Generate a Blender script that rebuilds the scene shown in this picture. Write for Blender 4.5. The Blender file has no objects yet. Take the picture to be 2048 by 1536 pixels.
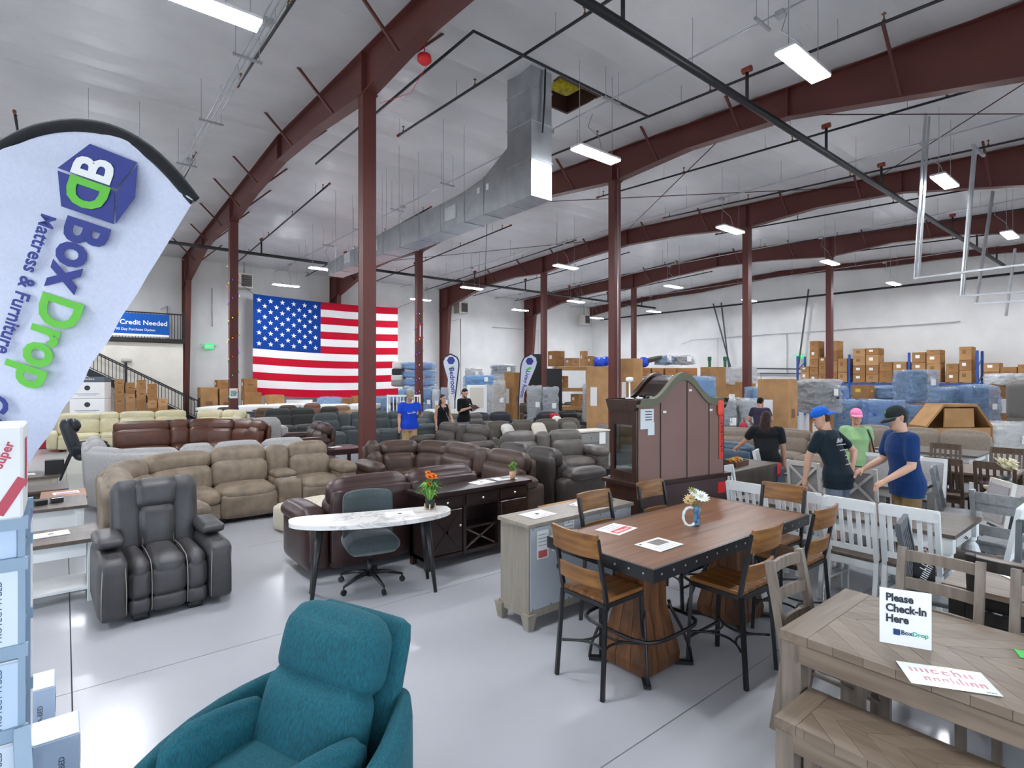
import bpy, bmesh, math, random
from mathutils import Vector, Matrix, Euler, noise
SC = bpy.context.scene
COL = SC.collection
PI = math.pi
random.seed(7)

# ------------------------------------------------------------------ camera
F, H = 1098.0, 2.1                       # focal length in pixels of the 2048 frame, eye height
YAW = math.radians(-39.2)
CF = (math.sin(-YAW), math.cos(YAW))     # forward on the floor plan
CR = (CF[1], -CF[0])                     # right on the floor plan
cam = bpy.data.cameras.new('camera')
cam.sensor_width = 36.0
cam.lens = 36.0 * F / 2048.0
cam.shift_y = -8.0 / 2048.0
cam.clip_start = 0.05
cam.clip_end = 200
camo = bpy.data.objects.new('camera', cam)
camo.location = (0, 0, H)
camo.rotation_euler = (PI / 2, 0, YAW)
COL.objects.link(camo)
SC.camera = camo

# ------------------------------------------------------------------ world, daylight, exposure
SC.view_settings.view_transform = 'Standard'
SC.view_settings.look = 'None'
SC.view_settings.gamma = 1.0
SC.view_settings.use_curve_mapping = False
SC.view_settings.exposure = 0.95
wd = bpy.data.worlds.new('sky')
SC.world = wd
wd.use_nodes = True
wd.node_tree.nodes['Background'].inputs[0].default_value = (0.74, 0.86, 1.0, 1)
wd.node_tree.nodes['Background'].inputs[1].default_value = 2.5
LED_STRENGTH = 86.0
# daylight comes in through the glazed front (wall_near, behind the camera); portals guide it
NEAR_WIN = [(-5.6, -2.6), (-2.0, 1.0), (1.6, 4.4), (5.6, 8.6), (9.2, 12.2), (13.4, 16.4)]
for a, b in NEAR_WIN:
    L = bpy.data.lights.new('window_daylight', 'AREA')
    L.shape = 'RECTANGLE'
    L.size = b - a
    L.size_y = 2.6
    L.cycles.is_portal = True
    lo = bpy.data.objects.new('window_daylight', L)
    lo.location = ((a + b) / 2, -1.62, 1.75)
    lo.rotation_euler = (PI / 2, 0, 0)
    COL.objects.link(lo)
# and through the open overhead door in the left wall
LEFT_X, DOOR_Y, DOOR_Z = -7.2, (0.6, 6.2), 4.2
L = bpy.data.lights.new('door_daylight', 'AREA')
L.shape = 'RECTANGLE'
L.size = DOOR_Y[1] - DOOR_Y[0]
L.size_y = DOOR_Z
L.cycles.is_portal = True
lo = bpy.data.objects.new('door_daylight', L)
lo.location = (LEFT_X - .12, sum(DOOR_Y) / 2, DOOR_Z / 2)
lo.rotation_euler = (PI / 2, 0, -PI / 2)
COL.objects.link(lo)


# ------------------------------------------------------------------ helpers
def c2w(lat, d):
    return (CF[0] * d + CR[0] * lat, CF[1] * d + CR[1] * lat)


def px(u, v, z=0.0):
    d = F * (H - z) / (v - 760.0)
    return c2w(d * (u - 1024.0) / F, d)


def on_x(u, Y):
    """X where the sight line u meets the plan line Y"""
    r = (u - 1024.0) / F
    return Y * (CF[0] + r * CF[1]) / (CF[1] - r * CF[0])


def on_y(u, X):
    r = (u - 1024.0) / F
    return X * (CF[1] - r * CF[0]) / (CF[0] + r * CF[1])


def srgb(h):
    h = h.lstrip('#')
    c = [int(h[i:i + 2], 16) / 255 for i in (0, 2, 4)]
    return tuple(x / 12.92 if x <= 0.04045 else ((x + 0.055) / 1.055) ** 2.4 for x in c) + (1,)


MATS = {}


def mat(kind, hexc='#808080', **k):
    key = (kind, hexc, tuple(sorted(k.items())))
    if key in MATS:
        return MATS[key]
    m = bpy.data.materials.new(kind + '_' + hexc.strip('#'))
    m.use_nodes = True
    nt = m.node_tree
    N, Lk = nt.nodes, nt.links
    b = N['Principled BSDF']
    col = srgb(hexc)
    I = b.inputs
    I['Base Color'].default_value = col

    def nd(t, **kw):
        n = N.new(t)
        for a, v in kw.items():
            if a in n.inputs:
                n.inputs[a].default_value = v
            else:
                setattr(n, a, v)
        return n

    def vary(sc, amt, det=4, stretch=None, col2=None, lo=0.35, hi=0.65):
        tc = nd('ShaderNodeTexCoord')
        mp = nd('ShaderNodeMapping')
        Lk.new(tc.outputs['Object'], mp.inputs[0])
        if stretch:
            mp.inputs['Scale'].default_value = stretch
        nz = nd('ShaderNodeTexNoise')
        nz.inputs['Scale'].default_value = sc
        nz.inputs['Detail'].default_value = det
        Lk.new(mp.outputs[0], nz.inputs[0])
        rp = nd('ShaderNodeValToRGB')
        c2 = srgb(col2) if col2 else tuple(min(1, x * (1 - amt)) for x in col[:3]) + (1,)
        c1 = col if col2 else tuple(min(1, x * (1 + amt)) for x in col[:3]) + (1,)
        rp.color_ramp.elements[0].color = c2
        rp.color_ramp.elements[1].color = c1
        rp.color_ramp.elements[0].position = lo
        rp.color_ramp.elements[1].position = hi
        Lk.new(nz.outputs[0], rp.inputs[0])
        Lk.new(rp.outputs[0], I['Base Color'])
        return mp, nz

    def bump(sc, st, dist=0.01, det=3, stretch=None, tex='ShaderNodeTexNoise'):
        tc = nd('ShaderNodeTexCoord')
        mp = nd('ShaderNodeMapping')
        Lk.new(tc.outputs['Object'], mp.inputs[0])
        if stretch:
            mp.inputs['Scale'].default_value = stretch
        nz = nd(tex)
        nz.inputs['Scale'].default_value = sc
        if 'Detail' in nz.inputs:
            nz.inputs['Detail'].default_value = det
        Lk.new(mp.outputs[0], nz.inputs[0])
        bp = nd('ShaderNodeBump')
        bp.inputs['Strength'].default_value = st
        bp.inputs['Distance'].default_value = dist
        Lk.new(nz.outputs[0], bp.inputs['Height'])
        Lk.new(bp.outputs[0], I['Normal'])

    I['Roughness'].default_value = k.get('rough', 0.5)
    if kind == 'plain':
        I['Metallic'].default_value = k.get('metal', 0.0)
        I['Specular IOR Level'].default_value = k.get('spec', 0.5)
    elif kind == 'leather':
        I['Roughness'].default_value = k.get('rough', 0.42)
        vary(k.get('sc', 5), k.get('amt', 0.2), 5)
        bump(90, 0.25, 0.004)
    elif kind == 'fabric':
        I['Roughness'].default_value = 0.9
        I['Specular IOR Level'].default_value = 0.2
        I['Sheen Weight'].default_value = k.get('sheen', 0.25)
        vary(k.get('sc', 60), k.get('amt', 0.18), 3)
        bump(220, 0.4, 0.003)
    elif kind == 'velvet':
        I['Roughness'].default_value = 0.85
        I['Sheen Weight'].default_value = 0.08
        I['Sheen Tint'].default_value = tuple(min(1, c * 3 + .05) for c in col[:3]) + (1,)
        vary(150, 0.3, 5, stretch=(1, 1, 0.3))
        bump(260, 0.4, 0.003)
    elif kind == 'wood':
        ax = k.get('axis', 0)
        st = [k.get('fine', 14.0)] * 3
        st[ax] = 1.2
        vary(1.6, 0.3, 7, stretch=tuple(st), col2=k.get('dark'), lo=k.get('lo', 0.3), hi=k.get('hi', 0.7))
        I['Roughness'].default_value = k.get('rough', 0.42)
        bump(3, 0.12, 0.003, stretch=tuple(st))
    elif kind == 'card':
        I['Roughness'].default_value = 0.85
        I['Specular IOR Level'].default_value = 0.15
        vary(2.5, 0.12, 3)
    elif kind == 'galv':
        I['Metallic'].default_value = 0.85
        I['Roughness'].default_value = k.get('rough', 0.33)
        vary(3, 0.09, 3)
        bump(2, 0.1, 0.02)
    elif kind == 'paint':
        I['Roughness'].default_value = k.get('rough', 0.5)
        vary(1.2, 0.06, 4)
    elif kind == 'vinyl':          # white faced insulation
        I['Roughness'].default_value = k.get('rough', 0.3)
        I['Specular IOR Level'].default_value = k.get('spec', 0.4)
        vary(0.8, 0.05, 5)
        bump(k.get('bs', 1.7), k.get('b', 0.5), 0.05, 4, stretch=k.get('st', (1, 1, 1)))
    elif kind == 'floor':
        I['Roughness'].default_value = 0.2
        I['Specular IOR Level'].default_value = 0.5
        tc = nd('ShaderNodeTexCoord')
        vary(0.7, 0.03, 6)
        bump(0.9, 0.05, 0.05, 2)
    elif kind == 'wrap':           # clear stretch film
        I['Roughness'].default_value = 0.16
        I['Specular IOR Level'].default_value = 0.9
        bump(4.5, 1.0, 0.16, 6, stretch=(1, 1, 2.6))
        tr = nd('ShaderNodeBsdfTransparent')
        mx = nd('ShaderNodeMixShader')
        mx.inputs[0].default_value = k.get('op', 0.45)
        Lk.new(tr.outputs[0], mx.inputs[1])
        Lk.new(b.outputs[0], mx.inputs[2])
        Lk.new(mx.outputs[0], N['Material Output'].inputs[0])
    elif kind == 'glass':
        I['Roughness'].default_value = 0.03
        I['Metallic'].default_value = 0.0
        tr = nd('ShaderNodeBsdfTransparent')
        tr.inputs[0].default_value = col
        gl = nd('ShaderNodeBsdfGlossy')
        gl.inputs['Roughness'].default_value = 0.02
        mx = nd('ShaderNodeMixShader')
        fr = nd('ShaderNodeLayerWeight')
        fr.inputs[0].default_value = 0.3
        ml = nd('ShaderNodeMath', operation='MULTIPLY')
        ml.inputs[1].default_value = (k.get('ior', 1.5) - 1) * 0.9
        Lk.new(fr.outputs['Facing'], ml.inputs[0])
        Lk.new(ml.outputs[0], mx.inputs[0])
        Lk.new(tr.outputs[0], mx.inputs[1])
        Lk.new(gl.outputs[0], mx.inputs[2])
        Lk.new(mx.outputs[0], N['Material Output'].inputs[0])
    elif kind == 'emit':
        I['Emission Color'].default_value = col
        I['Emission Strength'].default_value = k.get('e', 1.0)
    elif kind == 'marble':
        I['Roughness'].default_value = 0.25
        mp, nz = vary(2.2, 0.1, 8, col2='#bdbab7', lo=0.46, hi=0.5)
        nz.inputs['Distortion'].default_value = 1.5
        rp = [n for n in N if n.type == 'VALTORGB'][0]
        e = rp.color_ramp.elements.new(0.43)
        e.color = col
    MATS[key] = m
    return m


class MB:
    """collects vertices and faces for one mesh"""
    def __init__(self):
        self.v, self.f = [], []

    def add(self, vs, fs, M=None):
        o = len(self.v)
        self.v += [tuple(M @ Vector(p)) for p in vs] if M is not None else [tuple(p) for p in vs]
        self.f += [tuple(i + o for i in f) for f in fs]
        return self

    def box(self, x0, x1, y0, y1, z0, z1, M=None):
        vs = [(x, y, z) for z in (z0, z1) for y in (y0, y1) for x in (x0, x1)]
        return self.add(vs, [(0, 2, 3, 1), (4, 5, 7, 6), (0, 1, 5, 4), (2, 6, 7, 3), (0, 4, 6, 2), (1, 3, 7, 5)], M)

    def bar(self, a, b, w, h=None, up=(0, 0, 1)):
        """rectangular bar from a to b"""
        a, b = Vector(a), Vector(b)
        h = h or w
        d = (b - a).normalized()
        u = Vector(up)
        s = d.cross(u)
        if s.length < 1e-4:
            s = d.cross(Vector((0, 1, 0)))
        s.normalize()
        t = s.cross(d)
        vs = [p + s * (i * w / 2) + t * (j * h / 2) for p in (a, b) for j in (-1, 1) for i in (-1, 1)]
        return self.add(vs, [(0, 1, 3, 2), (4, 6, 7, 5), (0, 4, 5, 1), (2, 3, 7, 6), (0, 2, 6, 4), (1, 5, 7, 3)])

    def tube(self, pts, r, n=8, closed=False, cap=True):
        pts = [Vector(p) for p in pts]
        rs = r if isinstance(r, (list, tuple)) else [r] * len(pts)
        m = len(pts)
        rings = []
        ref = None
        for i, p in enumerate(pts):
            if closed:
                d = pts[(i + 1) % m] - pts[i - 1]
            else:
                d = pts[min(i + 1, m - 1)] - pts[max(i - 1, 0)]
            d.normalize()
            if ref is None:
                ref = Vector((0, 0, 1)) if abs(d.z) < 0.9 else Vector((1, 0, 0))
            s = d.cross(ref)
            if s.length < 1e-5:
                s = d.cross(Vector((0.3, 1, 0.2)))
            s.normalize()
            t = s.cross(d).normalized()
            ref = t
            rings.append([p + (s * math.cos(a) + t * math.sin(a)) * rs[i] for a in (2 * PI * j / n for j in range(n))])
        vs = [p for rg in rings for p in rg]
        fs = []
        for i in range(m if closed else m - 1):
            k = (i + 1) % m
            for j in range(n):
                fs.append((i * n + j, i * n + (j + 1) % n, k * n + (j + 1) % n, k * n + j))
        if cap and not closed:
            fs.append(tuple(range(n - 1, -1, -1)))
            fs.append(tuple((m - 1) * n + j for j in range(n)))
        return self.add(vs, fs)

    def lathe(self, prof, n=16, at=(0, 0, 0)):
        vs, fs = [], []
        for r, z in prof:
            for j in range(n):
                a = 2 * PI * j / n
                vs.append((at[0] + r * math.cos(a), at[1] + r * math.sin(a), at[2] + z))
        for i in range(len(prof) - 1):
            for j in range(n):
                fs.append((i * n + j, i * n + (j + 1) % n, (i + 1) * n + (j + 1) % n, (i + 1) * n + j))
        fs.append(tuple(range(n - 1, -1, -1)))
        fs.append(tuple((len(prof) - 1) * n + j for j in range(n)))
        return self.add(vs, fs)

    def prism(self, poly, z0, z1, M=None):
        n = len(poly)
        vs = [(x, y, z0) for x, y in poly] + [(x, y, z1) for x, y in poly]
        fs = [tuple(range(n - 1, -1, -1)), tuple(range(n, 2 * n))]
        fs += [(i, (i + 1) % n, n + (i + 1) % n, n + i) for i in range(n)]
        return self.add(vs, fs, M)

    def mesh(self, name, m=None, smooth=False, fix=False):
        me = bpy.data.meshes.new(name)
        me.from_pydata(self.v, [], self.f)
        if fix:
            bm = bmesh.new()
            bm.from_mesh(me)
            bmesh.ops.recalc_face_normals(bm, faces=bm.faces)
            bm.to_mesh(me)
            bm.free()
        me.update()
        if smooth:
            me.polygons.foreach_set('use_smooth', [True] * len(me.polygons))
        if m:
            me.materials.append(m)
        return me

    def obj(self, name, m, parent=None, smooth=False, loc=None, rot=None, fix=True):
        return link(name, self.mesh(name, m, smooth, fix), parent, loc, rot)


def link(name, me, parent=None, loc=None, rot=None, m=None):
    o = bpy.data.objects.new(name, me)
    COL.objects.link(o)
    if parent is not None:
        o.parent = parent
    if loc is not None:
        o.location = loc
    if rot is not None:
        o.rotation_euler = rot
    return o


def tag(o, label, cat, group=None, kind=None):
    o['label'] = label
    o['category'] = cat
    if group:
        o['group'] = group
    if kind:
        o['kind'] = kind
    return o


def thing(name, label, cat, loc=(0, 0, 0), rz=0.0, group=None):
    o = bpy.data.objects.new(name, None)
    COL.objects.link(o)
    o.empty_display_size = 0.1
    o.location = (loc[0], loc[1], loc[2] if len(loc) > 2 else 0.0)
    o.rotation_euler = (0, 0, rz)
    return tag(o, label, cat, group)


def struct(o):
    o['kind'] = 'structure'
    return o


KIDS = {}


def copy_tree(o, loc, rz, label, group=None, zs=None):
    """copy a thing with its parts and their sub-parts"""
    if not KIDS.get('built'):
        pass
    c = o.copy()
    COL.objects.link(c)
    c.location = (loc[0], loc[1], loc[2] if len(loc) > 2 else 0.0)
    c.rotation_euler = (0, 0, rz)
    c['label'] = label
    if group:
        c['group'] = group
    for k in KIDS[o.name]:
        p = k.copy()
        COL.objects.link(p)
        p.parent = c
        for s in KIDS.get(k.name, []):
            q = s.copy()
            COL.objects.link(q)
            q.parent = p
    return c


def note_kids(o):
    KIDS[o.name] = [k for k in bpy.data.objects if k.parent == o]
    for k in KIDS[o.name]:
        KIDS[k.name] = [q for q in bpy.data.objects if q.parent == k]
    return o


CACHE = {}


def cush_verts(w, d, h, r=0.06, puff=0.03, n=8):
    """a soft block: rounded box centred on the origin, swollen faces; returns verts, faces"""
    key = (round(w, 3), round(d, 3), round(h, 3), round(r, 3), round(puff, 3), n)
    if key in CACHE:
        return CACHE[key]
    r = min(r, w / 2 * 0.98, d / 2 * 0.98, h / 2 * 0.98)
    hx, hy, hz = w / 2, d / 2, h / 2
    idx, vs, fs = {}, [], []

    def grid(t):
        return math.copysign(abs(t) ** 0.8, t)

    def vert(a, b, c):
        kx = (a, b, c)
        if kx in idx:
            return idx[kx]
        s = [grid(2 * t / n - 1) for t in kx]
        p = Vector((s[0] * hx, s[1] * hy, s[2] * hz))
        q = Vector((max(-hx + r, min(hx - r, p.x)), max(-hy + r, min(hy - r, p.y)), max(-hz + r, min(hz - r, p.z))))
        dv = p - q
        if dv.length > 1e-6:
            dv = dv.normalized() * r
        o = q + dv
        fx, fy, fz = 1 - s[0] ** 2, 1 - s[1] ** 2, 1 - s[2] ** 2
        if abs(s[2]) > 0.99:
            o.z += math.copysign(puff * fx ** 0.6 * fy ** 0.6, s[2])
        if abs(s[1]) > 0.99:
            o.y += math.copysign(puff * 0.8 * fx ** 0.6 * fz ** 0.6, s[1])
        if abs(s[0]) > 0.99:
            o.x += math.copysign(puff * 0.4 * fy ** 0.6 * fz ** 0.6, s[0])
        idx[kx] = len(vs)
        vs.append(o)
        return idx[kx]
    for i in range(n):
        for j in range(n):
            fs.append((vert(i, j, 0), vert(i, j + 1, 0), vert(i + 1, j + 1, 0), vert(i + 1, j, 0)))
            fs.append((vert(i, j, n), vert(i + 1, j, n), vert(i + 1, j + 1, n), vert(i, j + 1, n)))
            fs.append((vert(i, 0, j), vert(i + 1, 0, j), vert(i + 1, 0, j + 1), vert(i, 0, j + 1)))
            fs.append((vert(i, n, j), vert(i, n, j + 1), vert(i + 1, n, j + 1), vert(i + 1, n, j)))
            fs.append((vert(0, i, j), vert(0, i, j + 1), vert(0, i + 1, j + 1), vert(0, i + 1, j)))
            fs.append((vert(n, i, j), vert(n, i + 1, j), vert(n, i + 1, j + 1), vert(n, i, j + 1)))
    CACHE[key] = (vs, fs)
    return vs, fs


MESHES = {}


def cush(name, size, loc, m, parent, r=0.06, puff=0.03, rot=(0, 0, 0), n=8, fn=None):
    """a cushion object; shares mesh data between alike cushions"""
    key = (tuple(round(s, 3) for s in size), r, puff, n, m.name)
    if fn is None and key in MESHES:
        me = MESHES[key]
    else:
        vs, fs = cush_verts(size[0], size[1], size[2], r, puff, n)
        if fn:
            vs = [fn(Vector(p)) for p in vs]
        b = MB().add(vs, fs)
        me = b.mesh(name, m, True, fix=fn is not None)
        if fn is None:
            MESHES[key] = me
    return link(name, me, parent, loc, rot)


def boxo(name, size, loc, m, parent=None, bev=0.004, rot=None):
    """box object with a small bevel, centred on loc; shares mesh data"""
    key = ('b', tuple(round(s, 4) for s in size), bev, m.name)
    me = MESHES.get(key)
    if me is None:
        x, y, z = (s / 2 for s in size)
        bm = bmesh.new()
        bmesh.ops.create_cube(bm, size=1.0)
        for v in bm.verts:
            v.co = (v.co.x * size[0], v.co.y * size[1], v.co.z * size[2])
        if bev:
            bmesh.ops.bevel(bm, geom=bm.edges[:], offset=min(bev, min(size) * 0.3), segments=1, affect='EDGES')
        me = bpy.data.meshes.new(name)
        bm.to_mesh(me)
        bm.free()
        me.materials.append(m)
        MESHES[key] = me
    return link(name, me, parent, loc, rot)


def text_mesh(s, size, m, ext=0.0008, bold=0.0, align='CENTER', sx=1.0):
    cu = bpy.data.curves.new('lettering', 'FONT')
    cu.body = s
    cu.size = size
    cu.extrude = ext
    cu.offset = bold * size
    cu.align_x = align
    cu.align_y = 'CENTER'
    cu.resolution_u = 3
    o = bpy.data.objects.new('lettering', cu)
    COL.objects.link(o)
    bpy.context.view_layer.update()
    me = bpy.data.meshes.new_from_object(o.evaluated_get(bpy.context.evaluated_depsgraph_get()))
    bpy.data.objects.remove(o)
    bpy.data.curves.remove(cu)
    if sx != 1.0:
        for v in me.vertices:
            v.co.x *= sx
    me.materials.clear()
    me.materials.append(m)
    return me


def text(s, size, m, parent, loc, rot=(0, 0, 0), bold=0.0, align='CENTER', sx=1.0, name='lettering'):
    return link(name, text_mesh(s, size, m, bold=bold, align=align, sx=sx), parent, loc, rot)




def scribble(parent, w, h, m, loc, rot=(0, 0, 0), n=8, seed=1, name='lettering'):
    """a line of lettering too small to read: a row of stroke shapes"""
    rr = random.Random(seed)
    b = MB()
    for i in range(n):
        x = -w / 2 + w * (i + .5) / n
        k = rr.choice((.55, .6, .6, 1.0))
        sw = w / n
        y0 = -h / 2
        b.box(x - sw * .36, x - sw * .16, y0, y0 + h * k, 0, .0008)
        if rr.random() < .7:
            b.box(x - sw * .16, x + sw * .3, y0 + h * .45, y0 + h * .58, 0, .0008)
        if rr.random() < .8:
            b.box(x + sw * .14, x + sw * .34, y0, y0 + h * .58, 0, .0008)
        else:
            b.box(x - sw * .16, x + sw * .3, y0, y0 + h * .14, 0, .0008)
    return b.obj(name, m, parent, loc=loc, rot=rot)


WHITE = mat('plain', '#f2f2f0', rough=0.5)
BLACK = mat('plain', '#141416', rough=0.45)
BLKMET = mat('plain', '#17171a', rough=0.35)
RED = mat('plain', '#d8232a', rough=0.5)
INK = mat('plain', '#30343c', rough=0.7)
STEEL = mat('paint', '#5d2d26', rough=0.5)
GALV = mat('galv', '#b9bdc0')
CARD = [mat('card', c) for c in ('#ac845a', '#a47a50', '#b58d64', '#9c734b')]

# ------------------------------------------------------------------ the shell
X0, X1, Y0, Y1 = LEFT_X, 35.3, -1.4, 32.4
RIDGE = 16.1


def roof(y):
    return 8.98 - 0.042 * abs(y - RIDGE)


FLOORM = mat('floor', '#b0b1b5')
fl = struct(MB().box(X0 - .2, X1 + .2, Y0 - .3, Y1 + .2, -0.3, -0.012).obj('floor', mat('plain', '#4a4a4c', rough=0.9)))
jx = [X0] + [0.04 + 4.71 * k for k in range(-2, 8)] + [X1]
jy = [Y0] + [2.0 + 2.73 * k for k in range(-1, 12)] + [Y1]
jx = sorted(set(x for x in jx if X0 <= x <= X1))
jy = sorted(set(y for y in jy if Y0 <= y <= Y1))
for i in range(len(jx) - 1):
    for j in range(len(jy) - 1):
        g = 0.004
        a, b, c, d = jx[i] + g, jx[i + 1] - g, jy[j] + g, jy[j + 1] - g
        if b - a > 0.1 and d - c > 0.1:
            MB().box(a, b, c, d, -0.012, 0.0).obj('slab', FLOORM, fl)

CEILM = mat('vinyl', '#d3d3d4', b=0.75, rough=0.36, bs=1.4, st=(0.5, 2.2, 1))
WALLM = mat('vinyl', '#e2e2e0', b=0.55, rough=0.3, bs=1.1, st=(1.6, 1.6, 0.45))
ce = struct(MB().box(X0 - .2, X1 + .2, Y0 - .2, Y1 + .2, 9.95, 10.1).obj('ceiling', mat('plain', '#777777')))
yb = [-1.4, 0.1, 1.6, 3.1, 4.6, 6.1, 7.4, 8.6, 9.6, 11.1, 12.6, 14.1, 15.1, 16.1, 17.6, 19.1, 20.6, 22.1, 23.6, 25.1, 26.6, 28.1, 29.6, 31.0, 32.4]


def sag_strip(x0, x1, y0, y1, s=0.05):
    b = MB()
    n = 6
    k = max(2, int((x1 - x0) / 1.9))
    rows = []
    for i in range(n + 1):
        t = i / n
        y = y0 + (y1 - y0) * t
        rows.append((y, roof(y) - s * math.sin(PI * t) + 0.02))
    vs, fs = [], []
    for q in range(k + 1):
        x = x0 + (x1 - x0) * q / k
        for y, z in rows:
            wob = 0.018 * noise.noise(Vector((x * 0.9, y * 1.3, 3.0)))
            vs.append((x, y, z + wob))
    m = n + 1
    for q in range(k):
        for i in range(n):
            fs.append((q * m + i, q * m + i + 1, (q + 1) * m + i + 1, (q + 1) * m + i))
    t0 = len(vs)
    vs2 = [(v[0], v[1], v[2] + 0.08) for v in vs]
    fs2 = [tuple(reversed([i + t0 for i in f])) for f in fs]
    return b.add(vs + vs2, fs + fs2)


for i in range(len(yb) - 1):
    segs = [(X0, X1)]
    if abs(yb[i] - 8.6) < 0.01:
        segs = [(X0, 8.35), (9.6, X1)]
    for a, b in segs:
        sag_strip(a, b, yb[i], yb[i + 1]).obj('insulation_strip', CEILM, ce, smooth=True, fix=False)
# roof opening beside the duct: curb, yellow insulation batts
op = thing('roof_opening', 'rectangular roof opening showing yellow insulation beside the metal duct', 'roof opening', (8.97, 9.1, 0))
zz = roof(9.1)
MB().box(-.66, .66, -.56, .56, zz + .55, zz + .6).obj('roof_deck', mat('plain', '#3b2018'), op)
for s in (-1, 1):
    MB().box(-.66, .66, s * .53 - .03, s * .53 + .03, zz - .02, zz + .55).obj('curb', mat('plain', '#3a211b'), op)
    MB().box(s * .63 - .03, s * .63 + .03, -.5, .5, zz - .02, zz + .55).obj('curb', mat('plain', '#3a211b'), op)
cush('insulation_batt', (1.1, .5, .22), (0.0, .2, zz + .42), mat('fabric', '#b9a81f', amt=.35, sc=9), op, puff=.05)
cush('insulation_batt', (0.5, .4, .18), (.45, -.25, zz + .4), mat('fabric', '#6d3b24', amt=.35, sc=9), op, puff=.05)


def wall_panels(name, a, b, step, fixed, axis, zt, s=0.025, inward=-1):
    """liner strips between the wall girts, each slightly bellied"""
    base = MB()
    if axis == 'x':
        base.box(a, b, fixed, fixed + .15, 0, 9.6)
    else:
        base.box(fixed, fixed + .15, a, b, 0, 9.6)
    w = struct(base.obj(name, mat('plain', '#8d8d8d')))
    n = int(round((b - a) / step))
    for i in range(n):
        p, q = a + (b - a) * i / n, a + (b - a) * (i + 1) / n
        vs, fs = [], []
        for r_ in range(7):
            z = (zt((p + q) / 2) if callable(zt) else zt) * r_ / 6.0
            for k in range(5):
                t = k / 4
                u = p + (q - p) * t
                off = 0.02 + s * math.sin(PI * t) + 0.02 * noise.noise(Vector((u, z * .6, 1)))
                vs.append((u, fixed - off, z) if axis == 'x' else (fixed - off, u, z))
        for r_ in range(6):
            for k in range(4):
                fs.append((r_ * 5 + k, r_ * 5 + k + 1, (r_ + 1) * 5 + k + 1, (r_ + 1) * 5 + k))
        MB().add(vs, fs).obj('liner_panel', WALLM, w, smooth=True, fix=False)
    return w


wall_panels('wall_side', X0, X1, 1.5, Y1, 'x', 8.35)
wall_panels('wall_end', Y0, Y1, 1.5, X1, 'y', roof)
struct(MB().box(X0 - .2, X0, Y0, DOOR_Y[0], 0, 9.6).box(X0 - .2, X0, DOOR_Y[1], Y1, 0, 9.6).box(X0 - .2, X0, DOOR_Y[0], DOOR_Y[1], DOOR_Z, 9.6).obj('wall_left', WALLM))
# near wall with the glazed front behind the camera
nw = MB()
xs = [X0] + [v for w in NEAR_WIN for v in w] + [X1]
for i in range(0, len(xs), 2):
    nw.box(xs[i], xs[i + 1], Y0 - .2, Y0, 0, 9.6)
for a, b in NEAR_WIN:
    nw.box(a, b, Y0 - .2, Y0, 3.05, 9.6)
    nw.box(a, b, Y0 - .2, Y0, 0, 0.45)
nearw = struct(nw.obj('wall_near', WALLM))
for i, (a, b) in enumerate(NEAR_WIN):
    wb = MB()
    for x in (a, (a + b) / 2, b):
        wb.box(x - .03, x + .03, Y0 - .14, Y0 - .06, .45, 3.05)
    wb.box(a, b, Y0 - .14, Y0 - .06, .45, .51).box(a, b, Y0 - .14, Y0 - .06, 2.99, 3.05)
    w = struct(wb.obj('window_%d' % (i + 1), BLKMET))
    for q in (0, 1):
        m_ = (a + b) / 2
        MB().box((a, m_)[q] + .03, (m_, b)[q] - .03, Y0 - .105, Y0 - .095, .51, 2.99).obj('pane', mat('glass', '#ffffff'), w)
# outside ground, sidewalk level
struct(MB().box(-30, 50, -25, Y0 - .3, -.35, -.05).box(-30, X0 - .2, Y0 - .3, 30, -.35, -.05).obj('floor_outside', mat('plain', '#9a9a96', rough=.9)))

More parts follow.
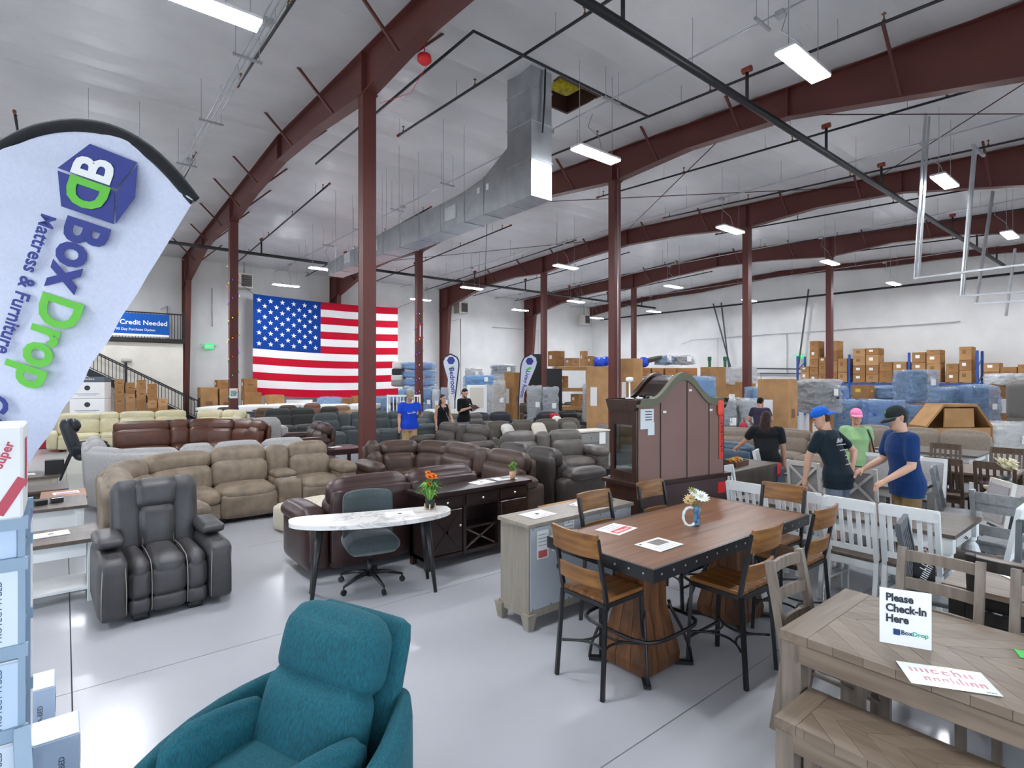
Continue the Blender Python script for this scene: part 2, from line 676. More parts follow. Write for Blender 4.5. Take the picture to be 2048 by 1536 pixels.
# ------------------------------------------------------------------ steel frames
PROF = [(-1.3, 1.5), (1.7, 1.22), (5.5, .62), (8.0, .60), (10.46, .86), (13.2, .68), (16.1, .66), (19, .68), (21.8, .86), (24.3, .62), (27, .62), (31.2, 1.3), (32.3, 1.5)]
FX = [4.75 + 7.62 * k for k in range(5)]
ORD = ['nearest', 'second', 'third', 'fourth', 'last']
for k, fx in enumerate(FX):
    end = k == 4
    t = thing('roof_beam', ['long red-brown tapered roof beam nearest the camera, ending left of the flag', 'red-brown roof beam second from the camera, passing behind the metal duct', 'red-brown roof beam third from the camera with columns either side', 'red-brown roof beam fourth from the camera, last but one', 'thin red-brown roof beam against the far end wall'][k], 'roof beam', (fx if not end else fx - .25, 0, 0))
    dep = (lambda d: d * (0.45 if end else 1.0))
    web, bf, tf = MB(), MB(), MB()
    for i in range(len(PROF) - 1):
        (ya, da), (yb_, db) = PROF[i], PROF[i + 1]
        za, zb = roof(ya) - .04, roof(yb_) - .04
        vs = []
        for x in (-.012, .012):
            vs += [(x, ya, za - dep(da)), (x, yb_, zb - dep(db)), (x, yb_, zb), (x, ya, za)]
        web.add(vs, [(0, 1, 2, 3), (7, 6, 5, 4)])
        bf.bar((0, ya, za - dep(da)), (0, yb_, zb - dep(db)), .26, .025)
        tf.bar((0, ya, za), (0, yb_, zb), .26, .025)
    web.obj('web', STEEL, t)
    bf.obj('bottom_flange', STEEL, t)
    tf.obj('top_flange', STEEL, t)
    if end:
        continue
    for ys in (5.5, 10.46, 16.1, 21.8, 27.0, 31.2):
        d = [db for (yy, db) in PROF if abs(yy - ys) < .01][0]
        z = roof(ys) - .04
        for s in (-1, 1):
            MB().box(s * .07 - .06, s * .07 + .06, ys - .01, ys + .01, z - d, z).obj('stiffener_plate', STEEL, t)
    for ys in (3.4, 6.6, 8.9, 12.0, 14.8, 18.2, 20.4, 23.1, 25.9, 28.6):
        for (ya, da), (yc, dc) in zip(PROF, PROF[1:]):
            if ya <= ys <= yc:
                d = da + (dc - da) * (ys - ya) / (yc - ya)
        z = roof(ys) - .04 - d
        for s in ((-1, 1) if k == 0 else (-1,)):
            MB().bar((s * .1, ys, z + .03), (s * (d + .15), ys, roof(ys) + .02), .05, .05).obj('flange_brace', STEEL, t)
    # tapered wall column
    wc, fl1 = MB(), MB()
    wc.add([(x, y, z) for x in (-.02, .02) for y, z in ((32.2, 0), (31.75, 0), (31.05, 7.0), (31.0, 8.2), (32.2, 8.2))], [(0, 1, 2, 3, 4), (9, 8, 7, 6, 5)])
    fl1.bar((0, 31.75, 0), (0, 31.05, 7.0), .25, .025, up=(0, 1, 0)).bar((0, 32.2, 0), (0, 32.2, 8.2), .25, .025, up=(0, 1, 0))
    fl1.bar((0, 31.05, 7.0), (0, 31.0, 8.2), .25, .025, up=(0, 1, 0))
    wc.obj('wall_column_web', STEEL, t)
    fl1.obj('wall_column_flange', STEEL, t)

COLL = {(0, 0): 'tall red-brown steel column in front of the flag', (0, 1): 'red-brown steel column wound with coloured fairy lights left of the flag',
        (1, 0): 'red-brown steel column behind the tall curio cabinet', (1, 1): 'red-brown steel column with fairy lights between the flag and the feather banners',
        (2, 0): 'red-brown steel column behind the cardboard box and wrapped chairs', (2, 1): 'red-brown steel column beside the living room feather banner',
        (3, 0): 'red-brown steel column in front of the pallet racking', (3, 1): 'slim distant red-brown steel column behind the storage shelving'}
COLO = {}
for k in range(4):
    for j, cy in enumerate((10.46, 21.8)):
        t = thing('steel_column', COLL[(k, j)], 'column', (FX[k], cy, 0))
        COLO[(k, j)] = t
        zt = roof(cy) - .06 - .86
        w = .125
        MB().box(-.14, .14, -.115, -.1, .02, zt).obj('flange', STEEL, t)
        MB().box(-.14, .14, .1, .115, .02, zt).obj('flange', STEEL, t)
        # boxed column faces, closed on the left
        MB().box(-.135, -.12, -.1, .1, .02, zt).obj('web', STEEL, t)
        MB().box(.12, .135, -.1, .1, .02, zt).obj('web', STEEL, t)
        MB().box(-.2, .2, -.2, .2, 0, .02).obj('base_plate', STEEL, t)
        MB().box(-.16, .16, -.16, .16, zt, zt + .02).obj('cap_plate', STEEL, t)
# fairy lights on two columns
FAIRY = [mat('emit', c, e=1.2) for c in ('#ff7a1e', '#2b49ff', '#ffd24a', '#e02424', '#2fc04a', '#9a3cff')]
bulb = MB().lathe([(.002, -.02), (.013, -.012), (.017, 0), (.013, .012), (.002, .02)], 6)
bulbs = [bulb.mesh('bulb', m_, True) for m_ in FAIRY]
for (k, j, z0, z1) in ((0, 1, .4, 6.3), (1, 1, .6, 5.6)):
    t = COLO[(k, j)]
    fx, cy = FX[k], (10.46, 21.8)[j]
    g = thing('fairy_lights', 'string of coloured fairy lights wound up the column ' + ('left of the flag' if k == 0 else 'right of the flag'), 'fairy lights', (fx, cy, 0))
    pts = []
    n = 60
    for i in range(n):
        a = 2 * PI * i / 7.0
        z = z0 + (z1 - z0) * i / n
        x, y = max(-.16, min(.16, .24 * math.cos(a))), max(-.14, min(.14, .24 * math.sin(a)))
        pts.append((x * 1.03, y * 1.03, z))
        o = link('bulb', bulbs[random.randrange(6)], g, (x * 1.12, y * 1.15, z + random.uniform(-.04, .04)))
    MB().tube(pts, .006, 4).obj('cable', BLACK, g)
# paper notice on the first fairy column, fire notice on the other
nt = tag(boxo('notice_sheet', (.27, .006, .36), (FX[0] - .02, 21.68, 1.62), WHITE), 'white paper notice with grey picture taped low on fairy-light column', 'notice')
boxo('printed_picture', (.2, .002, .2), (0, -.004, 0), mat('plain', '#93a4b0'), nt, 0)
nt = tag(boxo('red_sign', (.12, .006, .75), (FX[1], 21.68, 4.3), RED), 'small upright red sign on the column right of the flag', 'sign')
boxo('white_stripe', (.05, .002, .5), (0, -.004, 0), WHITE, nt, 0)
# conduit up the column behind the curio
t = tag(MB().tube([(FX[1] - .05, 10.3, 0.1), (FX[1] - .05, 10.3, 8.2)], .018, 8).obj('column_conduit', GALV, smooth=True), 'thin grey conduit running up the column behind the curio', 'conduit')

# ------------------------------------------------------------------ sprinkler pipes and conduits
PIPE = mat('plain', '#17181b', rough=.45)
FIT = mat('plain', '#8a3524', rough=.5)
BRASS = mat('plain', '#7c5a3c', metal=.6, rough=.4)
head = MB().lathe([(.03, -.02), (.03, .0), (.012, .02), (.012, .09), (.04, .1), (.01, .13)], 6)
headm = head.mesh('sprinkler_head', BRASS, True)
fitm = MB().tube([(0, -.09, 0), (0, .09, 0)], .062, 10).mesh('coupling', FIT, True)
rodm = {}


def rod(parent, x, y, z0, z1, name='hanger_rod'):
    L = round(z1 - z0, 2)
    if L not in rodm:
        rodm[L] = MB().tube([(0, 0, 0), (0, 0, L)], .0065, 5).mesh('hanger_rod', GALV)
    return link(name, rodm[L], parent, (x, y, z0))


for i, (my, txt) in enumerate(((5.5, 'thick black sprinkler main running diagonally across the near ceiling'), (25.6, 'thick black sprinkler main running high above the flag wall'))):
    t = thing('sprinkler_main', txt, 'pipe', (0, my, 7.6))
    MB().tube([(-4, 0, 0), (35, 0, 0)], .075 if i == 0 else .07, 12).obj('pipe', PIPE, t, smooth=True)
    for k in range(-1, 9):
        x = 6.7 + 3.81 * k
        if x < 34.9:
            o = link('coupling', fitm, t, (x, 0, 0), (0, 0, PI / 2))
            MB().tube([(x, 0, .05), (x, 0, .62)], .035, 8).obj('riser', PIPE, t, smooth=True)
            link('coupling', fitm, t, (x, 0, .66), (0, 0, 0))
        rod(t, x + 1.9, 0, .07, roof(my) - 7.6)
BX = [-.92 + 3.81 * k for k in range(0, 9)]
for k, bx in enumerate(BX):
    for side, (ya, yb_) in (('near', (-.6, 12.9)), ('far', (17.6, 31.2))):
        t = thing('sprinkler_branch', 'thin black sprinkler branch pipe, %s from the left, %s half of the hall' % (['first', 'second', 'third', 'fourth', 'fifth', 'sixth', 'seventh', 'eighth', 'ninth'][k], side), 'pipe', (bx, 0, 0))
        z = lambda y: min(roof(y) - .42, 8.32 if y < 7 or y > 24 else 99)
        ys = [ya + (yb_ - ya) * q / 8 for q in range(9)]
        MB().tube([(0, y, z(y)) for y in ys], .028, 8).obj('pipe', PIPE, t, smooth=True)
        for q in range(5):
            y = ya + .6 + (yb_ - ya - .9) * q / 4
            link('sprinkler_head', headm, t, (0, y, z(y) + .04))
            rod(t, 0, min(y + .7, yb_ - .1), z(min(y + .7, yb_ - .1)), roof(y))
        link('coupling', fitm, t, (0, yb_ - .05 if side == 'near' else ya + .05, z(yb_ if side == 'near' else ya)), (0, 0, 0)).scale = (.6, .6, .6)
t = tag(MB().tube([(5.5, 15.5, 8.2), (5.5, 9.0, 8.16), (5.5, 7.8, 8.15), (6.5, 7.8, 8.15), (10.4, 7.8, 8.15)], .028, 8).obj('offset_pipe', PIPE, smooth=True), 'thin black pipe turning a corner above the metal duct', 'pipe')
# roof rods
for k, (a, b, txt) in enumerate((((12.5, 6.6), (19.9, 16.4), 'crossing rods, near pair rising right'), ((12.5, 16.4), (19.9, 6.6), 'crossing rods, near pair falling right'), ((12.5, 16.8), (19.9, 27), 'crossing rods, far pair rising right'), ((12.5, 27), (19.9, 16.8), 'crossing rods, far pair falling right'), ((12.5, -.5), (19.9, 6.4), 'crossing rods at the upper right, rising'), ((12.5, 6.4), (19.9, -.5), 'crossing rods at the upper right, falling'))):
    t = tag(MB().tube([(a[0], a[1], roof(a[1]) - .2 - .06 * (k % 2)), (b[0], b[1], roof(b[1]) - .2 - .06 * (k % 2))], .013, 6).obj('brace_rod', mat('plain', '#40211d'), smooth=True), 'thin roof brace rod between beams, ' + txt, 'rod')
# light-row conduits with boxes
LX = [.94 + 7.62 * k for k in range(-1, 5)]
LY = [3.6, 9.0, 16.3, 23.1, 28.3]
for k, lx in enumerate(LX[1:], 1):
    t = thing('light_conduit', 'pale grey electrical conduit hung along ceiling light row %s' % ['', 'one, far left', 'two, beside the duct', 'three', 'four', 'five, by the end wall'][k], 'conduit', (lx + (1.65 if k == 1 else .35), 0, 8.0))
    nn = 3 if k == 1 else 1
    for q in range(nn):
        MB().tube([((q - (nn - 1) / 2) * .09, -.5, 0), ((q - (nn - 1) / 2) * .09, 31.5, 0)], .016, 6).obj('pipe', GALV, t, smooth=True)
    for q in range(10):
        y = 1.2 + 3.2 * q
        if k <= 2:
            boxo('strut_channel', (.5, .045, .045), (0, y, -.04), GALV, t, .003)
            rod(t, -.2, y, -.04, roof(y) - 8.0)
            rod(t, .2, y, -.04, roof(y) - 8.0)
        else:
            rod(t, 0, y, 0, roof(y) - 8.0)
    for y in LY:
        boxo('junction_box', (.14, .14, .09), (.0, y + .5, -.03), GALV, t, .005)
# ------------------------------------------------------------------ LED strip lights
LEDM = mat('emit', '#f4f8ff', e=LED_STRENGTH)
HOUS = mat('plain', '#d9dadc', rough=.4)


def led(x, y, label):
    t = thing('strip_light', label, 'ceiling light', (x, y, 6.8), 0, 'LED strip lights hung from the roof')
    boxo('housing', (1.24, .3, .05), (0, 0, .035), HOUS, t, .006)
    boxo('diffuser', (1.22, .28, .03), (0, 0, 0), LEDM, t, .004)
    for s in (-.5, .5):
        rod(t, s, 0, .06, roof(y) - 6.8, 'suspension_wire')
    MB().tube([(.2, 0, .06), (.25, .15, .5), (.2, .42, .8), (.3, .38, 1.1)], .008, 5).obj('power_cable', GALV, t)
    return t


tb_ = thing('junction_cabinet', 'small grey electrical box at the foot of the tall column', 'electrical box', (FX[0] + .3, 10.3, 0))
boxo('case', (.3, .2, .42), (0, 0, .23), mat('plain', '#8f979c', rough=.4), tb_, .01)
boxo('door_plate', (.24, .01, .34), (0, -.105, .23), mat('plain', '#a9b0b4', rough=.4), tb_, .004)
boxo('plinth', (.26, .16, .02), (0, 0, .01), BLACK, tb_, 0)
NAMX = ['off to the left', 'over the left end', 'in the first bay', 'in the second bay', 'in the third bay', 'in the bay by the end wall']
NAMY = ['closest to the front glass', 'second from the front glass', 'along the hall middle', 'second from the flag wall', 'closest to the flag wall']
for i, lx in enumerate(LX):
    for j, ly in enumerate(LY):
        x, y = lx, ly
        if i in (1, 2) and j == 1:
            x, y = (1.4, 8.62)[i - 1], 7.78
        led(x, y, 'white LED strip light %s, %s' % (NAMX[i], NAMY[j]))

# ------------------------------------------------------------------ air duct
t = thing('air_duct', 'galvanised metal air duct dropping from the roof and running to the left', 'air duct', (0, 0, 0))
dx0, dx1, dy0, dy1 = 7.55, 8.13, 8.62, 9.42
zr = roof(9.0)
zc = [5.95, 6.75, 7.55, 8.25, zr + .03]
for i in range(4):
    b = MB().box(dx0, dx1, dy0, dy1, zc[i] + .006, zc[i + 1] - .006)
    b.obj('drop_section', GALV, t)
    MB().box(dx0 - .015, dx1 + .015, dy0 - .015, dy1 + .015, zc[i + 1] - .015, zc[i + 1] + .012).obj('joint_flange', GALV, t)
# elbow and tapering run
ys = [9.42, 10.3, 11.1, 12.2, 13.3, 14.4, 15.5, 16.6, 17.7, 18.8, 20.0]
ht = [1.25, .85, .74, .70, .70, .68, .66, .62, .58, .52, .46]
for i in range(10):
    a, b_ = ys[i] + .005, ys[i + 1] - .005
    MB().add([(x, y, z) for y, h_ in ((a, ht[i]), (b_, ht[i + 1])) for x, z in ((dx0, 5.95), (dx1, 5.95), (dx1, 5.95 + h_), (dx0, 5.95 + h_))], [(0, 3, 2, 1), (4, 5, 6, 7), (0, 1, 5, 4), (1, 2, 6, 5), (2, 3, 7, 6), (3, 0, 4, 7)]).obj('run_section', GALV, t)
    MB().box(dx0 - .014, dx1 + .014, b_ - .012, b_ + .016, 5.936, 5.95 + ht[i + 1] + .014).obj('joint_flange', GALV, t)
for y in (11.7, 16.1, 18.2):
    g = boxo('grille', (.02, .5, .34), (dx0 - .015, y, 6.3), HOUS, t, .004)
    for q in range(6):
        boxo('louvre', (.02, .44, .02), (-.012, 0, -.13 + .05 * q), HOUS, g, 0)
for y in (12.0, 14.4, 16.8, 19.2):
    for x in (dx0 - .03, dx1 + .03):
        rod(t, x, y, 5.95, roof(y))
for q, y in enumerate((10.15, 10.5)):
    boxo('paper_tag', (.005, .1, .14), (dx0 - .006, y, 6.55), WHITE, t, 0)
MB().tube([(7.9, 8.56, 8.9), (7.86, 8.55, 8.0), (7.8, 8.55, 7.3)], .02, 6).obj('cable', BLACK, t, smooth=True)
# red alarm beacon on the nearest beam
t = thing('alarm_beacon', 'small red alarm beacon hung under the nearest roof beam', 'alarm', (FX[0] + .3, 8.7, 7.85))
MB().lathe([(.03, .16), (.12, .12), (.13, .02), (.06, -.04), (.02, -.06)], 12).obj('beacon_dome', RED, t, smooth=True)
MB().tube([(0, 0, .15), (0, 0, .9)], .01, 5).obj('stem', RED, t)
MB().tube([(.05, 0, -.04), (.0, .5, -.35), (-.1, 1.6, -.15)], .006, 4).obj('wire', RED, t)

# ------------------------------------------------------------------ hanging strut frames (upper right)
t = thing('strut_frame', 'galvanised strut frame hanging from the roof at the upper right', 'strut frame', (0, 0, 0))


def P3(u, v, d):
    x, y = c2w(d * (u - 1024) / F, d)
    return (x, y, H - d * (v - 760) / F)


A = P3(1851, 226, 13.0)
B = P3(1830, 557, 13.4)
for off in (0, .28):
    MB().bar((A[0] + off, A[1], A[2]), (B[0] + off, B[1], B[2]), .05, .04).obj('hanging_strut', GALV, t)
B2, C2 = P3(1828, 557, 13.4), P3(2120, 520, 11.0)
MB().bar(B2, C2, .045, .045).obj('cross_strut', GALV, t)
A, B = P3(1948, 290, 13.6), P3(1922, 592, 13.6)
for off in (0, .2):
    MB().bar((A[0] + off, A[1], A[2]), (B[0] + off, B[1], B[2]), .05, .04).obj('hanging_strut', GALV, t)
MB().bar(B, P3(2130, 578, 11.4), .045, .045).obj('cross_strut', GALV, t)
A, B = P3(1985, 382, 15.5), P3(1951, 607, 15.5)
for off in (0, .12):
    MB().bar((A[0] + off, A[1], A[2]), (B[0] + off, B[1], B[2]), .05, .04).obj('hanging_strut', GALV, t)
MB().bar(B, P3(2140, 597, 13.2), .045, .045).obj('cross_strut', GALV, t)
MB().bar(P3(2030, 497, 15.5), P3(2012, 632, 15.5), .06, .04).obj('hanging_strut', GALV, t)
MB().bar(P3(1945, 290, 13.6), P3(1968, 312, 13.2), .06, .06).obj('bracket', GALV, t)
# overhead-door pipes on the end wall
t = thing('wall_conduit', 'grey conduit running level along the end wall above the racking', 'conduit', (0, 0, 0))
MB().tube([(35.15, 23.4, 4.75), (35.15, 22.5, 5.0), (35.15, 12.5, 5.05), (35.15, 7.2, 5.05)], .022, 6).obj('pipe', GALV, t, smooth=True)
for y in (20.5, 15.8):
    MB().tube([(35.15, y, 5.0), (35.15, y, 2.4)], .022, 6).obj('drop_pipe', GALV, t, smooth=True)
t = thing('door_track', 'leaning dark door track bars against the end wall', 'door track', (0, 0, 0))
for (a, b) in ((((34.9, 20.7, 7.4)), (34.9, 19.4, 2.9)), ((34.9, 20.1, 7.4), (34.9, 19.5, 2.6)), ((34.9, 14.4, 7.6), (34.9, 15.0, 2.9)), ((34.9, 19.4, 2.9), (34.9, 12.5, 2.7)), ((34.9, 18.5, 2.55), (34.9, 12.2, 2.45))):
    MB().bar(a, b, .06, .08).obj('track_bar', mat('plain', '#55585c', metal=.5), t)
cush('winder_drum', (.3, .5, .6), (34.8, 12.0, 2.75), BLKMET, t, r=.12, puff=.02)
# sprinkler pipe against the end wall
tag(MB().tube([(34.9, 31, 7.15), (34.9, 0, 7.15)], .06, 8).obj('end_wall_pipe', PIPE, smooth=True), 'black horizontal pipe along the top of the end wall', 'pipe')

# ------------------------------------------------------------------ exit signs, unit heaters on the walls
for (u, v, wall, txt) in ((418, 693, 's', 'green glowing exit sign on the flag wall near the stairs'), (1600, 713, 'e', 'green glowing exit sign on the end wall above the racking')):
    if wall == 's':
        x, y, rz = on_x(u, 32.2), 32.2, 0
    else:
        x, y, rz = 35.0, on_y(u, 35.0), PI / 2
    d = x * CF[0] + y * CF[1]
    z = H - (v - 760) * d / F
    t = thing('exit_sign', txt, 'exit sign', (x, y, z), rz if wall == 's' else -PI / 2)
    boxo('sign_face', (.42, .06, .26), (0, -.06, 0), mat('emit', '#39b86a', e=.7), t, .01)
    for s in (-1, 1):
        boxo('lamp_head', (.14, .1, .1), (s * .36, -.06, .05), HOUS, t, .02)
    text('EXIT', .17, WHITE, t, (0, -.095, 0), (PI / 2, 0, 0), bold=.02)
for i, (u, v, txt) in enumerate(((488, 563, 'left of the flag'), (922, 616, 'above the bedroom banner'), (1168, 640, 'in the far corner'))):
    x, y = on_x(u, 31.4), 31.4
    d = x * CF[0] + y * CF[1]
    t = thing('unit_heater', 'grey gas unit heater hung high on the flag wall ' + txt, 'heater', (x, y, H - (v - 760) * d / F))
    boxo('cabinet', (.75, .7, .8), (0, 0, 0), mat('plain', '#cfcac2'), t, .02)
    boxo('grille', (.5, .03, .6), (.05, -.36, 0), mat('plain', '#3c3936'), t, .01)
    for q in range(5):
        boxo('louvre', (.5, .02, .02), (.05, -.385, -.24 + .12 * q), mat('plain', '#7a756e'), t, 0)
    MB().tube([(0, 0, .4), (0, 0, 1.5)], .05, 8).obj('flue', GALV, t, smooth=True)
    rod(t, -.3, 0, .4, 1.6)
    rod(t, .3, 0, .4, 1.6)
# wall pipes on the flag wall
for i, (pts, txt) in enumerate(((((3.7, 5.6), (4.0, 5.8), (4.0, 1.2)), 'thin wall pipes left of the first exit sign'), (((6.0, 6.9), (6.0, 4.9)), 'thin conduit dropping to the exit sign'), (((20.9, 6.2), (21.6, 6.4), (21.6, 1.0)), 'thin conduit right of the flag'), (((24.4, 6.0), (29.0, 6.0), (29.0, 2.2)), 'thin conduit far along the flag wall'))):
    tag(MB().tube([(x, 32.2, z) for x, z in pts], .025, 6).obj('wall_pipe', GALV, smooth=True), txt, 'conduit')

# ------------------------------------------------------------------ the flag
t = thing('wall_flag', 'huge American flag hung along the side wall', 'flag', (7.7, 31.0, 0))
FW, FZ0, FZ1 = 8.4, 1.3, 6.65


def flagp(a, b, off=0.0):
    """a along 0..1, b down 0..1"""
    x = FW * a
    ztop = FZ1 - .18 * math.sin(PI * a) * .6 - .05 * a
    zbot = FZ0 - .14 * math.sin(PI * a) - .12 * a
    y = .06 * math.sin(a * 9 + b * 2.2) * (.4 + .6 * b) + .03 * math.sin(a * 23 - b * 5)
    return Vector((x, y - off, ztop + (zbot - ztop) * b))


FR, FWH, FBL = mat('fabric', '#c4142f', sheen=0), mat('fabric', '#f3f1ef', sheen=0, amt=.05), mat('fabric', '#123f8f', sheen=0)


def patch(a0, a1, b0, b1, n, m_, off=0.0):
    b = MB()
    vs, fs = [], []
    for s in (0, .006):
        for i in range(n + 1):
            for j in range(m_ + 1):
                vs.append(flagp(a0 + (a1 - a0) * i / n, b0 + (b1 - b0) * j / m_, off - s))
    q = m_ + 1
    o = (n + 1) * q
    for i in range(n):
        for j in range(m_):
            f = (i * q + j, i * q + j + 1, (i + 1) * q + j + 1, (i + 1) * q + j)
            fs.append(f)
            fs.append(tuple(k + o for k in reversed(f)))
    return b.add(vs, fs)


CA = .425
for i in range(13):
    a0 = CA if i < 7 else 0
    patch(a0, 1, i / 13, (i + 1) / 13, 40 if i < 7 else 64, 2).obj('stripe', FR if i % 2 == 0 else FWH, t, smooth=True, fix=False)
ct = patch(0, CA, 0, 7 / 13, 28, 14).obj('canton', FBL, t, smooth=True, fix=False)
for r_ in range(9):
    for c_ in range(6 if r_ % 2 == 0 else 5):
        ca = CA * ((c_ * 2 + 1 + (r_ % 2)) / 12.0)
        cb = 7 / 13 * (r_ + 1) / 10.0
        vs = []
        for k in range(10):
            rr = .145 if k % 2 == 0 else .057
            an = PI / 2 + k * PI / 5
            vs.append(flagp(ca + rr * math.cos(an) / FW, cb - rr * math.sin(an) / (FZ1 - FZ0), .012))
        MB().add(vs, [tuple(range(10))]).obj('star', FWH, ct, fix=False)
MB().tube([flagp(0, 0), flagp(-.12, -.13)], .012, 5).obj('guy_rope', BLACK, t)
MB().tube([flagp(1, 0), flagp(1.14, -.09)], .012, 5).obj('guy_rope', BLACK, t)

# ------------------------------------------------------------------ mezzanine office, stairs, banner
CREAM = mat('paint', '#e2dcd0')
mz = struct(MB().box(-6.0, 4.45, 30.6, 32.3, 0, 3.85).obj('wall_mezzanine', CREAM))
t = thing('mezzanine_deck', 'dark mezzanine deck edge with black guard rail above the cream office', 'mezzanine', (0, 0, 0))
MB().box(-6, 4.5, 30.45, 32.3, 3.87, 4.05).obj('deck_edge', mat('plain', '#231d1a'), t)
MB().box(-6, 4.5, 30.48, 30.54, 5.2, 5.26).obj('top_rail', BLKMET, t)
bal = MB().box(-.012, .012, -.012, .012, 0, 1.15).mesh('baluster', BLKMET)
for i in range(36):
    link('baluster', bal, t, (4.45 - .12 * i, 30.51, 4.05))
for x in (4.47, 1.2):
    boxo('post', (.08, .08, 1.4), (x, 30.51, 4.7), BLKMET, t)
b = thing('mezzanine_banner', 'blue banner reading Credit Needed on the mezzanine rail', 'banner', (2.0, 30.42, 4.62))
MB().box(-2.6, 1.85, 0, .015, -.5, .55).obj('banner_sheet', mat('fabric', '#1f58a8', sheen=0, amt=.1), b)
MB().box(-2.6, 1.85, -.004, -.001, -.5, -.4).obj('white_border', WHITE, b)
text('No Credit Needed', .3, WHITE, b, (1.78, -.008, .12), (PI / 2, 0, 0), bold=.02, align='RIGHT')
text('90 Day Purchase Option', .15, WHITE, b, (1.3, -.008, -.2), (PI / 2, 0, 0), bold=.015, align='RIGHT')
# office wall light
tag(cush('wall_lamp', (.4, .12, .16), (2.2, 30.53, 3.0), mat('plain', '#b9b3a8'), None, r=.05, puff=.01), 'small pale wall lamp on the cream office wall', 'lamp')
# staircase climbing left along the office front
t = thing('staircase', 'black railed staircase climbing left along the cream office wall', 'staircase', (0, 0, 0))
SX0, SX1, SZ1 = 4.9, -1.8, 3.9
n = 20
for i in range(n):
    x = SX0 + (SX1 - SX0) * (i + .5) / n
    z = SZ1 * (i + 1) / n
    boxo('tread', (.34, 1.15, .05), (x, 29.85, z - .025), mat('plain', '#3a3836'), t, .004)
for y in (29.25, 30.45):
    MB().bar((SX0, y, .1), (SX1, y, SZ1), .05, .28).obj('stringer', BLKMET, t)
    MB().bar((SX0, y, 1.1), (SX1, y, SZ1 + 1.0), .05, .05).obj('handrail', BLKMET, t)
    if y < 30:
        MB().bar((SX0, y, .32), (SX1, y, SZ1 + .22), .03, .03).obj('lower_rail', BLKMET, t)
        for i in range(52):
            f_ = (i + .5) / 52
            link('baluster', MESHES.setdefault('stairbal', MB().box(-.011, .011, -.011, .011, 0, .78).mesh('baluster', BLKMET)), t, (SX0 + (SX1 - SX0) * f_, y, .32 + (SZ1 - .1) * f_))
for f_ in (0, .42, .85):
    boxo('newel_post', (.1, .1, 1.3), (SX0 + (SX1 - SX0) * f_, 29.25, .62 + (SZ1 - .1) * f_), BLKMET, t)

# ------------------------------------------------------------------ upholstered seating
def sofa_style(kind, hexc, **k):
    return dict(m=mat(kind, hexc, **{q: v for q, v in k.items() if q in ('amt', 'sc', 'rough')}), style=k.get('style', 'puffy'), D=k.get('D', .98), h=k.get('h', 1.0), feet=BLACK)


def put(T, p):
    c, s = math.cos(T[2]), math.sin(T[2])
    return (T[0] + c * p[0] - s * p[1], T[1] + s * p[0] + c * p[1], p[2])


def seat_unit(P, T, x0, w, S, narrow=False):
    m, D, h = S['m'], S['D'], S['h']
    x = x0 + w / 2
    k = h - .48

    def C(name, size, p, r, puff, tilt=0.0, n=8):
        return cush(name, size, put(T, p), m, P, r=r, puff=puff, rot=(tilt, 0, T[2]), n=n)
    C('base', (w - .004, D - .1, .2), (x, -D / 2 - .02, .17), .03, 0, n=4)
    if S['style'] == 'puffy':
        C('front_panel', (w - .012, .13, .34), (x, -D + .075, .25), .055, .02)
        C('seat_cushion', (w - .012, D - .34, .2), (x, -D / 2 - .13, .40), .085, .045)
        C('lower_back', (w - .012, .24, .52 * k + .12), (x, -.3, .48 + .3 * k), .09, .03, -.14)
        C('headrest', (w - .012, .25, .5 * k + .05), (x, -.19, .48 + .76 * k), .11, .03, -.14)
        C('back_shell', (w - .002, .13, h - .14), (x, -.075, .08 + (h - .14) / 2), .05, .01, -.05, 6)
    elif S['style'] == 'loose':
        C('seat_cushion', (w - .01, D - .3, .2), (x, -D / 2 - .12, .37), .07, .04)
        C('back_pillow', (w - .01, .22, h - .42), (x, -.27, .44 + (h - .42) / 2), .1, .07, -.2)
        C('back_shell', (w - .002, .16, h - .2), (x, -.09, .08 + (h - .2) / 2), .05, .01, -.04, 6)
    else:   # 'track': tidy leather
        C('front_panel', (w - .012, .1, .3), (x, -D + .06, .22), .035, .01)
        C('seat_cushion', (w - .012, D - .32, .17), (x, -D / 2 - .14, .39), .06, .03)
        C('back_cushion', (w - .012, .22, .62 * k + .1), (x, -.28, .47 + .32 * k), .07, .04, -.16)
        C('headrest', (w - .02, .18, .36 * k + .04), (x, -.19, .48 + .82 * k), .07, .03, -.16)
        C('back_shell', (w - .002, .12, h - .16), (x, -.07, .08 + (h - .16) / 2), .05, .01, -.06, 6)
    for s in (-1, 1):
        cush('foot', (.08, .08, .08), put(T, (x + s * (w / 2 - .08), -D + .16, .04)), BLACK, P, r=.01, puff=0, n=2)


def arm_unit(P, T, x0, w, S):
    m, D = S['m'], S['D']
    x = x0 + w / 2
    ah = .6 if S['style'] != 'track' else .58
    cush('arm', (w, D - .08, ah - .08), put(T, (x, -D / 2 - .03, .08 + (ah - .08) / 2)), m, P, r=.06, puff=.015, rot=(0, 0, T[2]), n=6)
    if S['style'] == 'puffy':
        cush('arm_pad', (w + .05, D - .2, .17), put(T, (x, -D / 2 - .1, ah + .02)), m, P, r=.08, puff=.03, rot=(0, 0, T[2]))


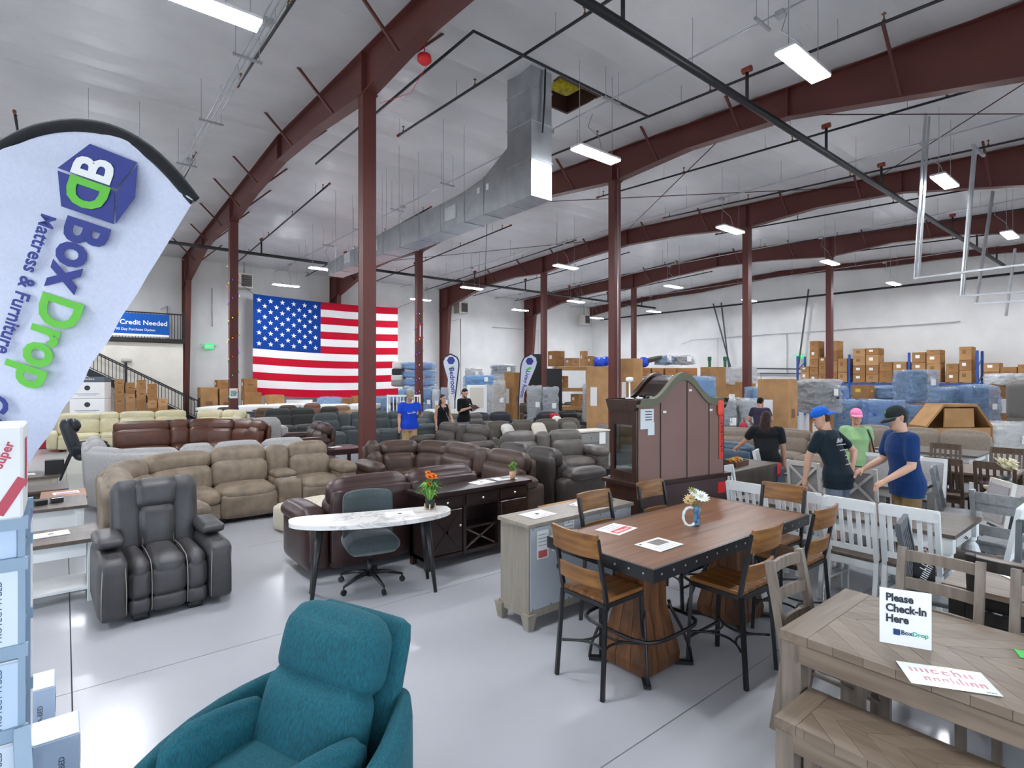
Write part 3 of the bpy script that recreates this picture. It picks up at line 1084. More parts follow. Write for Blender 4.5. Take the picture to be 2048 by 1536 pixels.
def console_unit(P, T, x0, w, S):
    m, D, h = S['m'], S['D'], S['h']
    x = x0 + w / 2
    cush('console', (w - .01, D - .06, .48), put(T, (x, -D / 2 - .03, .32)), m, P, r=.04, puff=.01, rot=(0, 0, T[2]), n=6)
    cush('console_lid', (w - .04, .42, .1), put(T, (x, -.55, .6)), m, P, r=.04, puff=.02, rot=(0, 0, T[2]), n=6)
    for s in (-1, 1):
        MB().lathe([(.045, 0), (.045, .012), (.034, .012), (.034, .002)], 10).obj('cup_holder', mat('plain', '#b8b8ba', metal=.9, rough=.3), P, smooth=True, loc=put(T, (x + s * .07, -D + .14, .56)))
    cush('console_back', (w - .012, .24, h - .5), put(T, (x, -.22, .5 + (h - .5) / 2)), m, P, r=.09, puff=.03, rot=(-.12, 0, T[2]))
    cush('back_shell', (w - .002, .13, h - .16), put(T, (x, -.075, .08 + (h - .16) / 2)), m, P, r=.05, puff=.01, rot=(-.05, 0, T[2]), n=6)


def wedge_unit(P, c, a0, a1, R, S):
    """quarter-round corner seat; back on the outside"""
    m, D, h = S['m'], S['D'], S['h']
    k = h - .48

    def arc(name, ri, ro, z0, z1, r, puff, parts=1, lean=0.0):
        for q in range(parts):
            b0, b1 = a0 + (a1 - a0) * q / parts, a0 + (a1 - a0) * (q + 1) / parts
            w = abs(b1 - b0) * (ro + ri) / 2

            def fn(p):
                t = p.x / w + .5
                a = b0 + (b1 - b0) * t
                rr = (ri + ro) / 2 + p.y + lean * p.z
                return Vector((c[0] + rr * math.cos(a), c[1] + rr * math.sin(a), (z0 + z1) / 2 + p.z))
            cush(name, (w, ro - ri, z1 - z0), (0, 0, 0), m, P, r=r, puff=puff, fn=fn, n=10)
    ri = R - D
    arc('corner_base', ri, R - .08, .08, .32, .04, 0)
    arc('corner_seat', ri - .02, R - .28, .3, .5, .08, .045, 1)
    arc('corner_back', R - .42, R - .17, .42, .48 + .6 * k, .09, .03, 2, .14)
    arc('corner_headrest', R - .31, R - .05, .48 + .5 * k, h, .11, .03, 2, .14)
    arc('corner_shell', R - .13, R, .08, h - .06, .05, .01, 1, .04)


def sofa(name, label, cat, S, runs, wedges=(), group=None, loc=None):
    """runs: (x, y, rz, 'segments'); x, y the left end of the back line as seen from the front"""
    cx = sum(r[0] for r in runs) / len(runs)
    cy = sum(r[1] for r in runs) / len(runs)
    P = thing(name, label, cat, (cx, cy, 0), 0, group)
    ends = []
    for (x, y, rz, segs) in runs:
        T = (x - cx, y - cy, rz)
        p = 0.0
        for s in segs.split():
            w = float(s[1:])
            {'s': seat_unit, 'a': arm_unit, 'c': console_unit}[s[0]](P, T, p, w, S)
            p += w
    for (x, y, a0, a1, R) in wedges:
        wedge_unit(P, (x - cx, y - cy), math.radians(a0), math.radians(a1), R, S)
    return P


R90, R180 = PI / 2, PI
TAUPE = sofa_style('leather', '#7e6f5e', amt=.22, sc=6, rough=.6)
# taupe sectional: main run faces the camera, corner, short leg
sofa('sectional_sofa', 'large taupe suede-leather sectional with curved corner behind the grey recliner', 'sofa', TAUPE,
     [(1.75, 9.75, 0, 's.80 c.36 s.66 a.24'), (.3, 6.98, R90, 'a.26 s1.06')], [(1.75, 8.04 + .26, 90, 180, 1.45)])
LGREY = sofa_style('fabric', '#a3a19f', amt=.14)
sofa('sectional_sofa', 'light grey fabric sectional seen from behind beyond the taupe sectional', 'sofa', LGREY,
     [(3.75, 10.15, R180, 'a.3 s.75 s.75 s.5'), (.25, 11.6, R90, 's.75 s.75 a.35')], [(1.45, 11.35, 180, 270, 1.2)])
CREAML = sofa_style('leather', '#cfc6a2', amt=.08, rough=.4, style='track', h=1.05)
sofa('sectional_sofa', 'cream leather sectional in front of the cardboard boxes by the stairs', 'sofa', CREAML,
     [(-.4, 21.6, 0, 'a.25 s1.0 s.5 s.95 s.9'), (4.75, 20.45, -R90, 's1.0 a.25')], [(3.2 + .35, 20.4, 0, 90, 1.2)])
NAVYL = sofa_style('leather', '#232c38', rough=.4, style='track', h=.97)
sofa('sofa', 'navy leather sofa with its back to the camera behind the brown sectional', 'sofa', NAVYL, [(3.3, 17.2, R180, 'a.2 s.7 s.4 s.6 a.2')])
BROWNL = sofa_style('leather', '#5b3626', rough=.36, style='track', h=1.05, amt=.25)
sofa('sectional_sofa', 'chestnut brown leather sectional between the light grey and cream sofas', 'sofa', BROWNL,
     [(.9, 16.4, 0, 's1.15 s.42 s.75'), (4.0, 15.2, -R90, 's.85 a.3')], [(2.82, 15.22, 0, 90, 1.18)])
ESPR = sofa_style('leather', '#3c2723', rough=.38, amt=.25, h=.98)
sofa('recliner_sofa', 'dark espresso leather reclining loveseat right of the chestnut sectional', 'sofa', ESPR, [(5.35, 14.75, -R90 - .1, 'a.22 s.65 s.65 a.22')])
# sofa with its back to the camera behind the desk
ESP2 = sofa_style('leather', '#3b2725', rough=.36, amt=.2, h=.98)
sofa('sofa', 'dark brown leather sofa with its back to the white desk', 'sofa', ESP2, [(4.32, 5.68, R180, 'a.24 s.94 s.94 a.24')])
BRN3 = sofa_style('leather', '#46332a', rough=.4, amt=.28, h=.97)
sofa('sectional_sofa', 'brown leather reclining sectional facing left behind the dark sideboard', 'sofa', BRN3,
     [(5.5, 8.3, -R90, 's.92 c.32 s.92 a.26'), (3.95, 9.39, 0, 'a.2 s.26')], [(4.41, 8.3, 0, 90, 1.09)])
CHARL = sofa_style('leather', '#3d3632', rough=.42, amt=.2, h=.98)
sofa('recliner_sofa', 'charcoal leather reclining sofa turned away, right of the brown sectional', 'sofa', CHARL, [(5.75, 5.85, R90, 'a.26 s.72 s.72 a.26')])
GREYL = sofa_style('leather', '#5b544f', rough=.42, amt=.18, h=1.0)
sofa('recliner_sofa', 'smooth grey leather sofa facing the camera left of the curio cabinet', 'sofa', GREYL, [(6.75, 9.05, -.33, 'a.24 s.72 c.32 s.74 a.26')])
sofa('recliner_sofa', 'charcoal reclining sofa with headrests facing the dark red end table', 'sofa', sofa_style('leather', '#4a423d', rough=.5, h=1.0), [(7.55, 12.2, -R90 + .12, 'a.26 s.72 c.3 s.72 a.26')])
BLGR = sofa_style('fabric', '#4a5152', amt=.12, h=1.03)
sofa('sectional_sofa', 'slate blue-grey reclining sectional right behind the tall steel column', 'sofa', BLGR,
     [(5.7, 17.0, 0, 'a.22 s.72 c.4 s.72 s.6'), (9.35, 16.0, -R90, 's.8 a.3')], [(8.36, 16.0, 0, 90, 1.0)])
CHF = sofa_style('fabric', '#3c3e3c', amt=.12, h=1.05)
sofa('sofa', 'dark charcoal fabric loveseat behind the slate sectional', 'sofa', CHF, [(5.1, 20.3, 0, 'a.28 s.85 s.85 a.28')])
# grey fabric sofas with loose cushions, middle distance
sofa('sectional_sofa', 'wide charcoal fabric sectional with a row of loose back pillows', 'sofa', sofa_style('fabric', '#59524a', style='loose', h=.9),
     [(8.6, 12.2, -.12, 'a.25 s.8 s.8 s.8 s.8 a.25'), ])
sofa('sofa', 'small grey fabric sofa with puffy backs behind the long pillow sectional', 'sofa', sofa_style('fabric', '#625e59', style='puffy', h=.95), [(9.1, 15.4, -.1, 'a.25 s.8 s.8 a.25')])
sofa('sofa', 'near-black fabric sofa holding a red and white pillow', 'sofa', sofa_style('fabric', '#2b2b30', style='loose', h=.92), [(12.4, 14.4, -.1, 'a.25 s.9 s.9 a.25')])
sofa('sofa', 'light grey fabric sofa with patterned cushions left of the curio top', 'sofa', sofa_style('fabric', '#8b8780', style='loose', h=.95), [(13.9, 12.7, -.1, 'a.25 s.8 s.8 s.8 a.25')])
sofa('sectional_sofa', 'olive brown fabric sofa in the far row below the grey wrapped goods', 'sofa', sofa_style('fabric', '#4b443b', style='loose', h=.95), [(16.0, 19.9, -.15, 'a.3 s.9 s.9 s.9 s.9 a.3')])
sofa('sofa', 'dark navy low sofa in the far row left of the olive one', 'sofa', sofa_style('fabric', '#33343c', style='loose', h=.85), [(10.9, 16.5, -.12, 'a.3 s.9 s.9 a.3')])
# right of the curio
TAUF = sofa_style('fabric', '#7d7064', style='puffy', h=.95)
sofa('sectional_sofa', 'taupe fabric sectional with plump rolled cushions behind the standing people', 'sofa', TAUF,
     [(11.3, 7.9, -.95, 'a.3 s.8 s.8 a.3'), (12.95, 6.0, -R90 - .1, 's.85 s.85 a.3')])
sofa('sofa', 'second taupe fabric sofa farther right behind the woman in green', 'sofa', sofa_style('fabric', '#867a6d', style='loose', h=.95), [(15.2, 5.4, -R90, 'a.3 s.85 s.85 s.85 a.3')])
sofa('sofa', 'steel blue leather sofa with its back beside the curio cabinet', 'sofa', sofa_style('leather', '#33495a', rough=.45, style='track', h=.92), [(9.3, 4.65, R90 - .05, 'a.2 s.75 s.75 a.2')])
# far recliners by pixel row: (u, v of headrest top, colour, label)
FAR = [(575, 812, '#4a3a31', 'dark brown far recliner, left of the rust one'), (622, 808, '#6b4331', 'rust brown far recliner under the flag'), (680, 813, '#8a6a52', 'tan far recliner below the flag, right of the rust one'),
       (708, 822, '#9a7c5c', 'camel loveseat just left of the tall column'), (530, 818, '#66503f', 'brown recliner right of the fairy-light column'), (655, 815, '#3d3835', 'charcoal low recliner between tan recliners'),
       (455, 816, '#3a3634', 'black recliner below the fairy-light column'),
       ]
for (u, v, c, lab) in FAR:
    h = 1.0
    x, y = px(u, v, h)
    S = sofa_style('fabric' if c not in ('#6b4331', '#3a3634') else 'leather', c, h=h)
    sofa('recliner', lab, 'recliner', S, [(x - .55, y, random.uniform(-.5, .1), 'a.2 s.7 a.2')], group='far recliners')
x, y = px(470, 842, .95)
sofa('sofa', 'pale grey sofa back between the cream sectional and charcoal loveseat', 'sofa', sofa_style('fabric', '#a9a7a4', h=.95), [(x + 1.5, y, R180, 'a.25 s.8 s.6')])


# small cushions lying on sofas
def pillow(x, y, z, hexc, label, rz=0.0, s=.45, tilt=-.5):
    o = cush('throw_pillow', (s, .16, s), (x, y, z), mat('fabric', hexc, amt=.06), None, r=.07, puff=.05, rot=(tilt, 0, rz))
    return tag(o, label, 'pillow')


pillow(10.3, 11.4, .66, '#d9d3c4', 'cream patterned throw pillow on the charcoal sectional')
pillow(9.35, 11.6, .66, '#e0dcd4', 'off-white throw pillow at the left end of the charcoal sectional', .4)
pillow(11.3, 11.2, .64, '#6a665f', 'grey throw pillow leaning on the charcoal sectional', -.3)
p_ = pillow(13.3, 13.9, .7, '#b3202a', 'red and white pillow on the near-black sofa')
boxo('white_patch', (.2, .02, .2), (0, -.1, .03), WHITE, p_, .004)
pillow(13.1, 13.55, .62, '#e9e5dd', 'white pillow propped on the near-black sofa', .3)
# black lounge chair seen from the side
t = thing('lounge_chair', 'black leather lounge chair in profile beside the cream sectional', 'chair', (.05, 15.2, 0), R90)
BLL = mat('leather', '#20262c', rough=.35)
cush('seat', (.62, .65, .16), (0, -.45, .46), BLL, t, r=.07)
cush('backrest', (.62, .2, .8), (0, -.06, .85), BLL, t, r=.08, rot=(-.28, 0, 0))
cush('headrest', (.5, .22, .26), (0, -.1, 1.12), BLL, t, r=.1, rot=(-.28, 0, 0))
for s in (-1, 1):
    cush('arm', (.1, .6, .12), (s * .36, -.4, .66), BLL, t, r=.05)
    MB().bar((s * .34, -.72, 0), (s * .34, -.62, .62), .04).obj('leg', BLKMET, t)
    MB().bar((s * .34, .12, 0), (s * .34, -.1, .62), .04).obj('leg', BLKMET, t)

# ---- grey rocker recliner (foreground left)
t = thing('recliner', 'slate grey leather recliner with pale stitching standing alone at the left', 'recliner', (.70, 6.7, 0), math.radians(2))
t.scale = (1.04, 1.04, 1.03)
GR = mat('leather', '#413f40', rough=.45, amt=.22)
ST = mat('plain', '#a59d93', rough=.8)
cush('base', (.62, .7, .2), (0, -.45, .2), BLACK, t, r=.03, puff=0, n=4)
for s in (-1, 1):
    a = cush('arm', (.2, .92, .5), (s * .395, -.5, .3), GR, t, r=.05, puff=.012, fn=None)
    cush('arm_pad', (.2, .52, .085), (s * .395, -.42, .625), GR, t, r=.035, puff=.012)
    cush('arm_pad_post', (.15, .1, .08), (s * .395, -.25, .57), GR, t, r=.02, puff=0, n=4)
    MB().lathe([(.05, 0), (.05, .012), (.038, .012), (.038, .002)], 12).obj('cup_holder', BLKMET, t, smooth=True, loc=(s * .395, -.82, .548))
    MB().tube([(s * .395 - .083, -.952, .09), (s * .395 - .083, -.964, .3), (s * .395 - .075, -.952, .5), (s * .395 + .075, -.952, .5), (s * .395 + .083, -.964, .3), (s * .395 + .083, -.952, .09)], .003, 5).obj('piping', ST, a, smooth=True)
    bpy.data.objects[-1] if False else None
    cush('foot', (.12, .14, .06), (s * .2, -.83, .03), BLACK, t, r=.02, puff=0, n=4)
# piping was laid in thing coordinates: shift back by the arm's own origin
for o in [q for q in bpy.data.objects if q.name.startswith('piping') and q.parent and q.parent.name.startswith('arm') and q.parent.parent == t]:
    o.location = (-o.parent.location[0], -o.parent.location[1], -o.parent.location[2])
for x, w in ((-.212, .16), (0, .262), (.212, .16)):
    cush('seat_cushion', (w - .006, .62, .24), (x, -.6, .38), GR, t, r=.07, puff=.025)
    cush('front_panel', (w - .006, .13, .24), (x, -.86, .3), GR, t, r=.05, puff=.02)
    cush('foot_panel', (w - .006, .12, .13), (x, -.865, .125), GR, t, r=.035, puff=.012)
for x in (-.132, .132):
    MB().tube([(x, -.935, .08), (x, -.945, .28), (x, -.925, .42), (x, -.86, .485), (x, -.6, .51), (x, -.36, .5)], .003, 5).obj('stitching', ST, t, smooth=True)
tl = -.17
for s in (-1, 1):
    cush('back_wing', (.24, .2, .8), (s * .225, -.19, .68), GR, t, r=.08, puff=.015, rot=(tl, 0, s * -.1))
    MB().tube([(s * .125, -.36, .48), (s * .115, -.325, .62), (s * .1, -.29, .78)], .003, 5).obj('stitching', ST, t, smooth=True)
    MB().tube([(s * .025, -.375, .47), (s * .028, -.335, .62), (s * .03, -.295, .79)], .0025, 5).obj('stitching', ST, t, smooth=True)
cush('back_panel', (.29, .2, .42), (0, -.235, .63), GR, t, r=.06, puff=.03, rot=(tl, 0, 0))
cush('headrest', (.36, .2, .27), (0, -.165, .93), GR, t, r=.07, puff=.03, rot=(tl, 0, 0))
cush('back_shell', (.62, .12, .85), (0, -.06, .57), GR, t, r=.05, puff=.01, rot=(tl, 0, 0))

# ---- teal recliner (foreground)
tx, ty = c2w(-.8, 2.57)
t = thing('recliner', 'teal chenille recliner with curved arms in the foreground', 'recliner', (tx, ty, 0), math.radians(-68))
TE = mat('velvet', '#04505c')
cush('seat_cushion', (.56, .66, .22), (0, -.5, .4), TE, t, r=.09, puff=.04)
cush('front_panel', (.58, .12, .3), (0, -.8, .24), TE, t, r=.05, puff=.02)
cush('base', (.6, .7, .2), (0, -.45, .18), TE, t, r=.05, puff=0, n=4)
cush('lower_back', (.55, .2, .46), (0, -.175, .55), TE, t, r=.08, puff=.04, rot=(-.3, 0, 0), n=10)
cush('headrest', (.56, .21, .31), (0, -.04, .86), TE, t, r=.09, puff=.035, rot=(-.3, 0, 0), n=10)
cush('back_shell', (.59, .1, .82), (0, .03, .58), TE, t, r=.05, puff=.01, rot=(-.3, 0, 0))
for s in (-1, 1):
    def fn(p, s=s):
        q = p.y / .5
        return Vector((p.x + s * (.09 - .17 * q * q), p.y, p.z + .10 * q - .02 + (p.z / .25) * .02))
    cush('arm', (.11, 1.12, .5), (s * .385, -.42, .33), TE, t, r=.06, puff=.02, fn=fn, n=12)
    cush('arm_pillow', (.11, .46, .26), (s * .285, -.42, .525), TE, t, r=.05, puff=.035, rot=(-.14, s * .1, s * -.04))
MB().lathe([(.3, 0), (.32, .02), (.3, .05), (.08, .06), (.08, .1)], 20).obj('swivel_base', BLKMET, t, smooth=True)

# ------------------------------------------------------------------ dining room pieces
RUST = mat('wood', '#9a6a37', dark='#5d3a1c', axis=0, fine=16, lo=.25, hi=.7)
RUSTT = mat('wood', '#8d6346', dark='#654229', axis=0, fine=18, lo=.3, hi=.75, rough=.34)
RUSTV = mat('wood', '#7a4c28', dark='#3c220f', axis=2, fine=14, lo=.28, hi=.68)
GREYW = mat('wood', '#857463', dark='#6a5a4b', axis=1, fine=16, rough=.4)
GREYWX = mat('wood', '#857463', dark='#6a5a4b', axis=0, fine=16, rough=.4)
GREYV = mat('wood', '#8a7d70', dark='#6c5f53', axis=2, fine=16)
BRTOP = mat('wood', '#63564c', dark='#4c4038', axis=1, fine=16)
WHP = mat('paint', '#dfe1e0', rough=.45)
ESPW = mat('wood', '#2f1f1c', dark='#1e1312', axis=0, fine=12, rough=.3)
SLATE = mat('wood', '#5a6064', dark='#474c4f', axis=2, fine=14)
DKCH = mat('wood', '#35302d', dark='#262220', axis=2, fine=14)
MIDW = mat('wood', '#7b5a3d', dark='#5a3f2a', axis=0, fine=14)


def paper(x, y, z, rz, label, art='price', w=.28, h=.215):
    t = thing('price_sheet', label, 'paper', (x, y, z), rz)
    boxo('sheet', (w, h, .002), (0, 0, .0015), WHITE, t, 0)
    if art == 'photo':
        boxo('printed_photo', (w * .5, h * .45, .0006), (w * .12, h * .15, .0028), mat('plain', '#7c766f'), t, 0)
        for i in range(4):
            boxo('text_line', (w * .75, h * .03, .0006), (0, -h * .16 - .025 * i, .0028), mat('plain', '#b9bdc4'), t, 0)
        boxo('logo_mark', (w * .1, h * .06, .0006), (-w * .4, h * .36, .0028), INK, t, 0)
    elif art == 'red':
        boxo('red_band', (w * .8, h * .34, .0006), (0, -h * .2, .0028), mat('plain', '#d9484a'), t, 0)
        scribble(t, w * .7, h * .2, WHITE, (0, -h * .2, .0032), n=7, seed=4)
        for i in range(3):
            boxo('text_line', (w * .6, h * .04, .0006), (0, h * .35 - .03 * i, .0028), mat('plain', '#b9bdc4'), t, 0)
    else:
        boxo('printed_code', (w * .14, h * .16, .0006), (0, h * .05, .0028), INK, t, 0)
        for i in range(2):
            boxo('text_line', (w * .7, h * .05, .0006), (0, -h * .2 - .04 * i, .0028), mat('plain', '#c9838a' if i else '#a9adb4'), t, 0)
    return t


# ---- counter-height table
TX0, TX1, TY0, TY1, TZ = 2.83, 5.06, 2.08, 3.05, .92
t = thing('counter_table', 'rustic brown counter-height table with black riveted metal edge', 'table', ((TX0 + TX1) / 2, (TY0 + TY1) / 2, 0))
L, W = TX1 - TX0, TY1 - TY0
n = 7
for i in range(n):
    y0 = -W / 2 + .02 + (W - .04) * i / n
    MB().box(-L / 2 + .02, L / 2 - .02, y0 + .0006, y0 + (W - .04) / n - .0006, TZ - .05, TZ + random.uniform(-.0006, .0006)).obj('plank', RUSTT, t)
for s in (-1, 1):
    bd = MB().box(-L / 2, L / 2, s * (W / 2 - .01) - .01, s * (W / 2 - .01) + .01, TZ - .085, TZ + .001).obj('edge_band', BLKMET, t)
    for i in range(17):
        o = MESHES.setdefault('rivet', MB().lathe([(.009, 0), (.007, .004), (.002, .006)], 8).mesh('rivet', mat('plain', '#8f9296', metal=.9, rough=.3), True))
        link('rivet', o, bd, (-L / 2 + .08 + (L - .16) * i / 16, s * W / 2, TZ - .04), (s * -PI / 2, 0, 0))
    bd = MB().box(s * (L / 2 - .01) - .01, s * (L / 2 - .01) + .01, -W / 2 + .02, W / 2 - .02, TZ - .085, TZ + .001).obj('edge_band', BLKMET, t)
    for i in range(8):
        link('rivet', MESHES['rivet'], bd, (s * L / 2, -W / 2 + .08 + (W - .16) * i / 7, TZ - .04), (0, s * PI / 2, 0))
for sx_ in (-.62, .66):
    # flared plank pedestal: narrow shaft, spreading foot
    prof = [(.02, .2), (.1, .205), (.38, .15), (.45, .135), (TZ - .05, .13)]
    for side in range(4):
        for q in range(3):
            vs, fs = [], []
            for z, hw in prof:
                for e in (q, q + 1):
                    a = -hw + 2 * hw * e / 3
                    for dpt in (hw, hw - .03):
                        vs.append((a + (.002 if e == q else -.002), -dpt, z))
            for i in range(len(prof) - 1):
                a = i * 4
                fs += [(a, a + 2, a + 6, a + 4), (a + 1, a + 5, a + 7, a + 3), (a, a + 4, a + 5, a + 1), (a + 2, a + 3, a + 7, a + 6)]
            e = (len(prof) - 1) * 4
            fs += [(0, 1, 3, 2), (e, e + 2, e + 3, e + 1)]
            MB().add(vs, fs, Matrix.Rotation(side * PI / 2, 4, 'Z')).obj('pedestal_plank', RUSTV, t, loc=(sx_, 0, 0))
    ring = []
    for k in range(32):
        a = 2 * PI * k / 32
        ca, sa = math.cos(a), math.sin(a)
        p_ = 4.5
        rr = .33 / ((abs(ca) ** p_ + abs(sa) ** p_) ** (1 / p_))
        ring.append((sx_ + rr * ca, rr * sa, .33))
    MB().tube(ring, .014, 8, closed=True).obj('foot_ring', BLKMET, t, smooth=True)
    for ax in range(4):
        M_ = Matrix.Rotation(ax * PI / 2 + PI / 4, 4, 'Z')
        pts = [M_ @ Vector(p) for p in ((.205, 0, .47), (.23, 0, .4), (.31, 0, .25), (.36, 0, .12), (.375, 0, .02))]
        MB().tube([(p.x + sx_, p.y, p.z) for p in pts], .012, 6).obj('strap', BLKMET, t, smooth=True)
        q = M_ @ Vector((.38, 0, 0))
        MB().bar((sx_, 0, .018), (sx_ + q.x, q.y, .018), .05, .02).obj('foot_bar', BLKMET, t)


def make_stool(label, loc, rz):
    """counter stool: faces -y"""
    t = thing('counter_stool', label, 'bar stool', loc, rz, 'wood and black metal counter stools')
    sw, sd, sz = .40, .40, .63

    def curved(z0, z1, w, y, name):
        vs, fs = [], []
        nn = 8
        for i in range(nn + 1):
            a = -1 + 2 * i / nn
            bow = .035 * (1 - a * a)
            for (zz, yy) in ((z0, 0), (z0, .022), (z1, .022), (z1, 0)):
                vs.append((a * w / 2, y + bow + yy - (zz - .7) * -.14, zz))
        for i in range(nn):
            for k in range(4):
                fs.append((i * 4 + k, i * 4 + (k + 1) % 4, (i + 1) * 4 + (k + 1) % 4, (i + 1) * 4 + k))
        fs += [(0, 1, 2, 3), (nn * 4 + 3, nn * 4 + 2, nn * 4 + 1, nn * 4)]
        MB().add(vs, fs).obj(name, RUST, t)
    # seat planks with front edge rounded
    for i in range(4):
        a = -sw / 2 + sw * i / 4
        boxo('seat_plank', (sw / 4 - .002, sd, .03), (a + sw / 8, 0, sz), mat('wood', '#96632f', dark='#5a3616', axis=1, fine=14), t, .004)
    for s in (-1, 1):
        MB().bar((s * .19, -.19, sz - .02), (s * .205, -.215, 0), .026).obj('front_leg', BLKMET, t)
        MB().bar((s * .2, .2, sz - .02), (s * .215, .245, 0), .026).obj('back_leg', BLKMET, t)
        MB().bar((s * .2, .19, sz - .02), (s * .2, .28, 1.06), .026).obj('back_post', BLKMET, t)
        MB().bar((s * .19, -.2, sz - .03), (s * .19, .2, sz - .03), .03).obj('seat_rail', BLKMET, t)
    for y in (-.19, .19):
        MB().bar((-.2, y, sz - .03), (.2, y, sz - .03), .03).obj('seat_rail', BLKMET, t)
    curved(.93, 1.09, .42, .225, 'back_board')
    curved(.72, .83, .40, .2, 'back_board')
    # scrolled foot rest: four bowed rails
    for k in range(4):
        M_ = Matrix.Rotation(k * PI / 2, 4, 'Z')
        pts = []
        for i in range(9):
            a = -1 + 2 * i / 8
            v = M_ @ Vector((a * .2, -.205 + .13 * (1 - a * a), .24))
            pts.append(v)
        MB().tube(pts, .0085, 6).obj('foot_rail', BLKMET, t, smooth=True)
    MB().bar((-.2, -.2, .2), (.2, -.2, .2), .016).obj('foot_bar', BLKMET, t)
    return note_kids(t)


st0 = make_stool('wooden counter stool at the left end of the rustic table', (2.97, 2.62, 0), R90)
for lab, x, y, rz in (('wooden counter stool on the near long side, nearest the camera', 3.79, 2.12, PI), ('wooden counter stool on the near long side, far from the camera', 4.72, 2.1, PI),
                      ('wooden counter stool on the far side behind the grey cabinet end', 3.72, 3.1, 0), ('wooden counter stool on the far side before the curio cabinet', 4.55, 3.1, 0),
                      ('wooden counter stool at the right end by the white chairs', 5.12, 2.46, -R90)):
    copy_tree(st0, (x, y, 0), rz, lab)
paper(3.38, 2.84, TZ + .002, .15, 'sheet with red band lying on the rustic table', 'red', .28, .22)
paper(3.3, 2.38, TZ + .002, .0, 'price sheet with photo near the rustic table corner', 'photo', .28, .22)
# glass vase with white flowers
vx, vy = px(1385, 1052, TZ)
t = thing('flower_vase', 'clear ring-shaped glass vase of white flowers on the rustic table', 'vase', (vx, vy, TZ + .002), YAW)
GL = mat('glass', '#e6f2f4', ior=1.6)
ring = [(.0 + .055 * math.cos(a) - .02, 0, .075 + .075 * math.sin(a)) for a in [PI * .35 + 2 * PI * .72 * i / 14 for i in range(15)]]
MB().tube(ring, [.009 + .004 * (i % 2) for i in range(15)], 6).obj('glass_ring', mat('plain', '#dfe9ea', rough=.1), t)
MB().lathe([(.024, .002), (.026, .03), (.03, .1), (.04, .17)], 10, at=(.035, 0, 0)).obj('glass_body', GL, t, smooth=True)
MB().prism([(.012, -.018), (.05, -.018), (.05, .018), (.012, .018)], .01, .15).obj('blue_stones', mat('fabric', '#6c8fb4', sc=40, amt=.6), t)
fm = {}


def bloom(parent, x, y, z, r, hexc, petals=14, name='flower', seedy=0):
    b = MB()
    for ring_ in range(3):
        for k in range(petals):
            a = 2 * PI * (k + .5 * ring_) / petals
            e = .25 + .5 * ring_
            rr = r * (1 - .18 * ring_)
            d = Vector((math.cos(a) * math.cos(e), math.sin(a) * math.cos(e), math.sin(e)))
            s = Vector((-math.sin(a), math.cos(a), 0)) * r * .17
            b.add([Vector((0, 0, 0)), d * rr * .6 + s, d * rr, d * rr * .6 - s], [(0, 1, 2, 3)])
    return b.obj(name, mat('plain', hexc, rough=.8), parent, loc=(x, y, z), rot=(.5, .1, 0), fix=False)


bloom(t, .06, -.02, .23, .075, '#f4f4ec')
bloom(t, .03, .03, .25, .06, '#f1efe4')
bloom(t, -.02, 0, .215, .055, '#e6cf9c', 10)
bloom(t, -.035, .01, .19, .05, '#dcbf86', 10)
for k in range(4):
    MB().tube([(.035, 0, .1), (.03 + .02 * k - .03, .0, .2)], .003, 4).obj('stem', mat('plain', '#6d8b4a'), t)
bloom(t, .0, .02, .28, .04, '#9ba957', 6, 'leaf_sprig')

# ---- grey cabinet with its back to the camera
t = thing('cabinet', 'grey wash cabinet with its bare back turned to the rustic table', 'cabinet', (3.68, 3.66, 0))
GWASH = mat('wood', '#9a9184', dark='#877e72', axis=2, fine=14, rough=.4)
MB().box(-.67, .67, -.19, .19, .14, .86).obj('body', GWASH, t)
MB().box(-.69, .69, -.21, .21, .86, .89).obj('top', GWASH, t)
MB().box(-.655, .655, -.198, -.19, .15, .85).obj('back_panel', mat('paint', '#b4bac0', rough=.3), t)
for x in (-.66, .66):
    for y in (-.18, .18):
        MB().add([(x + a * e, y + b * e, z) for z, e in ((0, .03), (.14, .05)) for a, b in ((-1, -1), (1, -1), (1, 1), (-1, 1))], [(0, 1, 2, 3), (4, 7, 6, 5), (0, 4, 5, 1), (1, 5, 6, 2), (2, 6, 7, 3), (3, 7, 4, 0)]).obj('foot', GWASH, t)
MB().box(-.68, .68, -.205, .205, .1, .16).obj('plinth', GWASH, t)
for x, z, w, h in ((-.52, .7, .13, .24), (-.36, .72, .1, .2), (-.2, .8, .12, .1)):
    s = boxo('paper_label', (w, .002, h), (x, -.2, z), WHITE, t, 0)
    for i in range(4):
        boxo('text_line', (w * .8, .001, .008), (0, -.0015, h * .35 - .03 * i), mat('plain', '#aab0b8'), s, 0)
boxo('warning_mark', (.1, .002, .06), (-.52, -.202, .62), mat('plain', '#c9605f'), t, 0)
MB().lathe([(.028, 0), (.028, .004)], 14).obj('cable_hole', mat('plain', '#5a2f22'), t, loc=(-.33, -.199, .48), rot=(R90, 0, 0))
scr = MB().lathe([(.006, 0), (.005, .003)], 6).mesh('screw', INK)
for i in range(7):
    for z in (.17, .84):
        link('screw', scr, t, (-.63 + .21 * i, -.199, z), (R90, 0, 0))
paper(3.3, 3.68, .892, .05, 'price sheet at the left end of the grey cabinet top', 'price')
paper(3.95, 3.7, .892, .3, 'crumpled price sheet on the grey cabinet top by the stool', 'photo', .3, .22)
t = thing('moss_ball', 'small green moss tuft on the grey cabinet beside a stool', 'plant', (4.16, 3.62, .892))
bloom(t, 0, 0, .03, .07, '#55633a', 16, 'moss')
bloom(t, .04, 0, .02, .06, '#66753f', 14, 'moss')

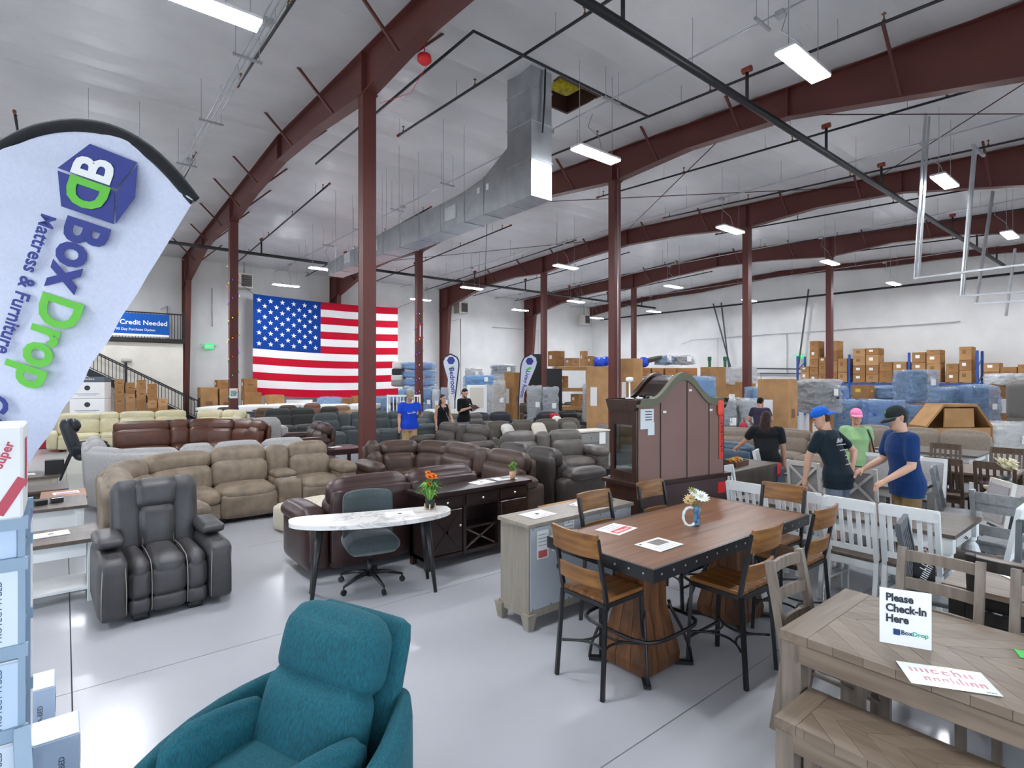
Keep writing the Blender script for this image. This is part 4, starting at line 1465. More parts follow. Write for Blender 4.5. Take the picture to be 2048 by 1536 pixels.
# ---- curio cabinet (hutch on buffet), back to the camera
bx_, by_ = c2w(1.37, 6.0)
wdir = math.radians(90 - (59 - 39.2) - 39.2 + 0)   # direction of the back panel on the plan
ang = math.atan2(CR[1] * .857 + CF[1] * .515, CR[0] * .857 + CF[0] * .515)
t = thing('curio_cabinet', 'tall arched brown curio cabinet showing its mauve back panel', 'cabinet', (bx_, by_, 0), ang)
CW, CD = 1.42, .42
BRW = mat('wood', '#3b241a', dark='#2a1811', axis=2, fine=12, rough=.3)
MAUVE = mat('paint', '#87695f', rough=.7)
OLIVE = mat('paint', '#6b6a57', rough=.7)
# buffet
MB().box(-.04, CW + .04, -.03, CD + .05, .06, .93).obj('buffet_body', BRW, t)
MB().box(-.08, CW + .08, -.06, CD + .08, .93, .97).obj('buffet_top', BRW, t)
for x in (0, CW):
    for y in (.02, CD):
        cush('foot', (.1, .08, .08), (x, y, .04), BRW, t, r=.02, puff=0, n=4)
MB().box(0.0, CW, -.04, -.03, .12, .92).obj('buffet_back', mat('paint', '#4b3737', rough=.7), t)
# hutch carcass: side frames with glass, back panels following the arch
HZ = 1.86


def arch(x):
    q = (x - CW / 2) / (CW * .36)
    return HZ + .3 * (0.5 + 0.5 * math.cos(PI * max(-1, min(1, q))))


for x in (0, CW):
    s = -1 if x == 0 else 1
    for y0, y1 in ((0, .06), (CD - .06, CD)):
        MB().box(x - .02, x + .02, y0, y1, .97, HZ).obj('side_stile', BRW, t)
    for z0, z1 in ((.97, 1.08), (1.6, HZ)):
        MB().box(x - .02, x + .02, .06, CD - .06, z0, z1).obj('side_rail', BRW, t)
    MB().box(x - .004, x + .004, .06, CD - .06, 1.08, 1.6).obj('side_glass', mat('glass', '#a9b4b4', ior=1.7), t)
edges = [0, .34, .77, 1.15, CW]
for i in range(4):
    a, b = edges[i] + .012, edges[i + 1] - .012
    nn = 8
    poly = [(a, .97)] + [(b, .97)] + [(b + (a - b) * k / nn, arch(b + (a - b) * k / nn) - .03) for k in range(nn + 1)]
    bm = MB().prism(poly, 0, .012, Matrix.Rotation(R90, 4, 'X'))
    bm.obj('back_panel', MAUVE, t)
nn = 28
vs, fs = [], []
for k in range(nn + 1):
    x = -.04 + (CW + .08) * k / nn
    z = arch(x)
    vs += [(x, -.03, z - .06), (x, -.03, z + .03), (x, .03, z + .03), (x, .03, z - .06)]
for k in range(nn):
    for q in range(4):
        fs.append((k * 4 + q, k * 4 + (q + 1) % 4, k * 4 + 4 + (q + 1) % 4, k * 4 + 4 + q))
fs += [(0, 1, 2, 3), (nn * 4 + 3, nn * 4 + 2, nn * 4 + 1, nn * 4)]
MB().add(vs, fs).obj('arch_moulding', OLIVE, t)
MB().add([(x, y + CD, z) for x, y, z in vs], fs).obj('arch_moulding', BRW, t)
vs, fs = [], []
for k in range(nn + 1):
    x = -.02 + (CW + .04) * k / nn
    z = arch(x)
    vs += [(x, .03, z), (x, CD - .03, z), (x, CD - .03, z - .02), (x, .03, z - .02)]
for k in range(nn):
    for q in range(4):
        fs.append((k * 4 + q, k * 4 + (q + 1) % 4, k * 4 + 4 + (q + 1) % 4, k * 4 + 4 + q))
fs += [(0, 1, 2, 3), (nn * 4 + 3, nn * 4 + 2, nn * 4 + 1, nn * 4)]
MB().add(vs, fs).obj('arched_roof', mat('plain', '#2a1b16', rough=.18), t, smooth=False)
for x in (-.02, CW + .02):
    MB().prism([(0 - .05, HZ + .02), (CD + .05, HZ + .02), (CD, HZ - .1), (0, HZ - .1)], -.03, .03, Matrix(((0, 0, 1, x), (1, 0, 0, 0), (0, 1, 0, 0), (0, 0, 0, 1)))).obj('cornice', BRW, t)
for x in edges[1:4]:
    MB().box(x - .008, x + .008, -.004, .01, .97, arch(x) - .05).obj('panel_gap', mat('plain', '#1f1210'), t)
for x, z in ((.4, 1.74), (.82, 1.98), (1.18, 1.74)):
    boxo('white_clip', (.05, .006, .025), (x, -.018, z), WHITE, t, .003)
s = boxo('paper_label', (.2, .003, .22), (.13, -.016, 1.67), mat('plain', '#dfe6ea'), t, 0)
boxo('paper_label', (.1, .003, .14), (.19, -.017, 1.56), mat('plain', '#dfe6ea'), t, 0)
for i in range(4):
    boxo('text_line', (.1, .001, .01), (.02, -.003, .08 - .03 * i), INK, s, 0)
rb = cush('red_tag', (.1, .03, .17), (CW - .08, -.03, 1.76), mat('plain', '#e8482f'), t, r=.02, puff=.01, n=4)
boxo('tag_streamer', (.075, .008, .56), (CW - .06, -.02, 1.42), mat('plain', '#d63a2c', rough=.6), t, .002)
scribble(t, .4, .05, mat('plain', '#5a1512'), (CW - .06, -.0262, 1.42), (R90, -R90, 0), n=7, seed=3)
boxo('red_card', (.13, .004, .13), (CW - .08, -.043, .8), RED, t, 0)
# things on top of the curio: a little white lamp, cables
t2 = thing('table_lamp', 'small white mushroom lamp standing on the curio cabinet', 'lamp', (bx_ + .12 * math.cos(ang) - .25 * math.sin(ang), by_ + .12 * math.sin(ang) + .25 * math.cos(ang), HZ + .025))
MB().lathe([(.05, 0), (.05, .01), (.009, .015), (.009, .2)], 14).obj('stem', WHITE, t2, smooth=True)
MB().lathe([(.01, .19), (.04, .2), (.045, .22), (.035, .245), (.005, .25)], 14).obj('shade', WHITE, t2, smooth=True)
o = tag(MB().tube([(bx_ + .3 + .06 * math.cos(k), by_ + .15 + .05 * math.sin(k * 1.7), HZ + .045 + .002 * k) for k in range(14)], .008, 5).obj('cable_coil', BLACK), 'tangle of black cable on top of the curio cabinet', 'cable')

# ---- kidney desk with marble top
dc = (2.36, 5.05)
drz = math.radians(-19)
t = thing('desk', 'white marble kidney-shaped desk on tapered black legs', 'desk', (dc[0], dc[1], 0), drz)
out = []
for k in range(48):
    a = 2 * PI * k / 48
    x = .78 * math.cos(a)
    y = .34 * math.sin(a)
    y += -.10 * math.cos(a * 1.0) ** 2 * .0 + (-.14 * (1 - (x / .78) ** 2) if y > 0 else .02 * (1 - (x / .78) ** 2))
    y += .1 * (x / .78) ** 2 * (1 if y > 0 else .3)
    out.append((x, y))
MB().prism(out, .725, .765).obj('desk_top', mat('marble', '#e3e0dc'), t)
for x in (-.5, .5):
    for y in (-.12, .14):
        MB().tube([(x, y, .725), (x * 1.16, y * 1.5, 0)], [.038, .017], 12).obj('leg', BLKMET, t, smooth=True)
ppx, ppy = px(800, 1028, .767)
paper(ppx, ppy, .7665, drz, 'price sheet on the white marble desk', 'price')
# plant with orange daisies
ppx, ppy = px(860, 1018, .767)
t = thing('potted_flowers', 'black pot of orange daisies and grass on the marble desk', 'plant', (ppx, ppy, .766), .2)
MB().lathe([(.035, .012), (.045, .02), (.05, .1), (.044, .1), (.04, .09)], 16).obj('pot', BLACK, t, smooth=True)
for k in range(4):
    a = PI / 4 + k * R90
    boxo('stand_leg', (.012, .012, .06), (.052 * math.cos(a), .052 * math.sin(a), .03), mat('plain', '#d8b98a'), t, .002)
boxo('stand_bar', (.1, .012, .01), (0, 0, .006), mat('plain', '#d8b98a'), t, .002, rot=(0, 0, PI / 4))
GRS = [mat('plain', c, rough=.6) for c in ('#5f9a3c', '#7db04a', '#4a8231')]
random.seed(11)
for k in range(80):
    a = random.uniform(0, 2 * PI)
    r_ = random.uniform(.05, .19)
    hgt = random.uniform(.08, .2)
    p0 = Vector((.02 * math.cos(a), .02 * math.sin(a), .09))
    p1 = Vector((r_ * .5 * math.cos(a), r_ * .5 * math.sin(a), .1 + hgt))
    p2 = Vector((r_ * math.cos(a), r_ * math.sin(a), .1 + hgt * .75))
    s = Vector((-math.sin(a), math.cos(a), 0)) * .008
    MB().add([p0 - s, p0 + s, p1 + s, p1 - s, p2], [(0, 1, 2, 3), (3, 2, 4)]).obj('grass_blade', GRS[k % 3], t, fix=False)
for (x, y, z, r_) in ((-.03, -.02, .33, .055), (.03, -.01, .33, .06), (.0, .03, .36, .05), (-.035, -.03, .26, .045)):
    f_ = bloom(t, x, y, z, r_, '#e8801c', 12)
    MB().lathe([(.014, 0), (.012, .012), (.003, .016)], 8).obj('flower_centre', mat('plain', '#4a2a14'), f_, loc=(0, 0, .01))
    MB().tube([(0, 0, .09), (x, y, z)], .003, 4).obj('stem', GRS[2], t)
boxo('price_card', (.09, .004, .06), (.07, .03, .27), INK, t, 0, rot=(0, 0, -.3))

# ---- office chair
t = thing('office_chair', 'grey-green fabric swivel chair tucked behind the marble desk', 'chair', (2.42, 5.27, 0), math.radians(-12))
GF = mat('fabric', '#414b4d', amt=.12)


def bow(p):
    return Vector((p.x, p.y - .14 * (p.x / .24) ** 2 * .8, p.z))


cush('backrest', (.5, .09, .52), (0, .2, .68), GF, t, r=.045, puff=.015, fn=bow, n=12)
cush('seat', (.5, .48, .14), (0, -.03, .46), GF, t, r=.06, puff=.03)
MB().tube([(0, 0, .1), (0, 0, .26)], .028, 12).obj('gas_lift', BLKMET, t, smooth=True)
MB().tube([(0, 0, .26), (0, 0, .4)], .016, 12).obj('piston', mat('plain', '#55585c', metal=.9, rough=.3), t, smooth=True)
for k in range(5):
    a = -PI / 2 + .2 + k * 2 * PI / 5
    ex, ey = .33 * math.cos(a), .33 * math.sin(a)
    MB().tube([(0, 0, .14), (ex * .5, ey * .5, .13), (ex, ey, .085)], [.026, .02, .013], 8).obj('base_arm', BLKMET, t, smooth=True)
    c_ = MB()
    c_.tube([(ex - .012 * math.sin(a), ey + .012 * math.cos(a), .03), (ex + .012 * math.sin(a), ey - .012 * math.cos(a), .03)], .03, 12)
    c_.tube([(ex, ey, .03), (ex, ey, .09)], .008, 6)
    c_.obj('castor', BLACK, t, smooth=False)

# ---- espresso sideboard
t = thing('sideboard', 'espresso wood sideboard with drawers and wine rack behind the desk', 'sideboard', (3.06, 5.22, 0))
MB().box(-.04, 1.5, -.03, .4, .81, .85).obj('top', ESPW, t)
MB().box(0, 1.46, .01, .38, .64, .81).obj('drawer_case', ESPW, t)
MB().box(0, 1.46, .3, .38, .12, .64).obj('back_panel', ESPW, t)
MB().box(0, 1.46, .01, .38, .1, .14).obj('bottom_shelf', ESPW, t)
for x in (0, .48, .98, 1.42):
    MB().box(x, x + .04, 0, .38, .1, .66).obj('divider', ESPW, t)
for x in (.0, 1.4):
    for y in (.0, .32):
        boxo('leg', (.06, .06, .12), (x + .03, y + .03, .06), ESPW, t, .005)
KN = mat('plain', '#b9b5ae', metal=.9, rough=.3)
for x0, w in ((.04, .42), (.52, .44), (1.02, .4)):
    d_ = boxo('drawer', (w, .03, .13), (x0 + w / 2, -.0, .725), ESPW, t, .006)
    boxo('knob', (.026, .026, .026), (0, -.026, 0), KN, d_, .006)
for x0, w, kx in ((.04, .42, .17), (1.02, .4, -.16)):
    d_ = boxo('door', (w, .03, .48), (x0 + w / 2, -.0, .4), ESPW, t, .006)
    boxo('knob', (.026, .026, .026), (kx, -.026, 0.05), KN, d_, .006)
    for s in (-1, 1):
        MB().bar((-w * .4 * s, -.018, -.2), (w * .4 * s, -.018, .2), .03, .012, up=(0, 1, 0)).obj('cross_moulding', ESPW, d_)
MB().box(.52, .98, .02, .36, .38, .4).obj('rack_shelf', ESPW, t)
for s in (-1, 1):
    MB().bar((.75 - .21 * s, .05, .15), (.75 + .21 * s, .05, .38), .02, .02, up=(0, 1, 0)).obj('wine_lattice', mat('wood', '#5b4a42', axis=0), t)
paper(3.95, 5.42, .852, .1, 'price sheet on the espresso sideboard', 'price')
paper(4.32, 5.45, .852, -.1, 'second price sheet at the far end of the espresso sideboard', 'photo', .3, .2)
t = thing('potted_plant', 'small green potted plant at the right end of the sideboard', 'plant', (4.38, 5.36, .856))
MB().lathe([(.03, 0), (.038, .02), (.042, .09), (.036, .09)], 12).obj('pot', mat('plain', '#c49a78'), t, smooth=True)
for q in range(5):
    bloom(t, .02 * math.cos(q * 1.3), .02 * math.sin(q * 1.3), .11 + .018 * q, .05, ['#6f9a3f', '#82ad4c'][q % 2], 8, 'foliage')

# ---- patterned ottoman
t = thing('ottoman', 'cream woven ottoman with brown Aztec pattern by the taupe sectional', 'ottoman', (2.75, 7.75, 0), .25)
IV = mat('fabric', '#cfc6b2', amt=.15)
cush('cushion_body', (.85, .85, .36), (0, 0, .19), IV, t, r=.07, puff=.03, n=10)
for sgn, c in ((1, '#5b5048'), (.55, '#cfc6b2'), (.38, '#8a7458')):
    pts = []
    nst = 7
    z_ = .375 + .012 + (1 - sgn) * .004
    poly = [(-.34 * sgn, 0), (-.2 * sgn, .1 * sgn), (-.2 * sgn, .2 * sgn), (0, .3 * sgn), (.2 * sgn, .2 * sgn), (.2 * sgn, .1 * sgn), (.34 * sgn, 0), (.2 * sgn, -.1 * sgn), (.2 * sgn, -.2 * sgn), (0, -.3 * sgn), (-.2 * sgn, -.2 * sgn), (-.2 * sgn, -.1 * sgn)]
    MB().prism(poly, z_, z_ + .002).obj('woven_motif', mat('fabric', c), t)
    MB().prism([(a * .55, b * .5) for a, b in poly], 0, .003, Matrix.Translation((0, -.437 - (1 - sgn) * .004, .2)) @ Matrix.Rotation(R90, 4, 'X')).obj('woven_motif', mat('fabric', c), t)
tag(cush('round_pouf', (.5, .5, .3), (3.3, 7.9, .42 - .26), mat('leather', '#3d302b'), None, r=.14, puff=.04), 'dark brown leather pouf beside the patterned ottoman', 'pouf')

# ------------------------------------------------------------------ dining chairs
def ch_frame(t, wm, sm, w=.44, d=.43, sz=.46, bh=1.0, lean=.1, seatm=None, legw=.038):
    for s in (-1, 1):
        MB().bar((s * (w / 2 - .02), -d / 2 + .02, sz), (s * (w / 2 - .015), -d / 2 + .02, 0), legw).obj('leg', wm, t)
        b = MB()
        b.bar((s * (w / 2 - .02), d / 2 + .05, 0), (s * (w / 2 - .02), d / 2 - .02, sz), legw)
        b.bar((s * (w / 2 - .02), d / 2 - .02, sz - .02), (s * (w / 2 - .02), d / 2 - .02 + lean, bh), legw)
        b.obj('leg', wm, t)
        MB().bar((s * (w / 2 - .02), -d / 2 + .02, .2), (s * (w / 2 - .02), d / 2, .22), .022).obj('stretcher', wm, t)
    for y in (-d / 2 + .02, d / 2 - .02):
        MB().bar((-w / 2 + .03, y, sz - .05), (w / 2 - .03, y, sz - .05), .022, .07).obj('apron', wm, t)
    boxo('seat', (w, d, .035), (0, 0, sz + .005), seatm or sm, t, .008)


def yb_at(z, d, sz, bh, lean):
    return d / 2 - .02 + lean * (z - sz) / (bh - sz)


def slat_chair(label, loc, rz, wm, seatm, group, nslat=5):
    t = thing('dining_chair', label, 'chair', loc, rz, group)
    ch_frame(t, wm, wm, seatm=seatm)
    Y = lambda z: yb_at(z, .43, .46, 1.0, .1)
    MB().bar((-.21, Y(.97), .96), (.21, Y(.97), .96), .03, .1).obj('top_rail', wm, t)
    MB().bar((-.2, Y(.56), .55), (.2, Y(.56), .55), .025, .05).obj('lower_rail', wm, t)
    for i in range(nslat):
        x = -.145 + .29 * i / (nslat - 1)
        MB().bar((x, Y(.56), .56), (x, Y(.93) + .0, .93), .034, .016, up=(0, 1, 0)).obj('slat', wm, t)
    return note_kids(t)


def ladder_chair(label, loc, rz, wm, group, seatm=None, rails=(.62, .78, .95), rh=.07):
    t = thing('dining_chair', label, 'chair', loc, rz, group)
    ch_frame(t, wm, wm, seatm=seatm, legw=.045)
    for z in rails:
        y = yb_at(z, .43, .46, 1.0, .1)
        b = MB()
        prev = None
        for i in range(7):
            a = -1 + 2 * i / 6
            p_ = (a * .19, y + .025 * (1 - a * a), z)
            if prev:
                b.bar(prev, p_, .022, rh)
            prev = p_
        b.obj('back_rail', wm, t)
    return note_kids(t)


def x_chair(label, loc, rz, wm, panelm, group):
    t = thing('dining_chair', label, 'chair', loc, rz, group)
    ch_frame(t, wm, wm, seatm=panelm)
    Y = lambda z: yb_at(z, .43, .46, 1.0, .1)
    MB().bar((-.21, Y(.97), .97), (.21, Y(.97), .97), .03, .06).obj('top_rail', wm, t)
    MB().bar((-.2, Y(.54), .54), (.2, Y(.54), .54), .025, .05).obj('lower_rail', wm, t)
    for s in (-1, 1):
        MB().bar((-.19 * s, Y(.56) + .012, .56), (.19 * s, Y(.95) + .012, .95), .032, .014, up=(0, 1, 0)).obj('cross_slat', wm, t)
    MB().add([(-.19, Y(.56) - .012, .56), (.19, Y(.56) - .012, .56), (.19, Y(.95) - .012, .95), (-.19, Y(.95) - .012, .95), (-.19, Y(.56) - .03, .56), (.19, Y(.56) - .03, .56), (.19, Y(.95) - .03, .95), (-.19, Y(.95) - .03, .95)], [(0, 1, 2, 3), (7, 6, 5, 4), (0, 4, 5, 1), (2, 6, 7, 3), (0, 3, 7, 4), (1, 5, 6, 2)]).obj('upholstered_panel', panelm, t)
    return note_kids(t)


def panel_chair(label, loc, rz, wm, panelm, group):
    t = thing('dining_chair', label, 'chair', loc, rz, group)
    ch_frame(t, wm, wm, seatm=panelm)
    Y = lambda z: yb_at(z, .43, .46, 1.0, .1)
    MB().bar((-.21, Y(.97), .97), (.21, Y(.97), .97), .03, .06).obj('top_rail', wm, t)
    MB().bar((-.2, Y(.6), .6), (.2, Y(.6), .6), .025, .05).obj('lower_rail', wm, t)
    cush('back_pad', (.36, .035, .34), (0, Y(.78) - .004, .78), panelm, t, r=.015, puff=.006, rot=(-.18, 0, 0), n=4)
    return note_kids(t)


def leg_table(name, label, x0, x1, y0, y1, z, topm, legm, planks=0, turned=False, legw=.09, apron=.1, th=.035, along='y', over=.03, group=None):
    t = thing(name, label, 'table', ((x0 + x1) / 2, (y0 + y1) / 2, 0), 0, group)
    a, b = (x1 - x0) / 2, (y1 - y0) / 2
    if planks:
        for i in range(planks):
            if along == 'y':
                p, q = -a + 2 * a * i / planks, -a + 2 * a * (i + 1) / planks
                MB().box(p + .001, q - .001, -b, b, z - th, z).obj('plank', topm, t)
            else:
                p, q = -b + 2 * b * i / planks, -b + 2 * b * (i + 1) / planks
                MB().box(-a, a, p + .001, q - .001, z - th, z).obj('plank', topm, t)
    else:
        boxo('top', (2 * a, 2 * b, th), (0, 0, z - th / 2), topm, t, .005)
    la, lb = a - over - legw / 2, b - over - legw / 2
    for s in (-1, 1):
        boxo('apron', (2 * la - legw, .02, apron), (0, s * (lb + .0), z - th - apron / 2), legm, t, .002)
        boxo('apron', (.02, 2 * lb - legw, apron), (s * la, 0, z - th - apron / 2), legm, t, .002)
    for sx_ in (-1, 1):
        for sy in (-1, 1):
            if turned:
                zt = z - th - .14
                g = MB().lathe([(.03, 0), (.035, .03), (.03, .06), (.045, .09), (.06, .14), (.04, .22), (.032, .26), (.055, .28), (.055, .3), (.07, .36), (.078, .44), (.06, .5), (.035, .53), (.05, .55), (.05, zt)], 16)
                g.box(-.055, .055, -.055, .055, zt, z - th)
                g.obj('leg', legm, t, loc=(sx_ * la, sy * lb, 0), smooth=False)
            else:
                boxo('leg', (legw, legw, z - th), (sx_ * la, sy * lb, (z - th) / 2), legm, t, .004)
    return t


# ---- white table with turned legs, white slat chairs
tb = leg_table('dining_table', 'white farmhouse table with brown plank top and turned legs', 5.93, 6.93, 1.25, 3.25, .76, BRTOP, WHP, planks=6, turned=True, apron=.13)
dr = boxo('drawer', (.5, .02, .1), (0, -1.0 + .045, .655), WHP, tb, .004)
MB().tube([(-.03, -.012, 0), (-.02, -.03, -.012), (.02, -.03, -.012), (.03, -.012, 0)], .005, 6).obj('pull', BLKMET, dr)
GSEAT = mat('fabric', '#8d8983')
G_ = 'white slat-back dining chairs'
w0 = slat_chair('white slat-back chair along the farmhouse table, right of three in front', (5.9, 1.5, 0), R90, WHP, BRTOP, G_)
for lab, x, y, rz in (('white slat-back chair along the farmhouse table, middle of three in front', 5.88, 1.95, R90 - .03), ('white slat-back chair along the farmhouse table, left of three in front', 5.9, 2.42, R90),
                      ('white slat-back chair partly behind the end counter stool', 5.9, 2.95, R90), ('white slat-back chair at the far left head of the farmhouse table', 6.5, 3.42, 0),
                      ('white slat-back chair at the right head of the farmhouse table', 6.45, 1.18, R180)):
    copy_tree(w0, (x, y, 0), rz, lab)
slat_chair('slate grey slat-back chair carrying a hanging sign before the white chairs', (5.15, 1.12, 0), .15, SLATE, SLATE, 'dark dining chairs')
# hanging sign on that chair
sg = thing('hanging_sign', 'small black hanging sign with white lettering on a chair back', 'sign', (4.36, 1.08, .84), -R90)
boxo('board', (.12, .012, .17), (0, 0, 0), BLACK, sg, .003)
scribble(sg, .14, .06, WHITE, (0, -.0075, 0), (R90, -1.2, 0), n=5, seed=8)
MB().tube([(-.05, 0, .085), (0, .03, .15), (.05, 0, .085)], .003, 4).obj('cord', mat('plain', '#c9b79a'), sg)

# ---- check-in table, bench and ladder-back chairs
t = thing('dining_table', 'grey-brown farmhouse table with chevron top holding the check-in sign', 'table', (3.44, .46, 0))
a, b = .455, .92
TZ2 = .76
# breadboard ends and chevron planks
for s in (-1, 1):
    MB().box(-a, a, s * b - (.14 if s > 0 else 0), s * b + (.14 if s < 0 else 0), TZ2 - .05, TZ2).obj('breadboard_end', GREYWX, t)


def clip(poly, x0, x1, y0, y1):
    for ax, lim, sg in ((0, x0, 1), (0, x1, -1), (1, y0, 1), (1, y1, -1)):
        out = []
        for i in range(len(poly)):
            p, q = poly[i - 1], poly[i]
            ip, iq = sg * (p[ax] - lim) >= 0, sg * (q[ax] - lim) >= 0
            if ip != iq:
                f_ = (lim - p[ax]) / (q[ax] - p[ax])
                out.append((p[0] + (q[0] - p[0]) * f_, p[1] + (q[1] - p[1]) * f_))
            if iq:
                out.append(q)
        poly = out
        if not poly:
            break
    return poly


def chevron(t, hx, y0, y1, z0, z1, pitch, slope, m):
    for s in (-1, 1):
        k = -14
        while k < 30:
            c0, c1 = y0 + k * pitch + .0012, y0 + (k + 1) * pitch - .0012
            xa, xb = (0.0008, hx) if s > 0 else (-hx, -.0008)
            f_ = lambda x, c: (x, c + slope * abs(x))
            po = clip([f_(xa, c0), f_(xb, c0), f_(xb, c1), f_(xa, c1)], xa, xb, y0, y1)
            if len(po) >= 3:
                MB().prism(po, z0, z1 + random.uniform(-.0006, .0004)).obj('plank', m[k % 2], t)
            k += 1


GW2 = [mat('wood', '#877665', dark='#6f5f50', axis=1, fine=15, rough=.4), mat('wood', '#7e6d5c', dark='#685848', axis=1, fine=15, rough=.4)]
chevron(t, a, -b + .142, b - .142, TZ2 - .045, TZ2 - .001, .135, -1.0, GW2)
for s in (-1, 1):
    boxo('apron', (.03, 2 * b - .14, .1), (s * (a - .02), 0, TZ2 - .1), GREYW, t, .003)
    boxo('apron', (2 * a - .2, .03, .1), (0, s * (b - .02), TZ2 - .1), GREYWX, t, .003)
    for q in (-1, 1):
        boxo('leg', (.1, .1, TZ2 - .05), (s * (a - .055), q * (b - .055), (TZ2 - .05) / 2), GREYV, t, .005)
t = thing('bench', 'grey-brown wooden bench pushed along the check-in table', 'bench', (2.87, .46, 0))
a2, b2 = .2, .8
for s in (-1, 1):
    MB().box(-a2, a2, s * b2 - (.1 if s > 0 else 0), s * b2 + (.1 if s < 0 else 0), .42, .47).obj('breadboard_end', GREYWX, t)
    boxo('apron', (.03, 2 * b2 - .16, .09), (s * (a2 - .02), 0, .38), GREYW, t, .003)
    for q in (-1, 1):
        boxo('leg', (.085, .085, .42), (s * (a2 - .045), q * (b2 - .045), .21), GREYV, t, .005)
chevron(t, a2, -b2 + .102, b2 - .102, .425, .469, .13, -1.0, GW2)
G2 = 'grey-brown ladder-back chairs'
l0 = ladder_chair('grey-brown ladder-back chair at the left head of the check-in table', (3.52, 1.3, 0), 0, GREYV, G2)
copy_tree(l0, (4.0, .98, 0), -R90, 'grey-brown ladder-back chair behind the check-in sign')
copy_tree(l0, (4.0, .42, 0), -R90, 'grey-brown ladder-back chair at the right picture edge')
# check-in sign
sx1, sy1 = px(1810, 1292, TZ2)
sg = thing('check_in_sign', 'white sign reading Please Check-In Here standing on the table', 'sign', (sx1, sy1, TZ2 + .001), YAW + math.radians(-26))
MB().box(-.108, .108, -.003, 0, 0, .28).obj('sign_card', WHITE, sg)
MB().box(-.108, .108, -.002, .09, 0, .002).obj('sign_foot', mat('glass', '#ffffff'), sg)
for i, s in enumerate(('Please', 'Check-In', 'Here')):
    text(s, .054, mat('plain', '#2c3038'), sg, (-.082, -.0045, .235 - .053 * i), (R90, 0, 0), bold=.035, align='LEFT', sx=.86)
lg = boxo('logo_cube', (.028, .001, .03), (-.035, -.0045, .065), mat('plain', '#1f3f6d'), sg, 0)
text('Box', .03, mat('plain', '#1f3f6d'), sg, (-.018, -.0045, .066), (R90, 0, 0), bold=.02, align='LEFT')
text('Drop', .03, mat('plain', '#3fae8a'), sg, (.03, -.0045, .066), (R90, 0, 0), bold=.02, align='LEFT')
qx, qy = px(1893, 1357, TZ2)
pp = thing('laminated_sheet', 'laminated sheet with red hand lettering on the check-in table', 'paper', (qx, qy, TZ2 + .002), YAW - .33)
boxo('sheet', (.33, .2, .002), (0, 0, .0015), mat('plain', '#eef0f2', rough=.12), pp, 0)
scribble(pp, .25, .06, mat('plain', '#d98f98'), (-.01, .05, .003), n=6, seed=5)
scribble(pp, .24, .055, mat('plain', '#d98f98'), (.02, -.025, .003), n=7, seed=6)
scribble(pp, .04, .008, INK, (.13, -.085, .003), n=4, seed=7)
qx, qy = px(2046, 1310, TZ2)
tag(boxo('green_tag', (.09, .045, .003), (qx, qy, TZ2 + .004), mat('plain', '#4cc45a'), None, 0, rot=(0, 0, .4)), 'bright green paper tag at the right edge of the check-in table', 'tag')

# ---- next table behind: dark apron table with papers, dark chairs
leg_table('dining_table', 'grey-brown table with near-black apron right of the hanging sign', 4.5, 5.42, -.45, 1.02, .76, GREYW, DKCH, planks=6)
paper(4.95, .62, .763, .8, 'wrinkled flyer on the dark apron table', 'photo', .3, .22)
d0 = ladder_chair('dark slat chair tucked at the near side of the dark apron table', (4.74, .66, 0), R90, DKCH, 'dark dining chairs', rails=(.6, .95))
slat_chair('dark grey slat chair on the far side of the dark apron table', (5.5, .62, 0), -R90, SLATE, SLATE, 'dark dining chairs', 4)
# ---- white x-back set
XW = mat('paint', '#cfcac2', rough=.5)
XP = mat('fabric', '#9d9a99', amt=.08)
GX = 'pale cross-back dining chairs'
tx0, ty0 = px(1650, 962, .76)
tb2 = leg_table('dining_table', 'grey-topped white table behind the two standing men', 8.0, 9.0, 2.05, 3.65, .76, mat('wood', '#6d655f', dark='#5a524c', axis=1), XW, planks=5)
x0_ = x_chair('pale cross-back chair beside the man in the dark T-shirt, left of him', (8.02, 3.25, 0), R90 - .05, XW, XP, GX)
copy_tree(x0_, (8.02, 2.62, 0), R90 + .03, 'pale cross-back chair right beside the man in the dark T-shirt')
copy_tree(x0_, (7.8, 1.5, 0), R180 + .6, 'silver cross-back chair right of the man in the navy polo')
p0_ = panel_chair('white panel-back chair beside the woman in the black polo', (8.55, 4.0, 0), .3, WHP, XP, 'white panel-back chairs')
copy_tree(p0_, (9.2, 2.9, 0), -R90, 'white panel-back chair on the far side, left of the navy polo man')
copy_tree(p0_, (9.2, 2.3, 0), -R90, 'white panel-back chair on the far side, behind the navy polo man')
# ---- grey tables on the right
SILV = mat('wood', '#8e9092', dark='#777a7c', axis=1, fine=14)
GT = mat('wood', '#9b9692', dark='#857f7a', axis=1, fine=14)
leg_table('dining_table', 'pale grey wood table with slate apron under the glass flower vase', 8.25, 9.45, -.6, 1.52, .76, GT, SLATE, planks=6, legw=.11)
ladder_chair('silver grey wide-panel chair pulled to the pale grey table', (7.35, 1.12, 0), R90 - .12, SILV, 'silver grey chairs', rails=(.93, .84, .6), rh=.1)
ladder_chair('silver grey slat chair at the left end of the pale grey table', (8.55, 1.72, 0), .15, SILV, 'silver grey chairs', rails=(.95, .75), rh=.12)
leg_table('bench', 'silver grey bench seat before the pale grey table', 7.72, 8.07, -.4, .95, .47, GT, SLATE, planks=3, legw=.07, apron=.06)['category'] = 'bench'
fx_, fy_ = px(2012, 975, .76)
t = thing('flower_vase', 'glass vase with cream feathery flowers on the pale grey table', 'vase', (fx_, fy_, .762))
MB().lathe([(.05, 0), (.06, .01), (.06, .15), (.055, .15), (.055, .015)], 14).obj('glass_body', GL, t, smooth=True)
cush('green_stones', (.09, .09, .07), (0, 0, .05), mat('fabric', '#7ea24c', sc=50, amt=.5), t, r=.03, puff=0, n=4)
